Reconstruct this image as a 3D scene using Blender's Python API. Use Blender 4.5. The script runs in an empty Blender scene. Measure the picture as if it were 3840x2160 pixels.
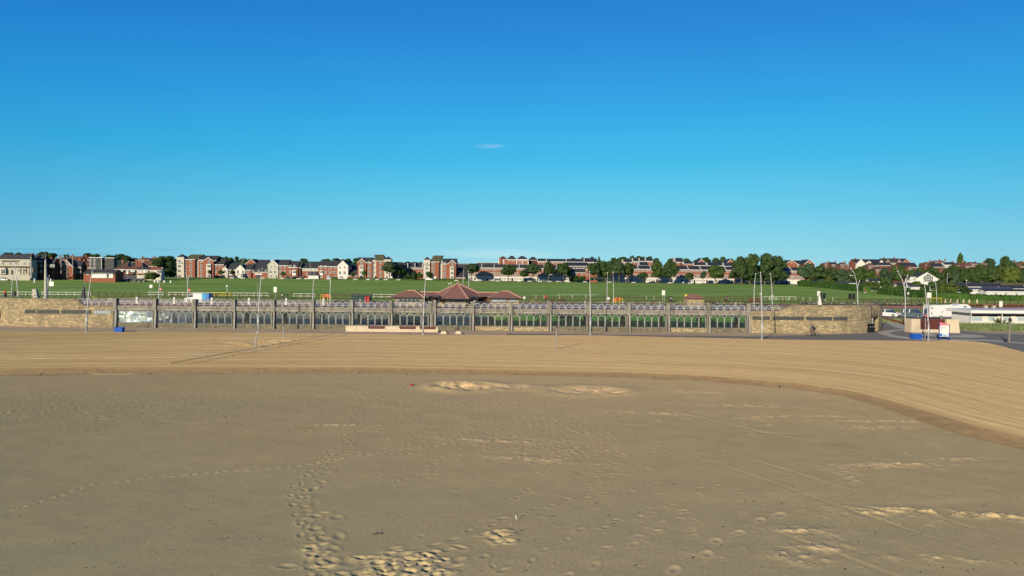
import bpy, math, random
import numpy as np
from mathutils import Vector, Matrix
R = math.radians
rnd = random.Random(7)
S = bpy.context.scene
COL = S.collection
# ------------------------------------------------------------------ camera
PITCH, ROLL, CAMH, FPX = math.atan(65/2560), math.atan(0.0083), 9.0, 2560.0
_f = Vector((0, math.cos(PITCH), -math.sin(PITCH)))
_r0 = Vector((1, 0, 0)); _u0 = Vector((0, math.sin(PITCH), math.cos(PITCH)))
_r = _r0*math.cos(ROLL) + _u0*math.sin(ROLL)
_u = -_r0*math.sin(ROLL) + _u0*math.cos(ROLL)
cam = bpy.data.objects.new('camera', bpy.data.cameras.new('camera'))
COL.objects.link(cam)
cam.matrix_world = Matrix(((_r.x, _u.x, -_f.x, 0), (_r.y, _u.y, -_f.y, 0), (_r.z, _u.z, -_f.z, CAMH), (0, 0, 0, 1)))
cam.data.sensor_width = 36; cam.data.lens = 24; cam.data.clip_start = 0.5; cam.data.clip_end = 20000
S.camera = cam
S.view_settings.view_transform = 'Standard'; S.view_settings.look = 'None'
S.view_settings.exposure = 0.65; S.view_settings.gamma = 1.0
S.view_settings.use_curve_mapping = False
# ------------------------------------------------------------------ sun
SUN_EL = R(17); SUN_TO = Vector((0.49, 0.872, 0)).normalized()      # direction the light travels over the ground
d = Vector((SUN_TO.x*math.cos(SUN_EL), SUN_TO.y*math.cos(SUN_EL), -math.sin(SUN_EL)))
sun = bpy.data.objects.new('sun', bpy.data.lights.new('sun', 'SUN')); COL.objects.link(sun)
sun.rotation_euler = d.to_track_quat('-Z', 'Y').to_euler()
sun.data.energy = 5.0; sun.data.angle = R(0.5); sun.data.color = (1.0, 0.85, 0.62)
# ------------------------------------------------------------------ world
w = bpy.data.worlds.new('World'); S.world = w; w.use_nodes = True
nt = w.node_tree; nt.nodes.clear(); N = nt.nodes.new; L = nt.links.new
out = N('ShaderNodeOutputWorld'); bg = N('ShaderNodeBackground')
sky = N('ShaderNodeTexSky'); sky.sky_type = 'NISHITA'; sky.sun_disc = False
sky.sun_elevation = SUN_EL; sky.sun_rotation = math.atan2(-SUN_TO.x, -SUN_TO.y)
sky.air_density = 1.0; sky.dust_density = 0.4; sky.ozone_density = 3.0
def mathn(op, a, b=None, c=None, nt=nt):
    m = nt.nodes.new('ShaderNodeMath'); m.operation = op
    for i, v in enumerate((a, b, c)):
        if v is None: continue
        if isinstance(v, (int, float)): m.inputs[i].default_value = v
        else: nt.links.new(v, m.inputs[i])
    return m.outputs[0]
geo = N('ShaderNodeTexCoord'); sep = N('ShaderNodeSeparateXYZ'); L(geo.outputs['Generated'], sep.inputs[0])
el = mathn('ARCSINE', sep.outputs[2])
ramp = N('ShaderNodeValToRGB'); L(mathn('MULTIPLY', el, 1/ R(60)), ramp.inputs[0])
cr = ramp.color_ramp
SKY = [(0.0, (.33, .70, .82)), (0.03, (.26, .66, .81)), (0.085, (.13, .585, .815)), (0.15, (.045, .49, .815)), (0.22, (.026, .375, .79)), (0.30, (.018, .265, .71)), (0.40, (.011, .168, .60)), (1.0, (.006, .07, .32))]
while len(cr.elements) < len(SKY): cr.elements.new(0.5)
for e, (p, c) in zip(cr.elements, SKY): e.position = p; e.color = (*[q/1.57 for q in c], 1)
# the sky is a touch deeper to the left of the view
az = mathn('MAXIMUM', mathn('MULTIPLY_ADD', mathn('POWER', mathn('SUBTRACT', sep.outputs[0], 0.12), 2), -0.52, 1.04), .55)
mulc = N('ShaderNodeVectorMath'); mulc.operation = 'MULTIPLY'
cmb = N('ShaderNodeCombineXYZ'); L(mathn('POWER', az, 2.2), cmb.inputs[0]); L(az, cmb.inputs[1]); L(mathn('POWER', az, .5), cmb.inputs[2])
L(ramp.outputs[0], mulc.inputs[0]); L(cmb.outputs[0], mulc.inputs[1])
mix = N('ShaderNodeMix'); mix.data_type = 'RGBA'; mix.inputs[0].default_value = 0.06
sc_ = N('ShaderNodeVectorMath'); sc_.operation = 'SCALE'; sc_.inputs[3].default_value = 1.0
L(sky.outputs[0], sc_.inputs[0])
L(mulc.outputs[0], mix.inputs[6]); 
skb = N('ShaderNodeVectorMath'); skb.operation = 'SCALE'; skb.inputs[3].default_value = 0.06; L(sky.outputs[0], skb.inputs[0])
L(skb.outputs[0], mix.inputs[7])
# thin cirrus: one wisp high in the middle, faint banks low on the horizon (by direction in the sky)
azm = mathn('DIVIDE', sep.outputs[0], mathn('MAXIMUM', sep.outputs[1], 0.05)); elt = mathn('DIVIDE', sep.outputs[2], mathn('MAXIMUM', sep.outputs[1], 0.05))
cv = N('ShaderNodeCombineXYZ'); L(mathn('MULTIPLY', azm, 22), cv.inputs[0]); L(mathn('MULTIPLY', elt, 260), cv.inputs[1])
nz = N('ShaderNodeTexNoise'); nz.inputs['Scale'].default_value = 1.0; nz.inputs['Detail'].default_value = 5; L(cv.outputs[0], nz.inputs['Vector'])
def blob(a0, e0, wa, we):
    q = mathn('ADD', mathn('POWER', mathn('DIVIDE', mathn('SUBTRACT', azm, a0), wa), 2), mathn('POWER', mathn('DIVIDE', mathn('SUBTRACT', elt, e0), we), 2))
    return mathn('MAXIMUM', mathn('SUBTRACT', 1.0, q), 0.0)
wisp = mathn('MULTIPLY', blob(-.034, .1815, .026, .0035), mathn('MULTIPLY_ADD', nz.outputs[0], 1.6, -.45))
for a, e, wa, we, s in ((-.02, .0245, .10, .009, .7), (-.50, .027, .05, .002, -.55), (-.69, .026, .10, .003, -.55), (-.355, .022, .05, .0015, -.4), (.22, .031, .05, .0015, .3), (-.22, .02, .06, .005, -.35), (-.70, .019, .16, .004, -.7)):
    wisp = mathn('ADD', wisp, mathn('MULTIPLY', mathn('MULTIPLY', blob(a, e, wa, we), nz.outputs[0]), s))
ck = N('ShaderNodeVectorMath'); ck.operation = 'ADD'
cw = N('ShaderNodeCombineXYZ'); wp = mathn('MAXIMUM', wisp, 0.0); wn = mathn('MINIMUM', wisp, 0.0)
for i, (kp, kn) in enumerate(((.20, .07), (.10, .14), (.05, .10))): L(mathn('ADD', mathn('MULTIPLY', wp, kp), mathn('MULTIPLY', wn, kn)), cw.inputs[i])
L(cw.outputs[0], ck.inputs[0]); L(mix.outputs[2], ck.inputs[1])
mx = N('ShaderNodeVectorMath'); mx.operation = 'MAXIMUM'; L(ck.outputs[0], mx.inputs[0]); mx.inputs[1].default_value = (.005, .005, .005)
L(mx.outputs[0], bg.inputs[0]); bg.inputs[1].default_value = 1.0; L(bg.outputs[0], out.inputs[0])

# ------------------------------------------------------------------ geometry of the view
def ray(px, py):
    return _f + _r*((px-1920)/FPX) + _u*((1080-py)/FPX)
def W(px, py, Y):
    v = ray(px, py); t = Y/v.y
    return Vector((v.x*t, Y, CAMH + v.z*t))
def PXof(p):
    q = Vector(p)-Vector((0, 0, CAMH)); return 1920+FPX*q.dot(_r)/q.dot(_f)
def G(px, py, z=0.0):
    v = ray(px, py); t = (z-CAMH)/v.z
    return Vector((v.x*t, v.y*t, z))
_py = [100, 124, 140, 170, 200, 300, 400, 440, 600, 900, 1500, 4000]
_pz = [2.0, 2.0, 1.85, 1.6, 1.3, 1.6, 2.6, 3.0, 6.5, 15, 24, 30]
def Zg(X, Y):
    z = float(np.interp(Y, _py, _pz)) - 0.0035*X*min(1, max(0, (Y-250)/150))
    if X > 56:
        if Y < 160: z = z*max(0.0, (Y-147)/13.0)
    elif -64 < X:
        if Y < 114: z = 0.0
        elif Y < 124: z = z*(Y-114)/10.0
    return z
# ------------------------------------------------------------------ materials
MATS = {}
def nodes(name):
    m = bpy.data.materials.new(name); m.use_nodes = True; nt = m.node_tree
    b = nt.nodes['Principled BSDF']; MATS[name] = m
    return m, nt, b
def coord(nt, kind='Object', scale=(1, 1, 1), rot=(0, 0, 0)):
    t = nt.nodes.new('ShaderNodeTexCoord'); mp = nt.nodes.new('ShaderNodeMapping')
    mp.inputs['Scale'].default_value = scale; mp.inputs['Rotation'].default_value = rot
    nt.links.new(t.outputs[kind], mp.inputs['Vector']); return mp.outputs[0]
def geopos(nt, scale=(1, 1, 1), rot=(0, 0, 0)):
    t = nt.nodes.new('ShaderNodeNewGeometry'); mp = nt.nodes.new('ShaderNodeMapping')
    mp.inputs['Scale'].default_value = scale; mp.inputs['Rotation'].default_value = rot
    nt.links.new(t.outputs['Position'], mp.inputs['Vector']); return mp.outputs[0]
def noise(nt, vec, scale, detail=4, rough=.6):
    n = nt.nodes.new('ShaderNodeTexNoise'); n.inputs['Scale'].default_value = scale; n.inputs['Detail'].default_value = detail
    n.inputs['Roughness'].default_value = rough
    nt.links.new(vec, n.inputs['Vector']); return n.outputs[0]
def cramp(nt, fac, stops):
    r = nt.nodes.new('ShaderNodeValToRGB'); cr = r.color_ramp
    while len(cr.elements) < len(stops): cr.elements.new(.5)
    for e, (p, c) in zip(cr.elements, stops): e.position = p; e.color = (*c, 1)
    nt.links.new(fac, r.inputs[0]); return r.outputs[0]
def mixc(nt, fac, a, b, mode='MIX'):
    m = nt.nodes.new('ShaderNodeMix'); m.data_type = 'RGBA'; m.blend_type = mode
    for i, v in ((0, fac), (6, a), (7, b)):
        if isinstance(v, (int, float)): m.inputs[i].default_value = v
        elif isinstance(v, tuple): m.inputs[i].default_value = (*v, 1)
        else: nt.links.new(v, m.inputs[i])
    return m.outputs[2]
def bump(nt, b, h, strength=.5, dist=.05):
    n = nt.nodes.new('ShaderNodeBump'); n.inputs['Strength'].default_value = strength; n.inputs['Distance'].default_value = dist
    nt.links.new(h, n.inputs['Height']); nt.links.new(n.outputs[0], b.inputs['Normal'])
def plain(name, c, rough=.6, metal=0, var=.18, scale=3.0, spec=.3):
    """painted or moulded surface: base colour with a little mottling"""
    m, nt, b = nodes(name); c = tuple(v*.66 for v in c)
    n = noise(nt, coord(nt), scale, 5)
    lo = tuple(v*(1-var) for v in c); hi = tuple(min(1, v*(1+var)) for v in c)
    nt.links.new(cramp(nt, n, [(.3, lo), (.7, hi)]), b.inputs['Base Color'])
    b.inputs['Roughness'].default_value = rough; b.inputs['Metallic'].default_value = metal
    b.inputs['Specular IOR Level'].default_value = spec
    return m
def brickmat(name, c1, c2, mortar, bw=.6, bh=.3, var=.5, uv=False, stain=None, msize=.02, scale=1.0, bmp=.4):
    c1, c2, mortar = [tuple(v*.70 for v in q) for q in (c1, c2, mortar)]; stain = stain and tuple(v*.75 for v in stain)
    m, nt, b = nodes(name)
    t = nt.nodes.new('ShaderNodeTexCoord')
    if uv: vec = t.outputs['UV']
    else:
        s = nt.nodes.new('ShaderNodeSeparateXYZ'); nt.links.new(t.outputs['Object'], s.inputs[0])
        cmb = nt.nodes.new('ShaderNodeCombineXYZ')
        nt.links.new(mathn('ADD', s.outputs[0], s.outputs[1], nt=nt), cmb.inputs[0]); nt.links.new(s.outputs[2], cmb.inputs[1]); vec = cmb.outputs[0]
    if uv:   # irregular courses
        nn = nt.nodes.new('ShaderNodeTexNoise'); nn.inputs['Scale'].default_value = .7; nt.links.new(vec, nn.inputs['Vector'])
        vm = nt.nodes.new('ShaderNodeVectorMath'); vm.operation = 'MULTIPLY_ADD'; nt.links.new(nn.outputs['Color'], vm.inputs[0]); vm.inputs[1].default_value = (.5, .12, 0); nt.links.new(vec, vm.inputs[2]); vec = vm.outputs[0]
    br = nt.nodes.new('ShaderNodeTexBrick'); nt.links.new(vec, br.inputs['Vector'])
    br.inputs['Scale'].default_value = scale; br.inputs['Brick Width'].default_value = bw; br.inputs['Row Height'].default_value = bh
    br.inputs['Mortar Size'].default_value = msize; br.inputs['Color1'].default_value = (*c1, 1); br.inputs['Color2'].default_value = (*c2, 1); br.inputs['Mortar'].default_value = (*mortar, 1)
    br.offset = .43; br.squash = 1.0; br.inputs['Bias'].default_value = 0.0
    col = br.outputs[0]
    n = noise(nt, vec, 2.3, 6)
    col = mixc(nt, var, col, cramp(nt, n, [(.3, (.35, .33, .3)), (.5, (.9, .9, .88)), (.72, (1.5, 1.45, 1.35))]), 'MULTIPLY')
    if stain:
        n2 = noise(nt, vec, .35, 6, .7)
        sx = nt.nodes.new('ShaderNodeSeparateXYZ'); nt.links.new(vec, sx.inputs[0])
        col = mixc(nt, cramp(nt, n2, [(.45, (0, 0, 0)), (.62, (.75, .75, .75))]), col, stain)
    nt.links.new(col, b.inputs['Base Color']); b.inputs['Roughness'].default_value = .9; b.inputs['Specular IOR Level'].default_value = .15
    bump(nt, b, mathn('ADD', mathn('MULTIPLY', n, .6, nt=nt), mathn('MULTIPLY', br.outputs[1], -1.0, nt=nt), nt=nt), bmp, .04)
    return m
plain('white', (.76, .76, .73), .5, var=.08)
plain('white_rail', (.62, .62, .60), .4, var=.1)
plain('cream', (.56, .53, .44), .8, var=.12, scale=1.2)
plain('render_white', (.70, .69, .64), .8, var=.1, scale=.8)
plain('pale_green', (.47, .49, .41), .8, var=.1, scale=.8)
plain('pink_render', (.40, .27, .26), .8, var=.1)
plain('black', (.012, .012, .014), .45, var=.3)
plain('dark_metal', (.03, .032, .04), .5, var=.3)
plain('steel', (.54, .56, .58), .45, .35, var=.12, scale=2)
plain('galv', (.34, .36, .37), .5, .3, var=.25, scale=2)
plain('old_wood', (.20, .19, .15), .9, var=.35, scale=4)
plain('brown_wood', (.085, .045, .03), .8, var=.4, scale=2)
plain('maroon_slats', (.12, .035, .03), .7, var=.3, scale=5)
plain('blue_tub', (.012, .10, .50), .45, var=.2)
plain('red', (.55, .02, .03), .5, var=.1)
plain('pink', (.62, .06, .12), .5, var=.1)
plain('orange', (.60, .13, .035), .6, var=.25, scale=2)
plain('yellow', (.62, .50, .04), .5, var=.15)
plain('pale_yellow', (.50, .50, .22), .5, var=.15)
plain('hivis', (.55, .80, .08), .6, var=.1)
plain('cyan', (.02, .33, .62), .5, var=.1)
plain('royal', (.02, .05, .26), .5, var=.2)
plain('car_blue', (.012, .16, .50), .3, var=.08, spec=.5)
plain('car_white', (.74, .75, .76), .3, var=.05, spec=.5)
plain('car_silver', (.52, .55, .56), .3, .3, var=.08)
plain('car_slate', (.13, .18, .22), .3, .2, var=.12)
plain('car_black', (.015, .016, .02), .25, var=.2, spec=.5)
plain('tyre', (.018, .018, .018), .9, var=.3)
plain('skin', (.42, .25, .18), .6, var=.1)
plain('cloth_dark', (.022, .028, .038), .9, var=.4, scale=8)
plain('cloth_grey', (.075, .09, .10), .9, var=.3, scale=8)
plain('cloth_navy', (.012, .016, .035), .9, var=.3, scale=8)
plain('hair', (.03, .022, .018), .8, var=.3)
plain('fur', (.55, .50, .42), .9, var=.2)
plain('window_bronze', (.13, .115, .09), .6, var=.15)
plain('precast', (.60, .51, .37), .85, var=.10, scale=1.6)
plain('precast_grey', (.46, .44, .38), .85, var=.12, scale=1.5)
plain('slate', (.045, .047, .052), .75, var=.35, scale=1.5)
plain('slate_blue', (.028, .032, .045), .7, var=.3, scale=1.5)
plain('mossy_roof', (.095, .095, .045), .9, var=.45, scale=.5)
plain('brown_roof', (.13, .065, .045), .9, var=.35, scale=1)
plain('terracotta_far', (.17, .08, .062), .9, var=.3, scale=1)  # roof colour dulled to paint in distance haze
plain('terracotta', (.23, .085, .055), .9, var=.3, scale=1)
plain('grey_clad', (.066, .068, .075), .8, var=.14, scale=.8)
plain('bark', (.16, .13, .09), .95, var=.4, scale=3)
plain('soil', (.045, .03, .022), 1, var=.4, scale=2)
plain('brick_plain', (.27, .085, .045), .9, var=.2, scale=1.2)
plain('caravan', (.66, .67, .66), .5, var=.06)
plain('caravan_roof', (.075, .09, .12), .6, var=.2)
plain('sage', (.36, .40, .37), .6, var=.1)
brickmat('brick', (.34, .112, .063), (.25, .085, .052), (.26, .16, .12), .44, .16, .5, msize=.012)
brickmat('brick_far', (.20, .095, .07), (.15, .075, .058), (.2, .13, .11), .44, .16, .5, msize=.012)  # brick with distance haze muted into its colour, for far houses
brickmat('brick_dark', (.12, .045, .035), (.08, .035, .03), (.1, .07, .06), .44, .16, .5, msize=.012)  # darker copy of brick: shade painted in for walls turned from the sun
brickmat('stone', (.56, .44, .25), (.26, .215, .135), (.29, .25, .19), .55, .17, .6, uv=True, stain=(.17, .155, .10), msize=.014, bmp=.6)
brickmat('stone_plain', (.50, .39, .22), (.27, .24, .16), (.20, .18, .14), .5, .22, .6, msize=.012)
brickmat('rubble', (.27, .24, .16), (.15, .145, .11), (.13, .125, .10), .4, .2, .8, stain=(.12, .12, .09), msize=.02)
def concretemat(name, c, streak=.6):
    m, nt, b = nodes(name)
    v = geopos(nt); n = noise(nt, v, 1.3, 8, .7); v2 = geopos(nt, (2.2, 2.2, .22)); s = noise(nt, v2, 1.0, 5, .65)
    col = cramp(nt, n, [(.25, tuple(x*.62 for x in c)), (.55, c), (.8, tuple(x*1.3 for x in c))])
    col = mixc(nt, streak, col, cramp(nt, s, [(.36, (.38, .37, .34)), (.55, (1, 1, 1)), (.75, (1.15, 1.13, 1.08))]), 'MULTIPLY')
    nt.links.new(col, b.inputs['Base Color']); b.inputs['Roughness'].default_value = .92; b.inputs['Specular IOR Level'].default_value = .15
    bump(nt, b, n, .3, .02); return m
concretemat('concrete', (.185, .18, .16)); concretemat('concrete_light', (.25, .245, .22), .5); concretemat('stone_cap', (.19, .17, .12), .5); concretemat('dark_lintel', (.05, .045, .042), .4)
def pantile():
    m, nt, b = nodes('pantile')
    v = coord(nt, 'UV'); wv = nt.nodes.new('ShaderNodeTexWave'); wv.wave_type = 'BANDS'; wv.bands_direction = 'X'; wv.inputs['Scale'].default_value = .52
    wv.inputs['Distortion'].default_value = .15; nt.links.new(v, wv.inputs['Vector'])
    n = noise(nt, v, 1.3, 5)
    col = cramp(nt, n, [(.3, (.15, .068, .05)), (.7, (.25, .12, .085))])
    col = mixc(nt, 1.0, col, cramp(nt, wv.outputs[0], [(.0, (.42, .36, .36)), (.45, (1, 1, 1)), (1, (1.1, 1.1, 1.1))]), 'MULTIPLY')
    nt.links.new(col, b.inputs['Base Color']); b.inputs['Roughness'].default_value = .85
    bump(nt, b, wv.outputs[0], .5, .06)
pantile()
def glassmat(name, tint, refl, wav=0.0, rough=0.03, wscale=1.5):
    m = bpy.data.materials.new(name); m.use_nodes = True; nt = m.node_tree; nt.nodes.clear(); MATS[name] = m
    o = nt.nodes.new('ShaderNodeOutputMaterial'); mx = nt.nodes.new('ShaderNodeMixShader'); tr = nt.nodes.new('ShaderNodeBsdfTransparent'); gl = nt.nodes.new('ShaderNodeBsdfGlossy')
    tr.inputs[0].default_value = (*tint, 1); gl.inputs['Roughness'].default_value = rough; gl.inputs[0].default_value = (.9, .95, 1, 1)
    v = geopos(nt, (1, 1, 2.2)); n = noise(nt, v, wscale, 3)
    mx.inputs[0].default_value = refl
    if wav:
        bp = nt.nodes.new('ShaderNodeBump'); bp.inputs['Strength'].default_value = wav; bp.inputs['Distance'].default_value = .1; nt.links.new(n, bp.inputs['Height']); nt.links.new(bp.outputs[0], gl.inputs['Normal'])
    nt.links.new(tr.outputs[0], mx.inputs[1]); nt.links.new(gl.outputs[0], mx.inputs[2]); nt.links.new(mx.outputs[0], o.inputs[0]); return m
glassmat('arcade_glass', (.74, .84, .80), .08, .25)
glassmat('arcade_glass_milky', (.66, .74, .74), .13, .5, .06)
glassmat('arcade_glass_mirror', (.5, .55, .55), .42, 1.0, .03, 1.2)
glassmat('canopy_glass', (.62, .72, .78), .24, .2)
m, nt2, b = nodes('pane'); b.inputs['Base Color'].default_value = (.035, .045, .055, 1); b.inputs['Roughness'].default_value = .08; b.inputs['Specular IOR Level'].default_value = .8
m, nt2, b = nodes('pane_light'); b.inputs['Base Color'].default_value = (.25, .32, .36, 1); b.inputs['Roughness'].default_value = .15
def leafmat(name, dark, mid, light):
    m, nt, b = nodes(name)
    v = geopos(nt); n = noise(nt, v, .55, 6, .75)
    oi = nt.nodes.new('ShaderNodeObjectInfo')
    col = cramp(nt, n, [(.32, dark), (.52, mid), (.70, light)])
    col = mixc(nt, .6, col, cramp(nt, oi.outputs['Random'], [(0, (.72, .8, .8)), (.5, (1, 1, 1)), (1, (1.35, 1.2, .9))]), 'MULTIPLY')
    nt.links.new(col, b.inputs['Base Color']); b.inputs['Roughness'].default_value = .85; b.inputs['Specular IOR Level'].default_value = .12
leafmat('leaf_dark', (.012, .025, .010), (.030, .055, .018), (.062, .098, .030))
leafmat('leaf_mid', (.016, .034, .011), (.034, .064, .018), (.064, .105, .027))
leafmat('leaf_olive', (.028, .045, .012), (.056, .082, .018), (.095, .125, .030))
leafmat('leaf_hedge', (.014, .034, .008), (.030, .068, .012), (.055, .11, .020))
leafmat('leaf_blue', (.015, .030, .018), (.033, .058, .030), (.062, .095, .048))
leafmat('marram', (.06, .085, .035), (.12, .16, .065), (.24, .26, .12))
# ------------------------------------------------------------------ mesh collector
class MB:
    def __init__(s): s.v = []; s.f = []; s.m = []; s.uv = {}; s.cur = 0
    def quad(s, pts):
        i = len(s.v); s.v += [tuple(p) for p in pts]; s.f.append(tuple(range(i, i+len(pts)))); s.m.append(s.cur); return s
    def box(s, x0, x1, y0, y1, z0, z1):
        i = len(s.v); s.v += [(x, y, z) for z in (z0, z1) for y in (y0, y1) for x in (x0, x1)]
        for f in ((0, 2, 3, 1), (4, 5, 7, 6), (0, 1, 5, 4), (2, 6, 7, 3), (0, 4, 6, 2), (1, 3, 7, 5)): s.f.append(tuple(i+k for k in f)); s.m.append(s.cur)
        return s
    def hexa(s, bot, top):
        i = len(s.v); s.v += [tuple(p) for p in bot] + [tuple(p) for p in top]
        for f in ((3, 2, 1, 0), (4, 5, 6, 7), (0, 1, 5, 4), (1, 2, 6, 5), (2, 3, 7, 6), (3, 0, 4, 7)): s.f.append(tuple(i+k for k in f)); s.m.append(s.cur)
        return s
    def prism(s, poly, axis, a, b):
        """poly: 2D points; axis 'x': poly=(y,z) extruded a..b along x; 'y': (x,z); 'z': (x,y)"""
        def p(q, t): return {'x': (t, q[0], q[1]), 'y': (q[0], t, q[1]), 'z': (q[0], q[1], t)}[axis]
        i = len(s.v); n = len(poly); s.v += [p(q, a) for q in poly] + [p(q, b) for q in poly]
        s.f.append(tuple(i+k for k in range(n))); s.f.append(tuple(i+n+k for k in reversed(range(n)))); s.m += [s.cur]*2
        for k in range(n): s.f.append((i+k, i+(k+1) % n, i+n+(k+1) % n, i+n+k)); s.m.append(s.cur)
        return s
    def tube(s, pts, rads, n=6, caps=True):
        pts = [Vector(p) for p in pts]
        if isinstance(rads, (int, float)): rads = [rads]*len(pts)
        base = len(s.v); ref = None
        for k, p in enumerate(pts):
            t = (pts[min(k+1, len(pts)-1)] - pts[max(k-1, 0)]).normalized()
            if ref is None: ref = t.orthogonal().normalized()
            ref = (ref - t*ref.dot(t)).normalized(); q = t.cross(ref)
            for j in range(n):
                a = 2*math.pi*j/n; s.v.append(tuple(p + (ref*math.cos(a) + q*math.sin(a))*rads[k]))
        for k in range(len(pts)-1):
            for j in range(n):
                a, b = base+k*n+j, base+k*n+(j+1) % n; s.f.append((a, b, b+n, a+n)); s.m.append(s.cur)
        if caps:
            s.f.append(tuple(base+j for j in reversed(range(n)))); s.f.append(tuple(base+(len(pts)-1)*n+j for j in range(n))); s.m += [s.cur]*2
        return s
    def lathe(s, prof, c=(0, 0, 0), n=14):
        b = len(s.v)
        for r, z in prof:
            for j in range(n): a = 2*math.pi*j/n; s.v.append((c[0]+r*math.cos(a), c[1]+r*math.sin(a), c[2]+z))
        for k in range(len(prof)-1):
            for j in range(n): p, q = b+k*n+j, b+k*n+(j+1) % n; s.f.append((p, q, q+n, p+n)); s.m.append(s.cur)
        s.f.append(tuple(b+j for j in reversed(range(n)))); s.f.append(tuple(b+(len(prof)-1)*n+j for j in range(n))); s.m += [s.cur]*2
        return s
    def ell(s, c, r, n=10, m=6):
        b = len(s.v)
        for k in range(1, m):
            t = math.pi*k/m
            for j in range(n): a = 2*math.pi*j/n; s.v.append((c[0]+r[0]*math.sin(t)*math.cos(a), c[1]+r[1]*math.sin(t)*math.sin(a), c[2]-r[2]*math.cos(t)))
        lo, hi = len(s.v), len(s.v)+1; s.v += [(c[0], c[1], c[2]-r[2]), (c[0], c[1], c[2]+r[2])]
        for k in range(m-2):
            for j in range(n): p, q = b+k*n+j, b+k*n+(j+1) % n; s.f.append((p, q, q+n, p+n)); s.m.append(s.cur)
        for j in range(n):
            s.f.append((lo, b+(j+1) % n, b+j)); s.f.append((hi, b+(m-2)*n+j, b+(m-2)*n+(j+1) % n)); s.m += [s.cur]*2
        return s
    def use(s, i): s.cur = i; return s
    def mesh(s, name, mats, smooth=False):
        me = bpy.data.meshes.new(name); me.from_pydata(s.v, [], s.f)
        for m in (mats if isinstance(mats, (list, tuple)) else [mats]): me.materials.append(MATS[m])
        if any(s.m): me.polygons.foreach_set('material_index', s.m)
        if smooth: me.polygons.foreach_set('use_smooth', [True]*len(s.f))
        me.update(); return me
    def build(s, name, mats, parent=None, smooth=False, loc=None, bevel=0):
        return link(name, s.mesh(name, mats, smooth), parent, loc, bevel)
def link(name, me, parent=None, loc=None, bevel=0):
    o = bpy.data.objects.new(name, me); COL.objects.link(o)
    if parent: o.parent = parent
    if loc is not None: o.location = loc
    if bevel:
        md = o.modifiers.new('bevel', 'BEVEL'); md.width = bevel; md.segments = 2; md.limit_method = 'ANGLE'
    return o
def tag(o, label, cat, group=None):
    o['label'] = label; o['category'] = cat
    if group: o['group'] = group
    return o
def thing(name, label, cat, loc=(0, 0, 0), rz=0, group=None):
    o = bpy.data.objects.new(name, None); COL.objects.link(o); o.location = loc; o.rotation_euler = (0, 0, rz)
    o.empty_display_size = .3
    return tag(o, label, cat, group)
def dup(root, loc, rz=0, label=None, group=None, scale=None):
    def cp(o, par):
        c = o.copy(); COL.objects.link(c)
        if par: c.parent = par
        for ch in o.children: cp(ch, c)
        return c
    r = cp(root, None); r.location = loc; r.rotation_euler = (0, 0, rz)
    if scale is not None: r.scale = scale
    if label: r['label'] = label
    if group: r['group'] = group
    return r
class Series:
    """first use moves the prototype itself, later uses copy it"""
    def __init__(s, root): s.root = root; s.used = False
    def place(s, loc, rz=0, label=None, scale=None, group=None):
        if not s.used:
            s.used = True; r = s.root; r.location = loc; r.rotation_euler = (0, 0, rz)
            if scale is not None: r.scale = scale
            if label: r['label'] = label
            if group: r['group'] = group
            return r
        return dup(s.root, loc, rz, label, group, scale if scale is not None else (1, 1, 1))
def struct(o, kind='structure'): o['kind'] = kind; return o
ORD = 'first second third fourth fifth sixth seventh eighth ninth tenth eleventh twelfth thirteenth fourteenth fifteenth sixteenth seventeenth eighteenth nineteenth twentieth'.split()
ORD += ['twenty-'+x for x in ORD[:9]] + ['thirtieth'] + ['thirty-'+x for x in ORD[:9]] + ['fortieth'] + ['forty-'+x for x in ORD[:9]]
def np_mesh(name, V, F, mats, smooth=True, uv=None, midx=None):
    me = bpy.data.meshes.new(name); V = np.asarray(V, dtype=np.float32); F = np.asarray(F, dtype=np.int32)
    me.vertices.add(len(V)); me.vertices.foreach_set('co', V.ravel())
    n = F.shape[1]; me.loops.add(F.size); me.loops.foreach_set('vertex_index', F.ravel())
    me.polygons.add(len(F)); me.polygons.foreach_set('loop_start', np.arange(0, F.size, n, dtype=np.int32))
    me.polygons.foreach_set('loop_total', np.full(len(F), n, dtype=np.int32))
    for m in (mats if isinstance(mats, (list, tuple)) else [mats]): me.materials.append(MATS[m])
    if midx is not None: me.polygons.foreach_set('material_index', midx.astype(np.int32))
    me.update(calc_edges=True)
    if smooth: me.polygons.foreach_set('use_smooth', np.ones(len(F), dtype=bool))
    if uv is not None:
        l = me.uv_layers.new(name='UVMap'); l.data.foreach_set('uv', np.asarray(uv, dtype=np.float32)[F.ravel()].ravel())
    me.validate(); return me
def grid_faces(nr, nc):
    i = np.arange((nr-1)*(nc-1)); r, c = i//(nc-1), i % (nc-1); a = r*nc+c
    return np.stack([a, a+1, a+nc+1, a+nc], 1)
# ------------------------------------------------------------------ noise for relief
_rs = np.random.RandomState(3)
_lat = _rs.rand(256, 256)
def vnoise(x, y):
    xi = np.floor(x).astype(int); yi = np.floor(y).astype(int); fx = x-xi; fy = y-yi
    fx = fx*fx*(3-2*fx); fy = fy*fy*(3-2*fy); g = lambda a, b: _lat[a & 255, b & 255]
    return (g(xi, yi)*(1-fx)+g(xi+1, yi)*fx)*(1-fy)+(g(xi, yi+1)*(1-fx)+g(xi+1, yi+1)*fx)*fy
def fbm(x, y, o=4):
    s = 0; a = .5
    for k in range(o): s = s+a*vnoise(x*2**k+17*k, y*2**k+31*k); a *= .5
    return s
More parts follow.
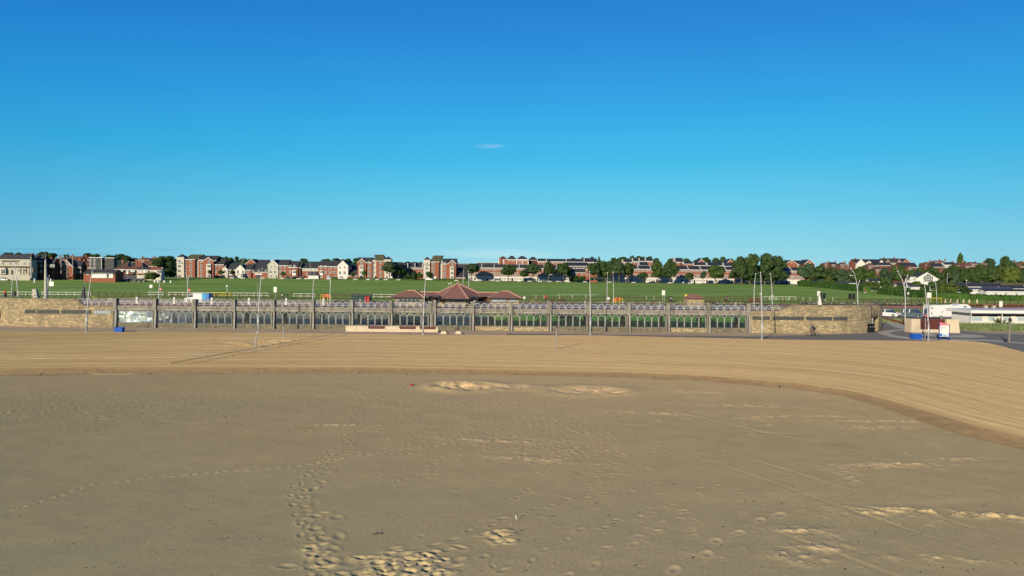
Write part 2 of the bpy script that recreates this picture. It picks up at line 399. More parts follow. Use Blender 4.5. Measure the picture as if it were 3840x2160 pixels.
# ------------------------------------------------------------------ beach
def sepx(nt):
    g = nt.nodes.new('ShaderNodeNewGeometry'); s = nt.nodes.new('ShaderNodeSeparateXYZ'); nt.links.new(g.outputs[0], s.inputs[0]); return s.outputs[0]
def sandmats():
    # the raked dry terrace
    m, nt, b = nodes('dry_sand'); uv = coord(nt, 'UV', (.05, 2.2, 1)); n = noise(nt, uv, 1.0, 6, .7)
    uv2 = coord(nt, 'UV', (.02, .9, 1)); n2 = noise(nt, uv2, 1.0, 4, .6)
    p = geopos(nt); n3 = noise(nt, p, 1.2, 8, .75); n4 = noise(nt, p, .05, 3)
    col = cramp(nt, n, [(.30, (.56, .375, .150)), (.5, (.66, .455, .190)), (.72, (.80, .58, .26))])
    col = mixc(nt, .5, col, cramp(nt, n2, [(.35, (.72, .70, .66)), (.6, (1.1, 1.08, 1.05))]), 'MULTIPLY')
    col = mixc(nt, .4, col, cramp(nt, n3, [(.3, (.7, .7, .7)), (.7, (1.25, 1.25, 1.25))]), 'MULTIPLY')
    wv = nt.nodes.new('ShaderNodeTexWave'); wv.bands_direction = 'Y'; wv.inputs['Scale'].default_value = .14; wv.inputs['Distortion'].default_value = 1.2; wv.inputs['Detail'].default_value = 3; wv.inputs['Detail Scale'].default_value = 1.5; nt.links.new(coord(nt, 'UV', (.04, 1, 1)), wv.inputs['Vector'])
    brk = noise(nt, coord(nt, 'UV', (.09, 1.1, 1)), 1.0, 3)
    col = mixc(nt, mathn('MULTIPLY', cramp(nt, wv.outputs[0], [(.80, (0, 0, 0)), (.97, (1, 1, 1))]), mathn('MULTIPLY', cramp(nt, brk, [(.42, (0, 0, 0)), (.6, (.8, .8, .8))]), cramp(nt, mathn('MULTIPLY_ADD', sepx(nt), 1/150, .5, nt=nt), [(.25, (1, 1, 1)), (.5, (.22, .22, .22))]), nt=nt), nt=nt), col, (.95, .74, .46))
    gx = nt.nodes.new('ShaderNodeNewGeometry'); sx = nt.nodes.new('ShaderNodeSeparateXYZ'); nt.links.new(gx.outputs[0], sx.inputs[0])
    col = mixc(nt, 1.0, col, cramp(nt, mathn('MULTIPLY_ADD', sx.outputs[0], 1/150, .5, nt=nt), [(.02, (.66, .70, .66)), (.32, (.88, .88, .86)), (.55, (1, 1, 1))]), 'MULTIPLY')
    nt.links.new(col, b.inputs['Base Color']); b.inputs['Roughness'].default_value = 1; b.inputs['Specular IOR Level'].default_value = .05
    bump(nt, b, mathn('ADD', mathn('MULTIPLY', n, .7, nt=nt), mathn('MULTIPLY', n3, .5, nt=nt), nt=nt), .35, .05)
    # damp bank below the terrace
    m, nt, b = nodes('bank_sand'); p = geopos(nt); n = noise(nt, p, 1.5, 7, .7)
    nt.links.new(cramp(nt, n, [(.3, (.24, .165, .08)), (.7, (.32, .225, .11))]), b.inputs['Base Color']); b.inputs['Roughness'].default_value = 1; b.inputs['Specular IOR Level'].default_value = .05
    bump(nt, b, n, .25, .05)
    # firm damp beach
    m, nt, b = nodes('damp_sand'); p = geopos(nt)
    big = noise(nt, geopos(nt, (.02, .05, 1)), 1, 4); mid = noise(nt, p, .45, 6, .7); fine = noise(nt, p, 7, 5, .75)
    col = cramp(nt, big, [(.3, (.35, .295, .160)), (.55, (.395, .315, .165)), (.75, (.43, .33, .165))])
    at = nt.nodes.new('ShaderNodeAttribute'); at.attribute_name = 'dry'
    col = mixc(nt, at.outputs['Fac'], col, (.54, .41, .23))
    col = mixc(nt, .35, col, cramp(nt, mid, [(.3, (.8, .8, .8)), (.7, (1.15, 1.14, 1.12))]), 'MULTIPLY')
    col = mixc(nt, .35, col, cramp(nt, fine, [(.3, (.72, .72, .72)), (.7, (1.25, 1.25, 1.25))]), 'MULTIPLY')
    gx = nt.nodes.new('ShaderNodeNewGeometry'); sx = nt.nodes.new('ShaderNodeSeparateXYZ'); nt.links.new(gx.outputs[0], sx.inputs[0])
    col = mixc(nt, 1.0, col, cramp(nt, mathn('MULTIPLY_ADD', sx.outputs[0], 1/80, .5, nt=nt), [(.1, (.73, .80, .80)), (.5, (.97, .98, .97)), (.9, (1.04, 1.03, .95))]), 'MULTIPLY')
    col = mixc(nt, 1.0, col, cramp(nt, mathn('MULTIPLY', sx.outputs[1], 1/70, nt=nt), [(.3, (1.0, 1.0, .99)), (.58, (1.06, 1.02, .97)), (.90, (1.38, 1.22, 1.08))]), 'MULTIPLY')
    spk = noise(nt, p, 26, 2); col = mixc(nt, .8, col, cramp(nt, spk, [(.36, (.55, .5, .45)), (.43, (1, 1, 1)), (.66, (1, 1, 1)), (.72, (1.25, 1.25, 1.2))]), 'MULTIPLY')
    nt.links.new(col, b.inputs['Base Color']); b.inputs['Roughness'].default_value = .95; b.inputs['Specular IOR Level'].default_value = .12
    wv = nt.nodes.new('ShaderNodeTexWave'); wv.inputs['Scale'].default_value = 2.6; wv.inputs['Distortion'].default_value = 3.5; wv.inputs['Detail'].default_value = 3; wv.inputs['Detail Scale'].default_value = .5
    nt.links.new(geopos(nt, (.30, 1, 1), (0, 0, R(12))), wv.inputs['Vector'])
    patch = cramp(nt, noise(nt, p, .12, 3), [(.45, (0, 0, 0)), (.6, (1, 1, 1))])
    h = mathn('ADD', mathn('MULTIPLY', mid, .8, nt=nt), mathn('MULTIPLY', fine, .22, nt=nt), nt=nt)
    h = mathn('ADD', h, mathn('MULTIPLY', mathn('MULTIPLY', wv.outputs[0], patch, nt=nt), .12, nt=nt), nt=nt)
    bump(nt, b, h, .10, .06)
sandmats()
K = 3840/2576
EDGE = [(-300, 935), (0, 932), (400, 930), (900, 930), (1300, 936), (1600, 943), (1800, 952), (2000, 968), (2150, 990), (2300, 1030), (2450, 1075), (2576, 1105), (2900, 1180)]
edge = [G(x*K, y*K-8, .02) for x, y in EDGE]
TOP = [(-420, 1238), (0, 1240), (400, 1243), (1000, 1247), (1600, 1256), (2214, 1257), (2830, 1271), (3100, 1276), (3480, 1278), (3600, 1276), (3700, 1284), (3840, 1320), (4200, 1425)]
top = [G(x, y, .02) for x, y in TOP]
def resample(pts, n):
    x = np.array([p.x for p in pts]); y = np.array([p.y for p in pts])
    # smooth Catmull style through chord length
    t = np.concatenate([[0], np.cumsum(np.hypot(np.diff(x), np.diff(y)))]); tt = np.linspace(0, t[-1], n)
    X, Yy = np.interp(tt, t, x), np.interp(tt, t, y); k = max(3, n//28) | 1; ker = np.hanning(k+2)[1:-1]; ker /= ker.sum()
    pad = lambda a: np.convolve(np.concatenate([2*a[0]-a[1:k//2+1][::-1], a, 2*a[-1]-a[-k//2:-1][::-1]]), ker, 'same')[len(a[1:k//2+1]):len(a[1:k//2+1])+len(a)]
    return pad(X), pad(Yy), tt
NU = 900
ex, ey, et = resample(edge, NU); ey = ey+.5*(fbm(et*.5, et*0+3, 4)-.5); tx, ty, ttt = resample(top, NU)
def terrace():
    NV = 260; s = np.linspace(0, 1, NV)[:, None]
    X = ex[None]*(1-s)+tx[None]*s; Y = ey[None]*(1-s)+ty[None]*s
    wid = np.hypot(tx-ex, ty-ey)[None]*s; U = np.broadcast_to(et[None], X.shape)
    wob = fbm(U*.05, wid*.15+9, 3)*1.2
    Z = .02 + .011*np.sin((wid+wob)*2*math.pi/1.15)*(vnoise(U*.06, wid*.4)*1.2) + .03*(fbm(X*.7, Y*.7)-.5)
    Z += .035*(fbm(U*.12, wid*1.1)-.5)
    # ploughed-up wheel marks round the net posts
    for (px, py, rx, ry, hgt) in ((935, 1290, 5.5, 3.0, .16), (1075, 1278, 5.0, 2.6, .14), (3650, 1278, 1.6, .8, .35)):
        c = G(px, py, 0); q = ((X-c.x)/rx)**2+((Y-c.y)/ry)**2; mask = np.clip(1-q, 0, 1)**.7
        Z += mask*hgt*(fbm(X*.8, Y*1.4, 5)-.42)*2.0
    a, b2 = G(700, 1365), G(1265, 1262)     # pair of tyre tracks running up to the promenade
    dx, dy = (b2-a).normalized().x, (b2-a).normalized().y
    q = (X-a.x)*(-dy)+(Y-a.y)*dx + .5*np.sin(X*.12); al = (X-a.x)*dx+(Y-a.y)*dy
    for off in (0, 1.9): Z -= np.exp(-((q-off)/.16)**2)*.10*((al > 0) & (al < 60))
    for off in (-.35, 2.25): Z += np.exp(-((q-off)/.12)**2)*.05*((al > 0) & (al < 60))
    fade = np.clip(np.minimum(s/.01, (1-s)/.01), 0, 1); Z = .02+(Z-.02)*fade
    V = np.stack([X, Y, Z], -1).reshape(-1, 3); uv = np.stack([U, wid], -1).reshape(-1, 2)
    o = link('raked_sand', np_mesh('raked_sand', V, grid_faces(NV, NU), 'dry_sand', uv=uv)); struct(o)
    # bank: falls from the terrace lip to the firm sand, bulging slightly
    NB = 14; s = np.linspace(0, 1, NB)[:, None]; nx = np.gradient(ey); ny = -np.gradient(ex); ln = np.hypot(nx, ny); nx, ny = nx/ln, ny/ln
    wdt = 1.35 + .5*vnoise(et*.15, et*0)
    X = ex[None]+nx[None]*s*wdt; Y = ey[None]+ny[None]*s*wdt
    Z = .02 - .33*(s**.8) + .10*(fbm(X*.9, Y*.9)-.5)*np.sin(s*math.pi)
    o = link('sand_bank', np_mesh('sand_bank', np.stack([X, Y, Z], -1).reshape(-1, 3), grid_faces(NB, NU)[:, ::-1], 'bank_sand')); struct(o)
terrace()
LOW = -.28
def lower_beach():
    NR, NC = 1000, 1100
    inv = np.linspace(1/15.0, 1/95.0, NR); Yr = 1/inv
    u = np.linspace(-1, 1, NC); X = u[None]*(Yr[:, None]*.80+1.5); Y = np.broadcast_to(Yr[:, None], X.shape).copy()
    Z = LOW + .22*(fbm(X*.035, Y*.06, 3)-.5) + .03*(fbm(X*.5, Y*.8, 4)-.5)
    DRY = np.zeros_like(X); FT = np.zeros_like(X)
    # flat wind streaks of dry sand
    st = fbm(X*.12+Y*.25, Y*1.1-X*.2, 5); reg = np.clip((X-2)/14, 0, 1)*np.clip((fbm(X*.09, Y*.12, 3)-.38)*6, 0, 1)
    DRY += np.clip((st-.60)*7, 0, 1)*reg*.30
    rows = 1/15.0; 
    def patch(px, py, zz=LOW): p = G(px, py, zz); return p.x, p.y
    def near(cx, cy, r):
        r0, r1 = np.searchsorted(Yr, [cy-r, cy+r]); r0 = max(0, r0-1); r1 = min(NR, r1+1)
        if r1 <= r0: return None
        hw = Yr[(r0+r1)//2 if (r0+r1)//2 < NR else NR-1]*.80+1.5
        c0 = int(((cx-r)/hw+1)/2*(NC-1))-3; c1 = int(((cx+r)/hw+1)/2*(NC-1))+4; c0 = max(0, c0); c1 = min(NC, c1)
        if c1 <= c0: return None
        return slice(r0, r1), slice(c0, c1)
    def foot(cx, cy, ang, L_=.30, W_=.15, dep=.05, dry=0.0):
        sl = near(cx, cy, L_*2.2)
        if sl is None: return
        x, y = X[sl]-cx, Y[sl]-cy; ca, sa = math.cos(ang), math.sin(ang); a = (x*ca+y*sa)/L_; b = (-x*sa+y*ca)/W_
        q = a*a+b*b; FT[sl] += .24*(-dep*np.exp(-q*1.6) + dep*.40*np.exp(-(np.sqrt(q)-1.5)**2*4))
        if dry: DRY[sl] = np.maximum(DRY[sl], dry*np.exp(-(np.sqrt(q)-1.1)**2*3))
    def trail(pts, step=.62, side=.14, dep=.05, jit=.05, size=1.0, dry=0.0, prob=1):
        P = [Vector((*patch(*p), 0)) for p in pts]
        k = 0
        for a, b in zip(P, P[1:]):
            d = b-a; n = max(1, int(d.length/step)); ang = math.atan2(d.y, d.x)
            for i in range(n):
                if rnd.random() > prob: continue
                c = a+d*(i/n); k += 1; sgn = 1 if k % 2 else -1
                foot(c.x-math.sin(ang)*side*sgn+rnd.gauss(0, jit), c.y+math.cos(ang)*side*sgn+rnd.gauss(0, jit), ang+rnd.gauss(0, .3), .17*size*rnd.uniform(.85, 1.2), .10*size*rnd.uniform(.85, 1.2), dep*rnd.uniform(.6, 1.3), dry)
    # walked paths
    main = [(1310, 1600), (1290, 1655), (1240, 1700), (1190, 1750), (1110, 1810), (1105, 1870), (1125, 1925), (1150, 2000), (1160, 2080), (1180, 2190)]
    trail(main, .5, .15, .075, .10, 1.05); trail([(x+22, y+8) for x, y in main], .7, .16, .06, .14, .95)
    trail([(x+60+12*math.sin(y/40), y+10) for x, y in main[3:]], .6, .16, .08, .2, 1.3)
    trail([(x+115, y+15) for x, y in main[6:]], .7, .2, .08, .25, 1.5)
    trail([(1320, 1400), (1335, 1480), (1320, 1560), (1310, 1620)], .7, .12, .06, .1, 1.2)
    trail([(-20, 1925), (150, 1880), (330, 1815), (560, 1790), (800, 1770), (1000, 1757), (1110, 1748), (1280, 1720), (1500, 1685), (1720, 1660)], .42, .05, .075, .03, .85, dry=.25)
    trail([(1250, 2190), (1400, 2110), (1560, 2070), (1700, 2020), (1840, 1965), (2000, 1910), (2200, 1860), (2420, 1830)], .75, .15, .08, .08, 1.1)
    trail([(1900, 2140), (2050, 2060), (2200, 1990), (2380, 1930), (2560, 1870), (2720, 1800)], .85, .16, .07, .1, 1.05)
    trail([(2150, 2150), (2300, 2060), (2450, 1980), (2620, 1900)], .8, .16, .07, .1, 1.05, dry=.4)
    trail([(2560, 2140), (2640, 2070), (2760, 1990), (2860, 1950), (2980, 1900)], .9, .15, .09, .05, 1.2, dry=.8)
    trail([(1700, 1530), (1720, 1620), (1690, 1700), (1600, 1800)], .8, .14, .06, .2, 1.1)
    trail([(2080, 1560), (2200, 1640), (2160, 1740), (2330, 1800)], .55, .3, .06, .4, 1.1)
    # scattered trampling
    def scatter(px0, px1, py0, py1, n, dep, size=1.0, dry=0.0):
        for _ in range(n):
            cx, cy = patch(rnd.uniform(px0, px1), rnd.uniform(py0, py1)); foot(cx, cy, rnd.uniform(0, 3.1), .17*size*rnd.uniform(.7, 1.5), .11*size*rnd.uniform(.7, 1.4), dep*rnd.uniform(.5, 1.4), dry*rnd.random())
    def cluster(px, py, sx, sy, n, dep, size=1.0, dry=0.0):
        for _ in range(n):
            cx, cy = patch(rnd.gauss(px, sx), max(1396, rnd.gauss(py, sy))); foot(cx, cy, rnd.uniform(0, 3.1), .17*size*rnd.uniform(.6, 1.5), .11*size*rnd.uniform(.6, 1.4), dep*rnd.uniform(.3, 1.4), dry*rnd.random())
    for c in ((150, 1500, 260, 50, 340, .05, 1.3), (700, 1490, 330, 60, 380, .045, 1.3), (1250, 1460, 260, 50, 320, .045, 1.2), (1700, 1480, 260, 50, 420, .05, 1.2), (2100, 1560, 170, 70, 380, .045, 1.1, .08), (2170, 1660, 130, 60, 260, .045, 1.1, .08), (1900, 1620, 260, 60, 200, .04, 1.1, .1), (1550, 1640, 200, 60, 160, .035, 1.1, .1), (2350, 1480, 150, 40, 160, .04, 1.2, .1),
              (2700, 1960, 260, 110, 40, .03, 1.0, .35), (3150, 1930, 240, 110, 40, .032, 1.0, .4), (3250, 1700, 200, 90, 40, .03, 1.1, .4), (3550, 1850, 260, 120, 30, .03, 1.0, .5), (2900, 1520, 250, 50, 60, .04, 1.2, .7), (2000, 1950, 500, 120, 26, .04, .9)): cluster(*c)
    # deep scuffs near the camera
    for (px, py, n, spx, spy) in ((1540, 2115, 90, 150, 45), (1180, 2070, 14, 70, 90), (1480, 2140, 50, 120, 30), (1880, 2010, 16, 45, 22)):
        for _ in range(n):
            cx, cy = patch(rnd.gauss(px, spx*.55), rnd.gauss(py, spy*.6)); foot(cx, cy, rnd.uniform(-.6, 1.2), rnd.uniform(.11, .28), rnd.uniform(.08, .16), rnd.uniform(.08, .22), .15)
    FT = np.clip(FT, -.085, .05); Z += FT
    # dug pits with loose dry sand
    for (px, py, rx, ry, dp) in ((1745, 1450, 2.6, 2.0, .30), (1690, 1448, 1.5, 1.5, .22), (1900, 1452, 2.6, 1.2, .10), (2200, 1465, 3.2, 1.9, .18), (2290, 1470, 1.6, 1.2, .12), (430, 1394, 2.2, 1.0, .22)):
        cx, cy = patch(px, py); q = ((X-cx)/rx)**2+((Y-cy)/ry)**2; k = np.exp(-q*1.2)
        Z += k*dp*1.5*(fbm(X*1.5+5, Y*1.5, 5)-.50) - dp*.5*np.exp(-q*3) + dp*.35*np.exp(-(np.sqrt(q)-1.1)**2*8)
        DRY = np.maximum(DRY, np.clip(k*2.2*(fbm(X*2.4, Y*2.2, 5)-.15), 0, .8))
    # heaps and ridges of dry sand on the right
    for (px, py, rx, ry, h, a) in ((3300, 1577, 5.0, .35, .06, 0), (3500, 1915, 2.6, .35, .10, -.12), (3300, 1920, 1.1, .4, .10, 0), (3260, 1745, 2.2, .5, .05, .1), (3380, 1735, 2.4, .25, .05, 0), (3000, 1985, 1.1, .4, .08, 0), (3080, 2050, 1.0, .4, .07, .1), (3600, 1715, 1.5, .3, .05, .1), (3280, 1600, 2.2, .6, .06, .1), (3180, 1780, .5, .8, .05, 0), (3000, 2090, .8, .5, .07, -.3), (2800, 1520, 3.0, .3, .05, -.1), (2600, 1470, 3.5, .3, .05, -.1), (2900, 1560, 2.4, .25, .05, .2), (2420, 1545, 3, .4, .06, -.2), (1850, 1650, 3, .35, .06, -.2), (1980, 1720, 2.4, .35, .06, -.2), (1300, 1592, 2.2, .2, .05, 0), (3750, 1935, 2.4, .3, .08, -.2), (3500, 2090, 1.6, .3, .05, -.1), (3100, 1300*1.2, 1.5, .3, .04, 0)):
        cx, cy = patch(px, py); ca, sa = math.cos(a), math.sin(a); x, y = X-cx, Y-cy; q = ((x*ca+y*sa)/rx)**2+((-x*sa+y*ca)/ry)**2
        k = np.exp(-q); nn = fbm(X*3.2, Y*3.6, 5); Z += k*h*2.6*np.clip(nn-.36, 0, 1); DRY = np.maximum(DRY, np.clip(k*4.0*(nn-.40), 0, .8))
    # long shallow vehicle furrows on the right
    for (a, b) in (((2560, 1735), (3560, 2095)), ((2500, 1790), (3450, 2120)), ((2700, 1660), (3700, 1960)), ((1900, 1590), (3000, 1640)), ((300, 1590), (2600, 1660)), ((2300, 1500), (3300, 1720))):
        A, B = Vector(patch(*a)), Vector(patch(*b)); dd = (B-A).normalized(); q = (X-A.x)*(-dd.y)+(Y-A.y)*dd.x+1.5*np.sin(X*.07+Y*.05+a[0])+.3*(fbm(X*.4, Y*.4)-.5); al = (X-A.x)*dd.x+(Y-A.y)*dd.y
        mk = ((al > 0) & (al < (B-A).length)); mk = mk*np.clip(fbm(X*.25, Y*.25, 2)*3-.9, 0, 1); Z += (.014*np.exp(-((q-.2)/.16)**2)-.018*np.exp(-(q/.14)**2))*mk; DRY = np.maximum(DRY, .16*np.exp(-((q-.2)/.18)**2)*mk)
    # tuck under the bank where the terrace begins
    eyx = np.interp(X[0:1]*0+X, ex, ey); Z = np.where(Y > eyx+2, Z-.0-np.clip((Y-eyx-2)*.5, 0, 2.5), Z)
    V = np.stack([X, Y, Z], -1).reshape(-1, 3)
    me = np_mesh('damp_sand', V, grid_faces(NR, NC), 'damp_sand')
    at = me.attributes.new('dry', 'FLOAT', 'POINT'); at.data.foreach_set('value', DRY.ravel().astype(np.float32))
    struct(link('beach_sand', me))
lower_beach()
# flat shore and sea behind the camera (seen only in reflections and from the side)
MB().quad([(-900, -40, LOW-.1), (900, -40, LOW-.1), (900, 15.6, LOW-.1), (-900, 15.6, LOW-.1)]).build('shore', 'damp_sand')['kind'] = 'structure'
for sx in (-1, 1):
    MB().quad([(sx*12.5, 15.6, LOW-.12), (sx*900, 15.6, LOW-.12), (sx*900, 96, LOW-.5), (sx*74, 96, LOW-.5)][::sx]).build('shore', 'damp_sand')['kind'] = 'structure'
m, nt2, b = nodes('sea'); b.inputs['Base Color'].default_value = (.02, .09, .12, 1); b.inputs['Roughness'].default_value = .15
bump(nt2, b, noise(nt2, geopos(nt2), .4, 5), .6, .3)
MB().quad([(-6000, -6000, LOW-.2), (6000, -6000, LOW-.2), (6000, -39, LOW-.2), (-6000, -39, LOW-.2)]).build('sea', 'sea')['kind'] = 'structure'
# ------------------------------------------------------------------ promenade, plateau, field, hills
def groundmat(name, stops, scale=.4, rough=.95, fine=6, stretch=(1, 1, 1)):
    m, nt, b = nodes(name); p = geopos(nt, stretch); n = noise(nt, p, scale, 6, .7); f = noise(nt, geopos(nt), fine, 4)
    col = cramp(nt, n, stops); col = mixc(nt, .3, col, cramp(nt, f, [(.3, (.75, .75, .75)), (.7, (1.2, 1.2, 1.2))]), 'MULTIPLY')
    nt.links.new(col, b.inputs['Base Color']); b.inputs['Roughness'].default_value = rough; b.inputs['Specular IOR Level'].default_value = .15
    bump(nt, b, f, .15, .02)
groundmat('prom', [(.3, (.30, .235, .155)), (.7, (.42, .325, .21))], .25)
groundmat('asphalt', [(.3, (.135, .125, .105)), (.7, (.185, .17, .14))], .3)
groundmat('paving_pale', [(.3, (.30, .28, .235)), (.7, (.37, .34, .28))], .5)
groundmat('paving_red', [(.3, (.20, .105, .08)), (.7, (.28, .16, .12))], .4)
groundmat('plaza', [(.3, (.22, .18, .14)), (.7, (.31, .25, .195))], .3)
groundmat('field', [(.34, (.085, .165, .017)), (.5, (.155, .25, .034)), (.66, (.26, .36, .065))], 1.0, fine=1.5, stretch=(.025, .22, 1))
groundmat('court_grass', [(.3, (.075, .19, .028)), (.7, (.11, .26, .04))], .5)
groundmat('verge', [(.3, (.08, .14, .03)), (.7, (.17, .21, .08))], 1.2)
groundmat('sandy_verge', [(.3, (.30, .23, .13)), (.7, (.42, .33, .20))], .8)
groundmat('hill', [(.3, (.03, .05, .018)), (.7, (.06, .09, .03))], .02)
def sheet(name, X0, X1, Y0, Y1, mat, dx=8, dy=4, lift=0.0, nx=None):
    xs = np.array(sorted(set(list(np.arange(X0, X1, dx))+[X1]+[v for v in (-64, -63.99, 56, 56.01) if X0 < v < X1]))); ys = np.array(sorted(set(list(np.arange(Y0, Y1, dy))+[Y1])))
    V = [(x, y, Zg(x, y)+lift) for y in ys for x in xs]
    return struct(link(name, np_mesh(name, V, grid_faces(len(ys), len(xs)), mat, smooth=False)))
# promenade: flat sheet under everything near the arcade
MB().quad([(-260, 84, 0), (260, 60, 0), (260, 150, -.02), (-260, 150, -.02)]).build('promenade', 'prom')['kind'] = 'structure'
sheet('courtyard', -64, 56, 104.5, 114, 'plaza', 4, 2, .01)
sheet('courtyard_lawn', -12, 56, 109.5, 123.9, 'court_grass', 4, 1, .02)
sheet('courtyard_steps', -64, -12, 114, 124, 'plaza', 4, .5, .01)
sheet('upper_promenade', -64, 56, 124, 136, 'plaza', 6, 2, .01); sheet('upper_promenade', -300, -64, 113.5, 136, 'plaza', 6, 2, .01)
sheet('road', -300, 56, 136, 147, 'asphalt', 6, 2, .01)
sheet('car_park', 56, 320, 134, 147, 'asphalt', 6, 2, .015)
sheet('footway', -300, 56, 147, 151, 'paving_red', 6, 2, .01); sheet('footway', 56, 320, 155, 161, 'paving_red', 6, 1, .01)
sheet('verge', 56, 320, 147, 155, 'verge', 6, 1, .01)
sheet('grass_verge', -300, 56, 151, 161, 'field', 6, 2, .01)
sheet('grass_field', -420, 420, 161, 403, 'field', 12, 6, .01)
sheet('street', -420, 420, 403, 411, 'asphalt', 12, 4, .01)
sheet('hillside', -2600, 2600, 411, 3800, 'hill', 60, 25, .01)
sheet('far_lawn', -1200, -420, 113, 411, 'field', 60, 25, .0); sheet('far_lawn', 420, 1200, 155, 411, 'field', 60, 25, .0)
# ------------------------------------------------------------------ seafront arcade
YA = 102.4; PX_M = FPX/YA
PIL = [434, 582.5, 730.7, 878, 1025.4, 1173, 1319.4, 1466.3, 1613, 1629, 1771.3, 1915, 2061, 2209, 2356.5, 2504.5, 2655.6, 2805.4]
PILX = [W(p, 1200, YA).x for p in PIL]
ZT, ZD, ZL, ZG0, ZG1 = 4.28, 3.27, 2.58, .74, 2.54
def arcade():
    root = thing('seafront_arcade', 'long weathered concrete arcade with rows of arched glazing and a railed roof walk', 'arcade', (0, YA, 0))
    # pillars: joined head block, split into two fins below
    def pillar_mb():
        m = MB(); m.box(-.27, .27, -.32, .5, ZL-.12, ZT)
        m.box(-.27, -.12, -.34, .5, -.02, ZL-.12); m.box(-.12, .02, .02, .5, -.02, ZL-.12)
        m.use(1).hexa([(.02, -.50, -.02), (.27, -.50, -.02), (.27, .5, -.02), (.02, .5, -.02)], [(.02, -.28, ZL-.12), (.27, -.28, ZL-.12), (.27, .5, ZL-.12), (.02, .5, ZL-.12)])  # right fin in paler concrete: its sunlit look painted into the colour
        m.use(1).box(-.29, .29, -.34, .52, ZT, ZT+.05); return m
    pm = pillar_mb().mesh('pillar', ['concrete', 'concrete_light'])
    for i, x in enumerate(PILX): link('pillar', pm, root, (x, 0, 0), .015)
    back = MB().box(-.28, .28, 0, .5, 0, ZD-.12).mesh('inner_column', 'brown_wood')
    bays = [(PILX[i]+.27, PILX[i+1]-.27) for i in range(len(PILX)-1) if PILX[i+1]-PILX[i] > 2]
    for x in PILX[:9]+PILX[10:]: link('inner_column', back, root, (x, 4.9, 0))
    for bi, (x0, x1) in enumerate(bays):
        wd = x1-x0; cx = (x0+x1)/2
        # low wall
        MB().box(x0, x1, -.12, .25, -.02, .60).use(1).box(x0, x1, -.2, .28, .60, .68).build('plinth_wall', ['stone_plain' if bi in (10, 9, 14) else 'rubble', 'concrete'], root)
        # lintel beam with a shallow arched soffit, paler infill behind it
        n = 14; w2 = wd/2-.25; arch = [(cx-w2+2*w2*k/n, ZL+.03+.30*math.sqrt(max(0, 1-((2*k/n-1)**2)*.98))-.05) for k in range(n+1)]
        b = MB()
        for (ax, az), (bx, bz) in zip(arch, arch[1:]): b.hexa([(ax, -.12, az), (bx, -.12, bz), (bx, .1, bz), (ax, .1, az)], [(ax, -.12, ZD-.06), (bx, -.12, ZD-.06), (bx, .1, ZD-.06), (ax, .1, ZD-.06)])
        b.box(x0, arch[0][0], -.12, .1, ZL, ZD-.06).box(arch[-1][0], x1, -.12, .1, ZL, ZD-.06)
        b.use(1).box(x0, x1, -.04, .08, ZL, ZD-.1).use(1).box(x0, x1, -.18, .3, ZD-.06, ZD).build('beam', ['concrete', 'concrete_light'], root)
        MB().box(x0, x1, -.06, .12, ZL-.09, ZL-.005).box(x0, x1, -.04, .1, ZG0-.06, ZG0).box(x0, x0+.05, -.03, .08, ZG0, ZL-.09).box(x1-.05, x1, -.03, .08, ZG0, ZL-.09).build('lintel', 'dark_lintel', root)
        # five arched lights
        f = MB(); aw = (wd-.1)/5; top = ZG1-.06
        for k in range(5):
            a = x0+.05+aw*k; r = aw/2-.05; c = a+aw/2; spr = top-r
            pts = [(c-r, 0, ZG0)] + [(c-r*math.cos(math.pi*j/12), 0, spr+r*math.sin(math.pi*j/12)) for j in range(13)] + [(c+r, 0, ZG0)]
            f.tube([Vector(p) for p in pts], .024, 5)
        fo = f.build('window_frame', 'white_rail', root)
        g = MB().box(x0+.05, x1-.05, .02, .035, ZG0, ZL-.09); g.build('glass', {0: 'arcade_glass_mirror', 1: 'arcade_glass_milky', 8: 'arcade_glass_milky'}.get(bi, 'arcade_glass'), fo)
        sp = MB()      # dark tinted spandrels above the arches
        for k in range(5):
            a = x0+.05+aw*k; r = aw/2-.03; c = a+aw/2; spr = top-r
            for sgn in (-1, 1):
                pts = [(c+sgn*r*math.cos(math.pi*j/16), .045, spr+r*math.sin(math.pi*j/16)) for j in range(9)]
                for p, q in zip(pts, pts[1:]): sp.quad([p, q, (q[0], .045, ZL-.09), (p[0], .045, ZL-.09)])
                sp.quad([(c+sgn*r, .045, spr), (c+sgn*(aw/2), .045, spr), (c+sgn*(aw/2), .045, ZL-.09), (c+sgn*r, .045, ZL-.09)])
        sp.build('spandrel', 'dark_lintel', fo)
        # roof walk railing
        rl = MB()
        for z in (.28, .52): rl.tube([(x0, .1, ZD+z), (x1, .1, ZD+z)], .02, 5)
        for k in range(5):
            c = x0+aw*(k+.5); r = aw/2-.1
            rl.tube([(c-r, .1, ZD)] + [(c-r*math.cos(math.pi*j/10), .1+.0*j, ZD+.38+r*.95*math.sin(math.pi*j/10)) for j in range(11)] + [(c+r, .1, ZD)], .035, 5)
        ro = rl.build('railing', 'white_rail', root)
        MB().box(x0, x1, .05, .17, ZD+.90, ZD+.96).build('handrail', 'dark_metal', ro)
        if bi >= 5:
            gm = MB()
            for k in range(5):
                c = x0+aw*(k+.5); r = aw/2-.14
                if (bi*5+k) % 7 in (2, 5) and bi < 9: continue
                n = 6; pr = [(.14+.5*(1-math.cos(math.pi/2*j/n)), ZD+.22+.5*math.sin(math.pi/2*j/n)) for j in range(n+1)]
                for (ya, za), (yb, zb) in zip(pr, pr[1:]): gm.quad([(c-r, ya, za), (c+r, ya, za), (c+r, yb, zb), (c-r, yb, zb)])
            gm.build('curved_screen', 'canopy_glass', ro)
    x0, x1 = PILX[0]-1, PILX[-1]+1
    MB().box(x0, x1, .3, 6.0, ZD-.28, ZD-.02).build('roof_slab', 'concrete_light', root)
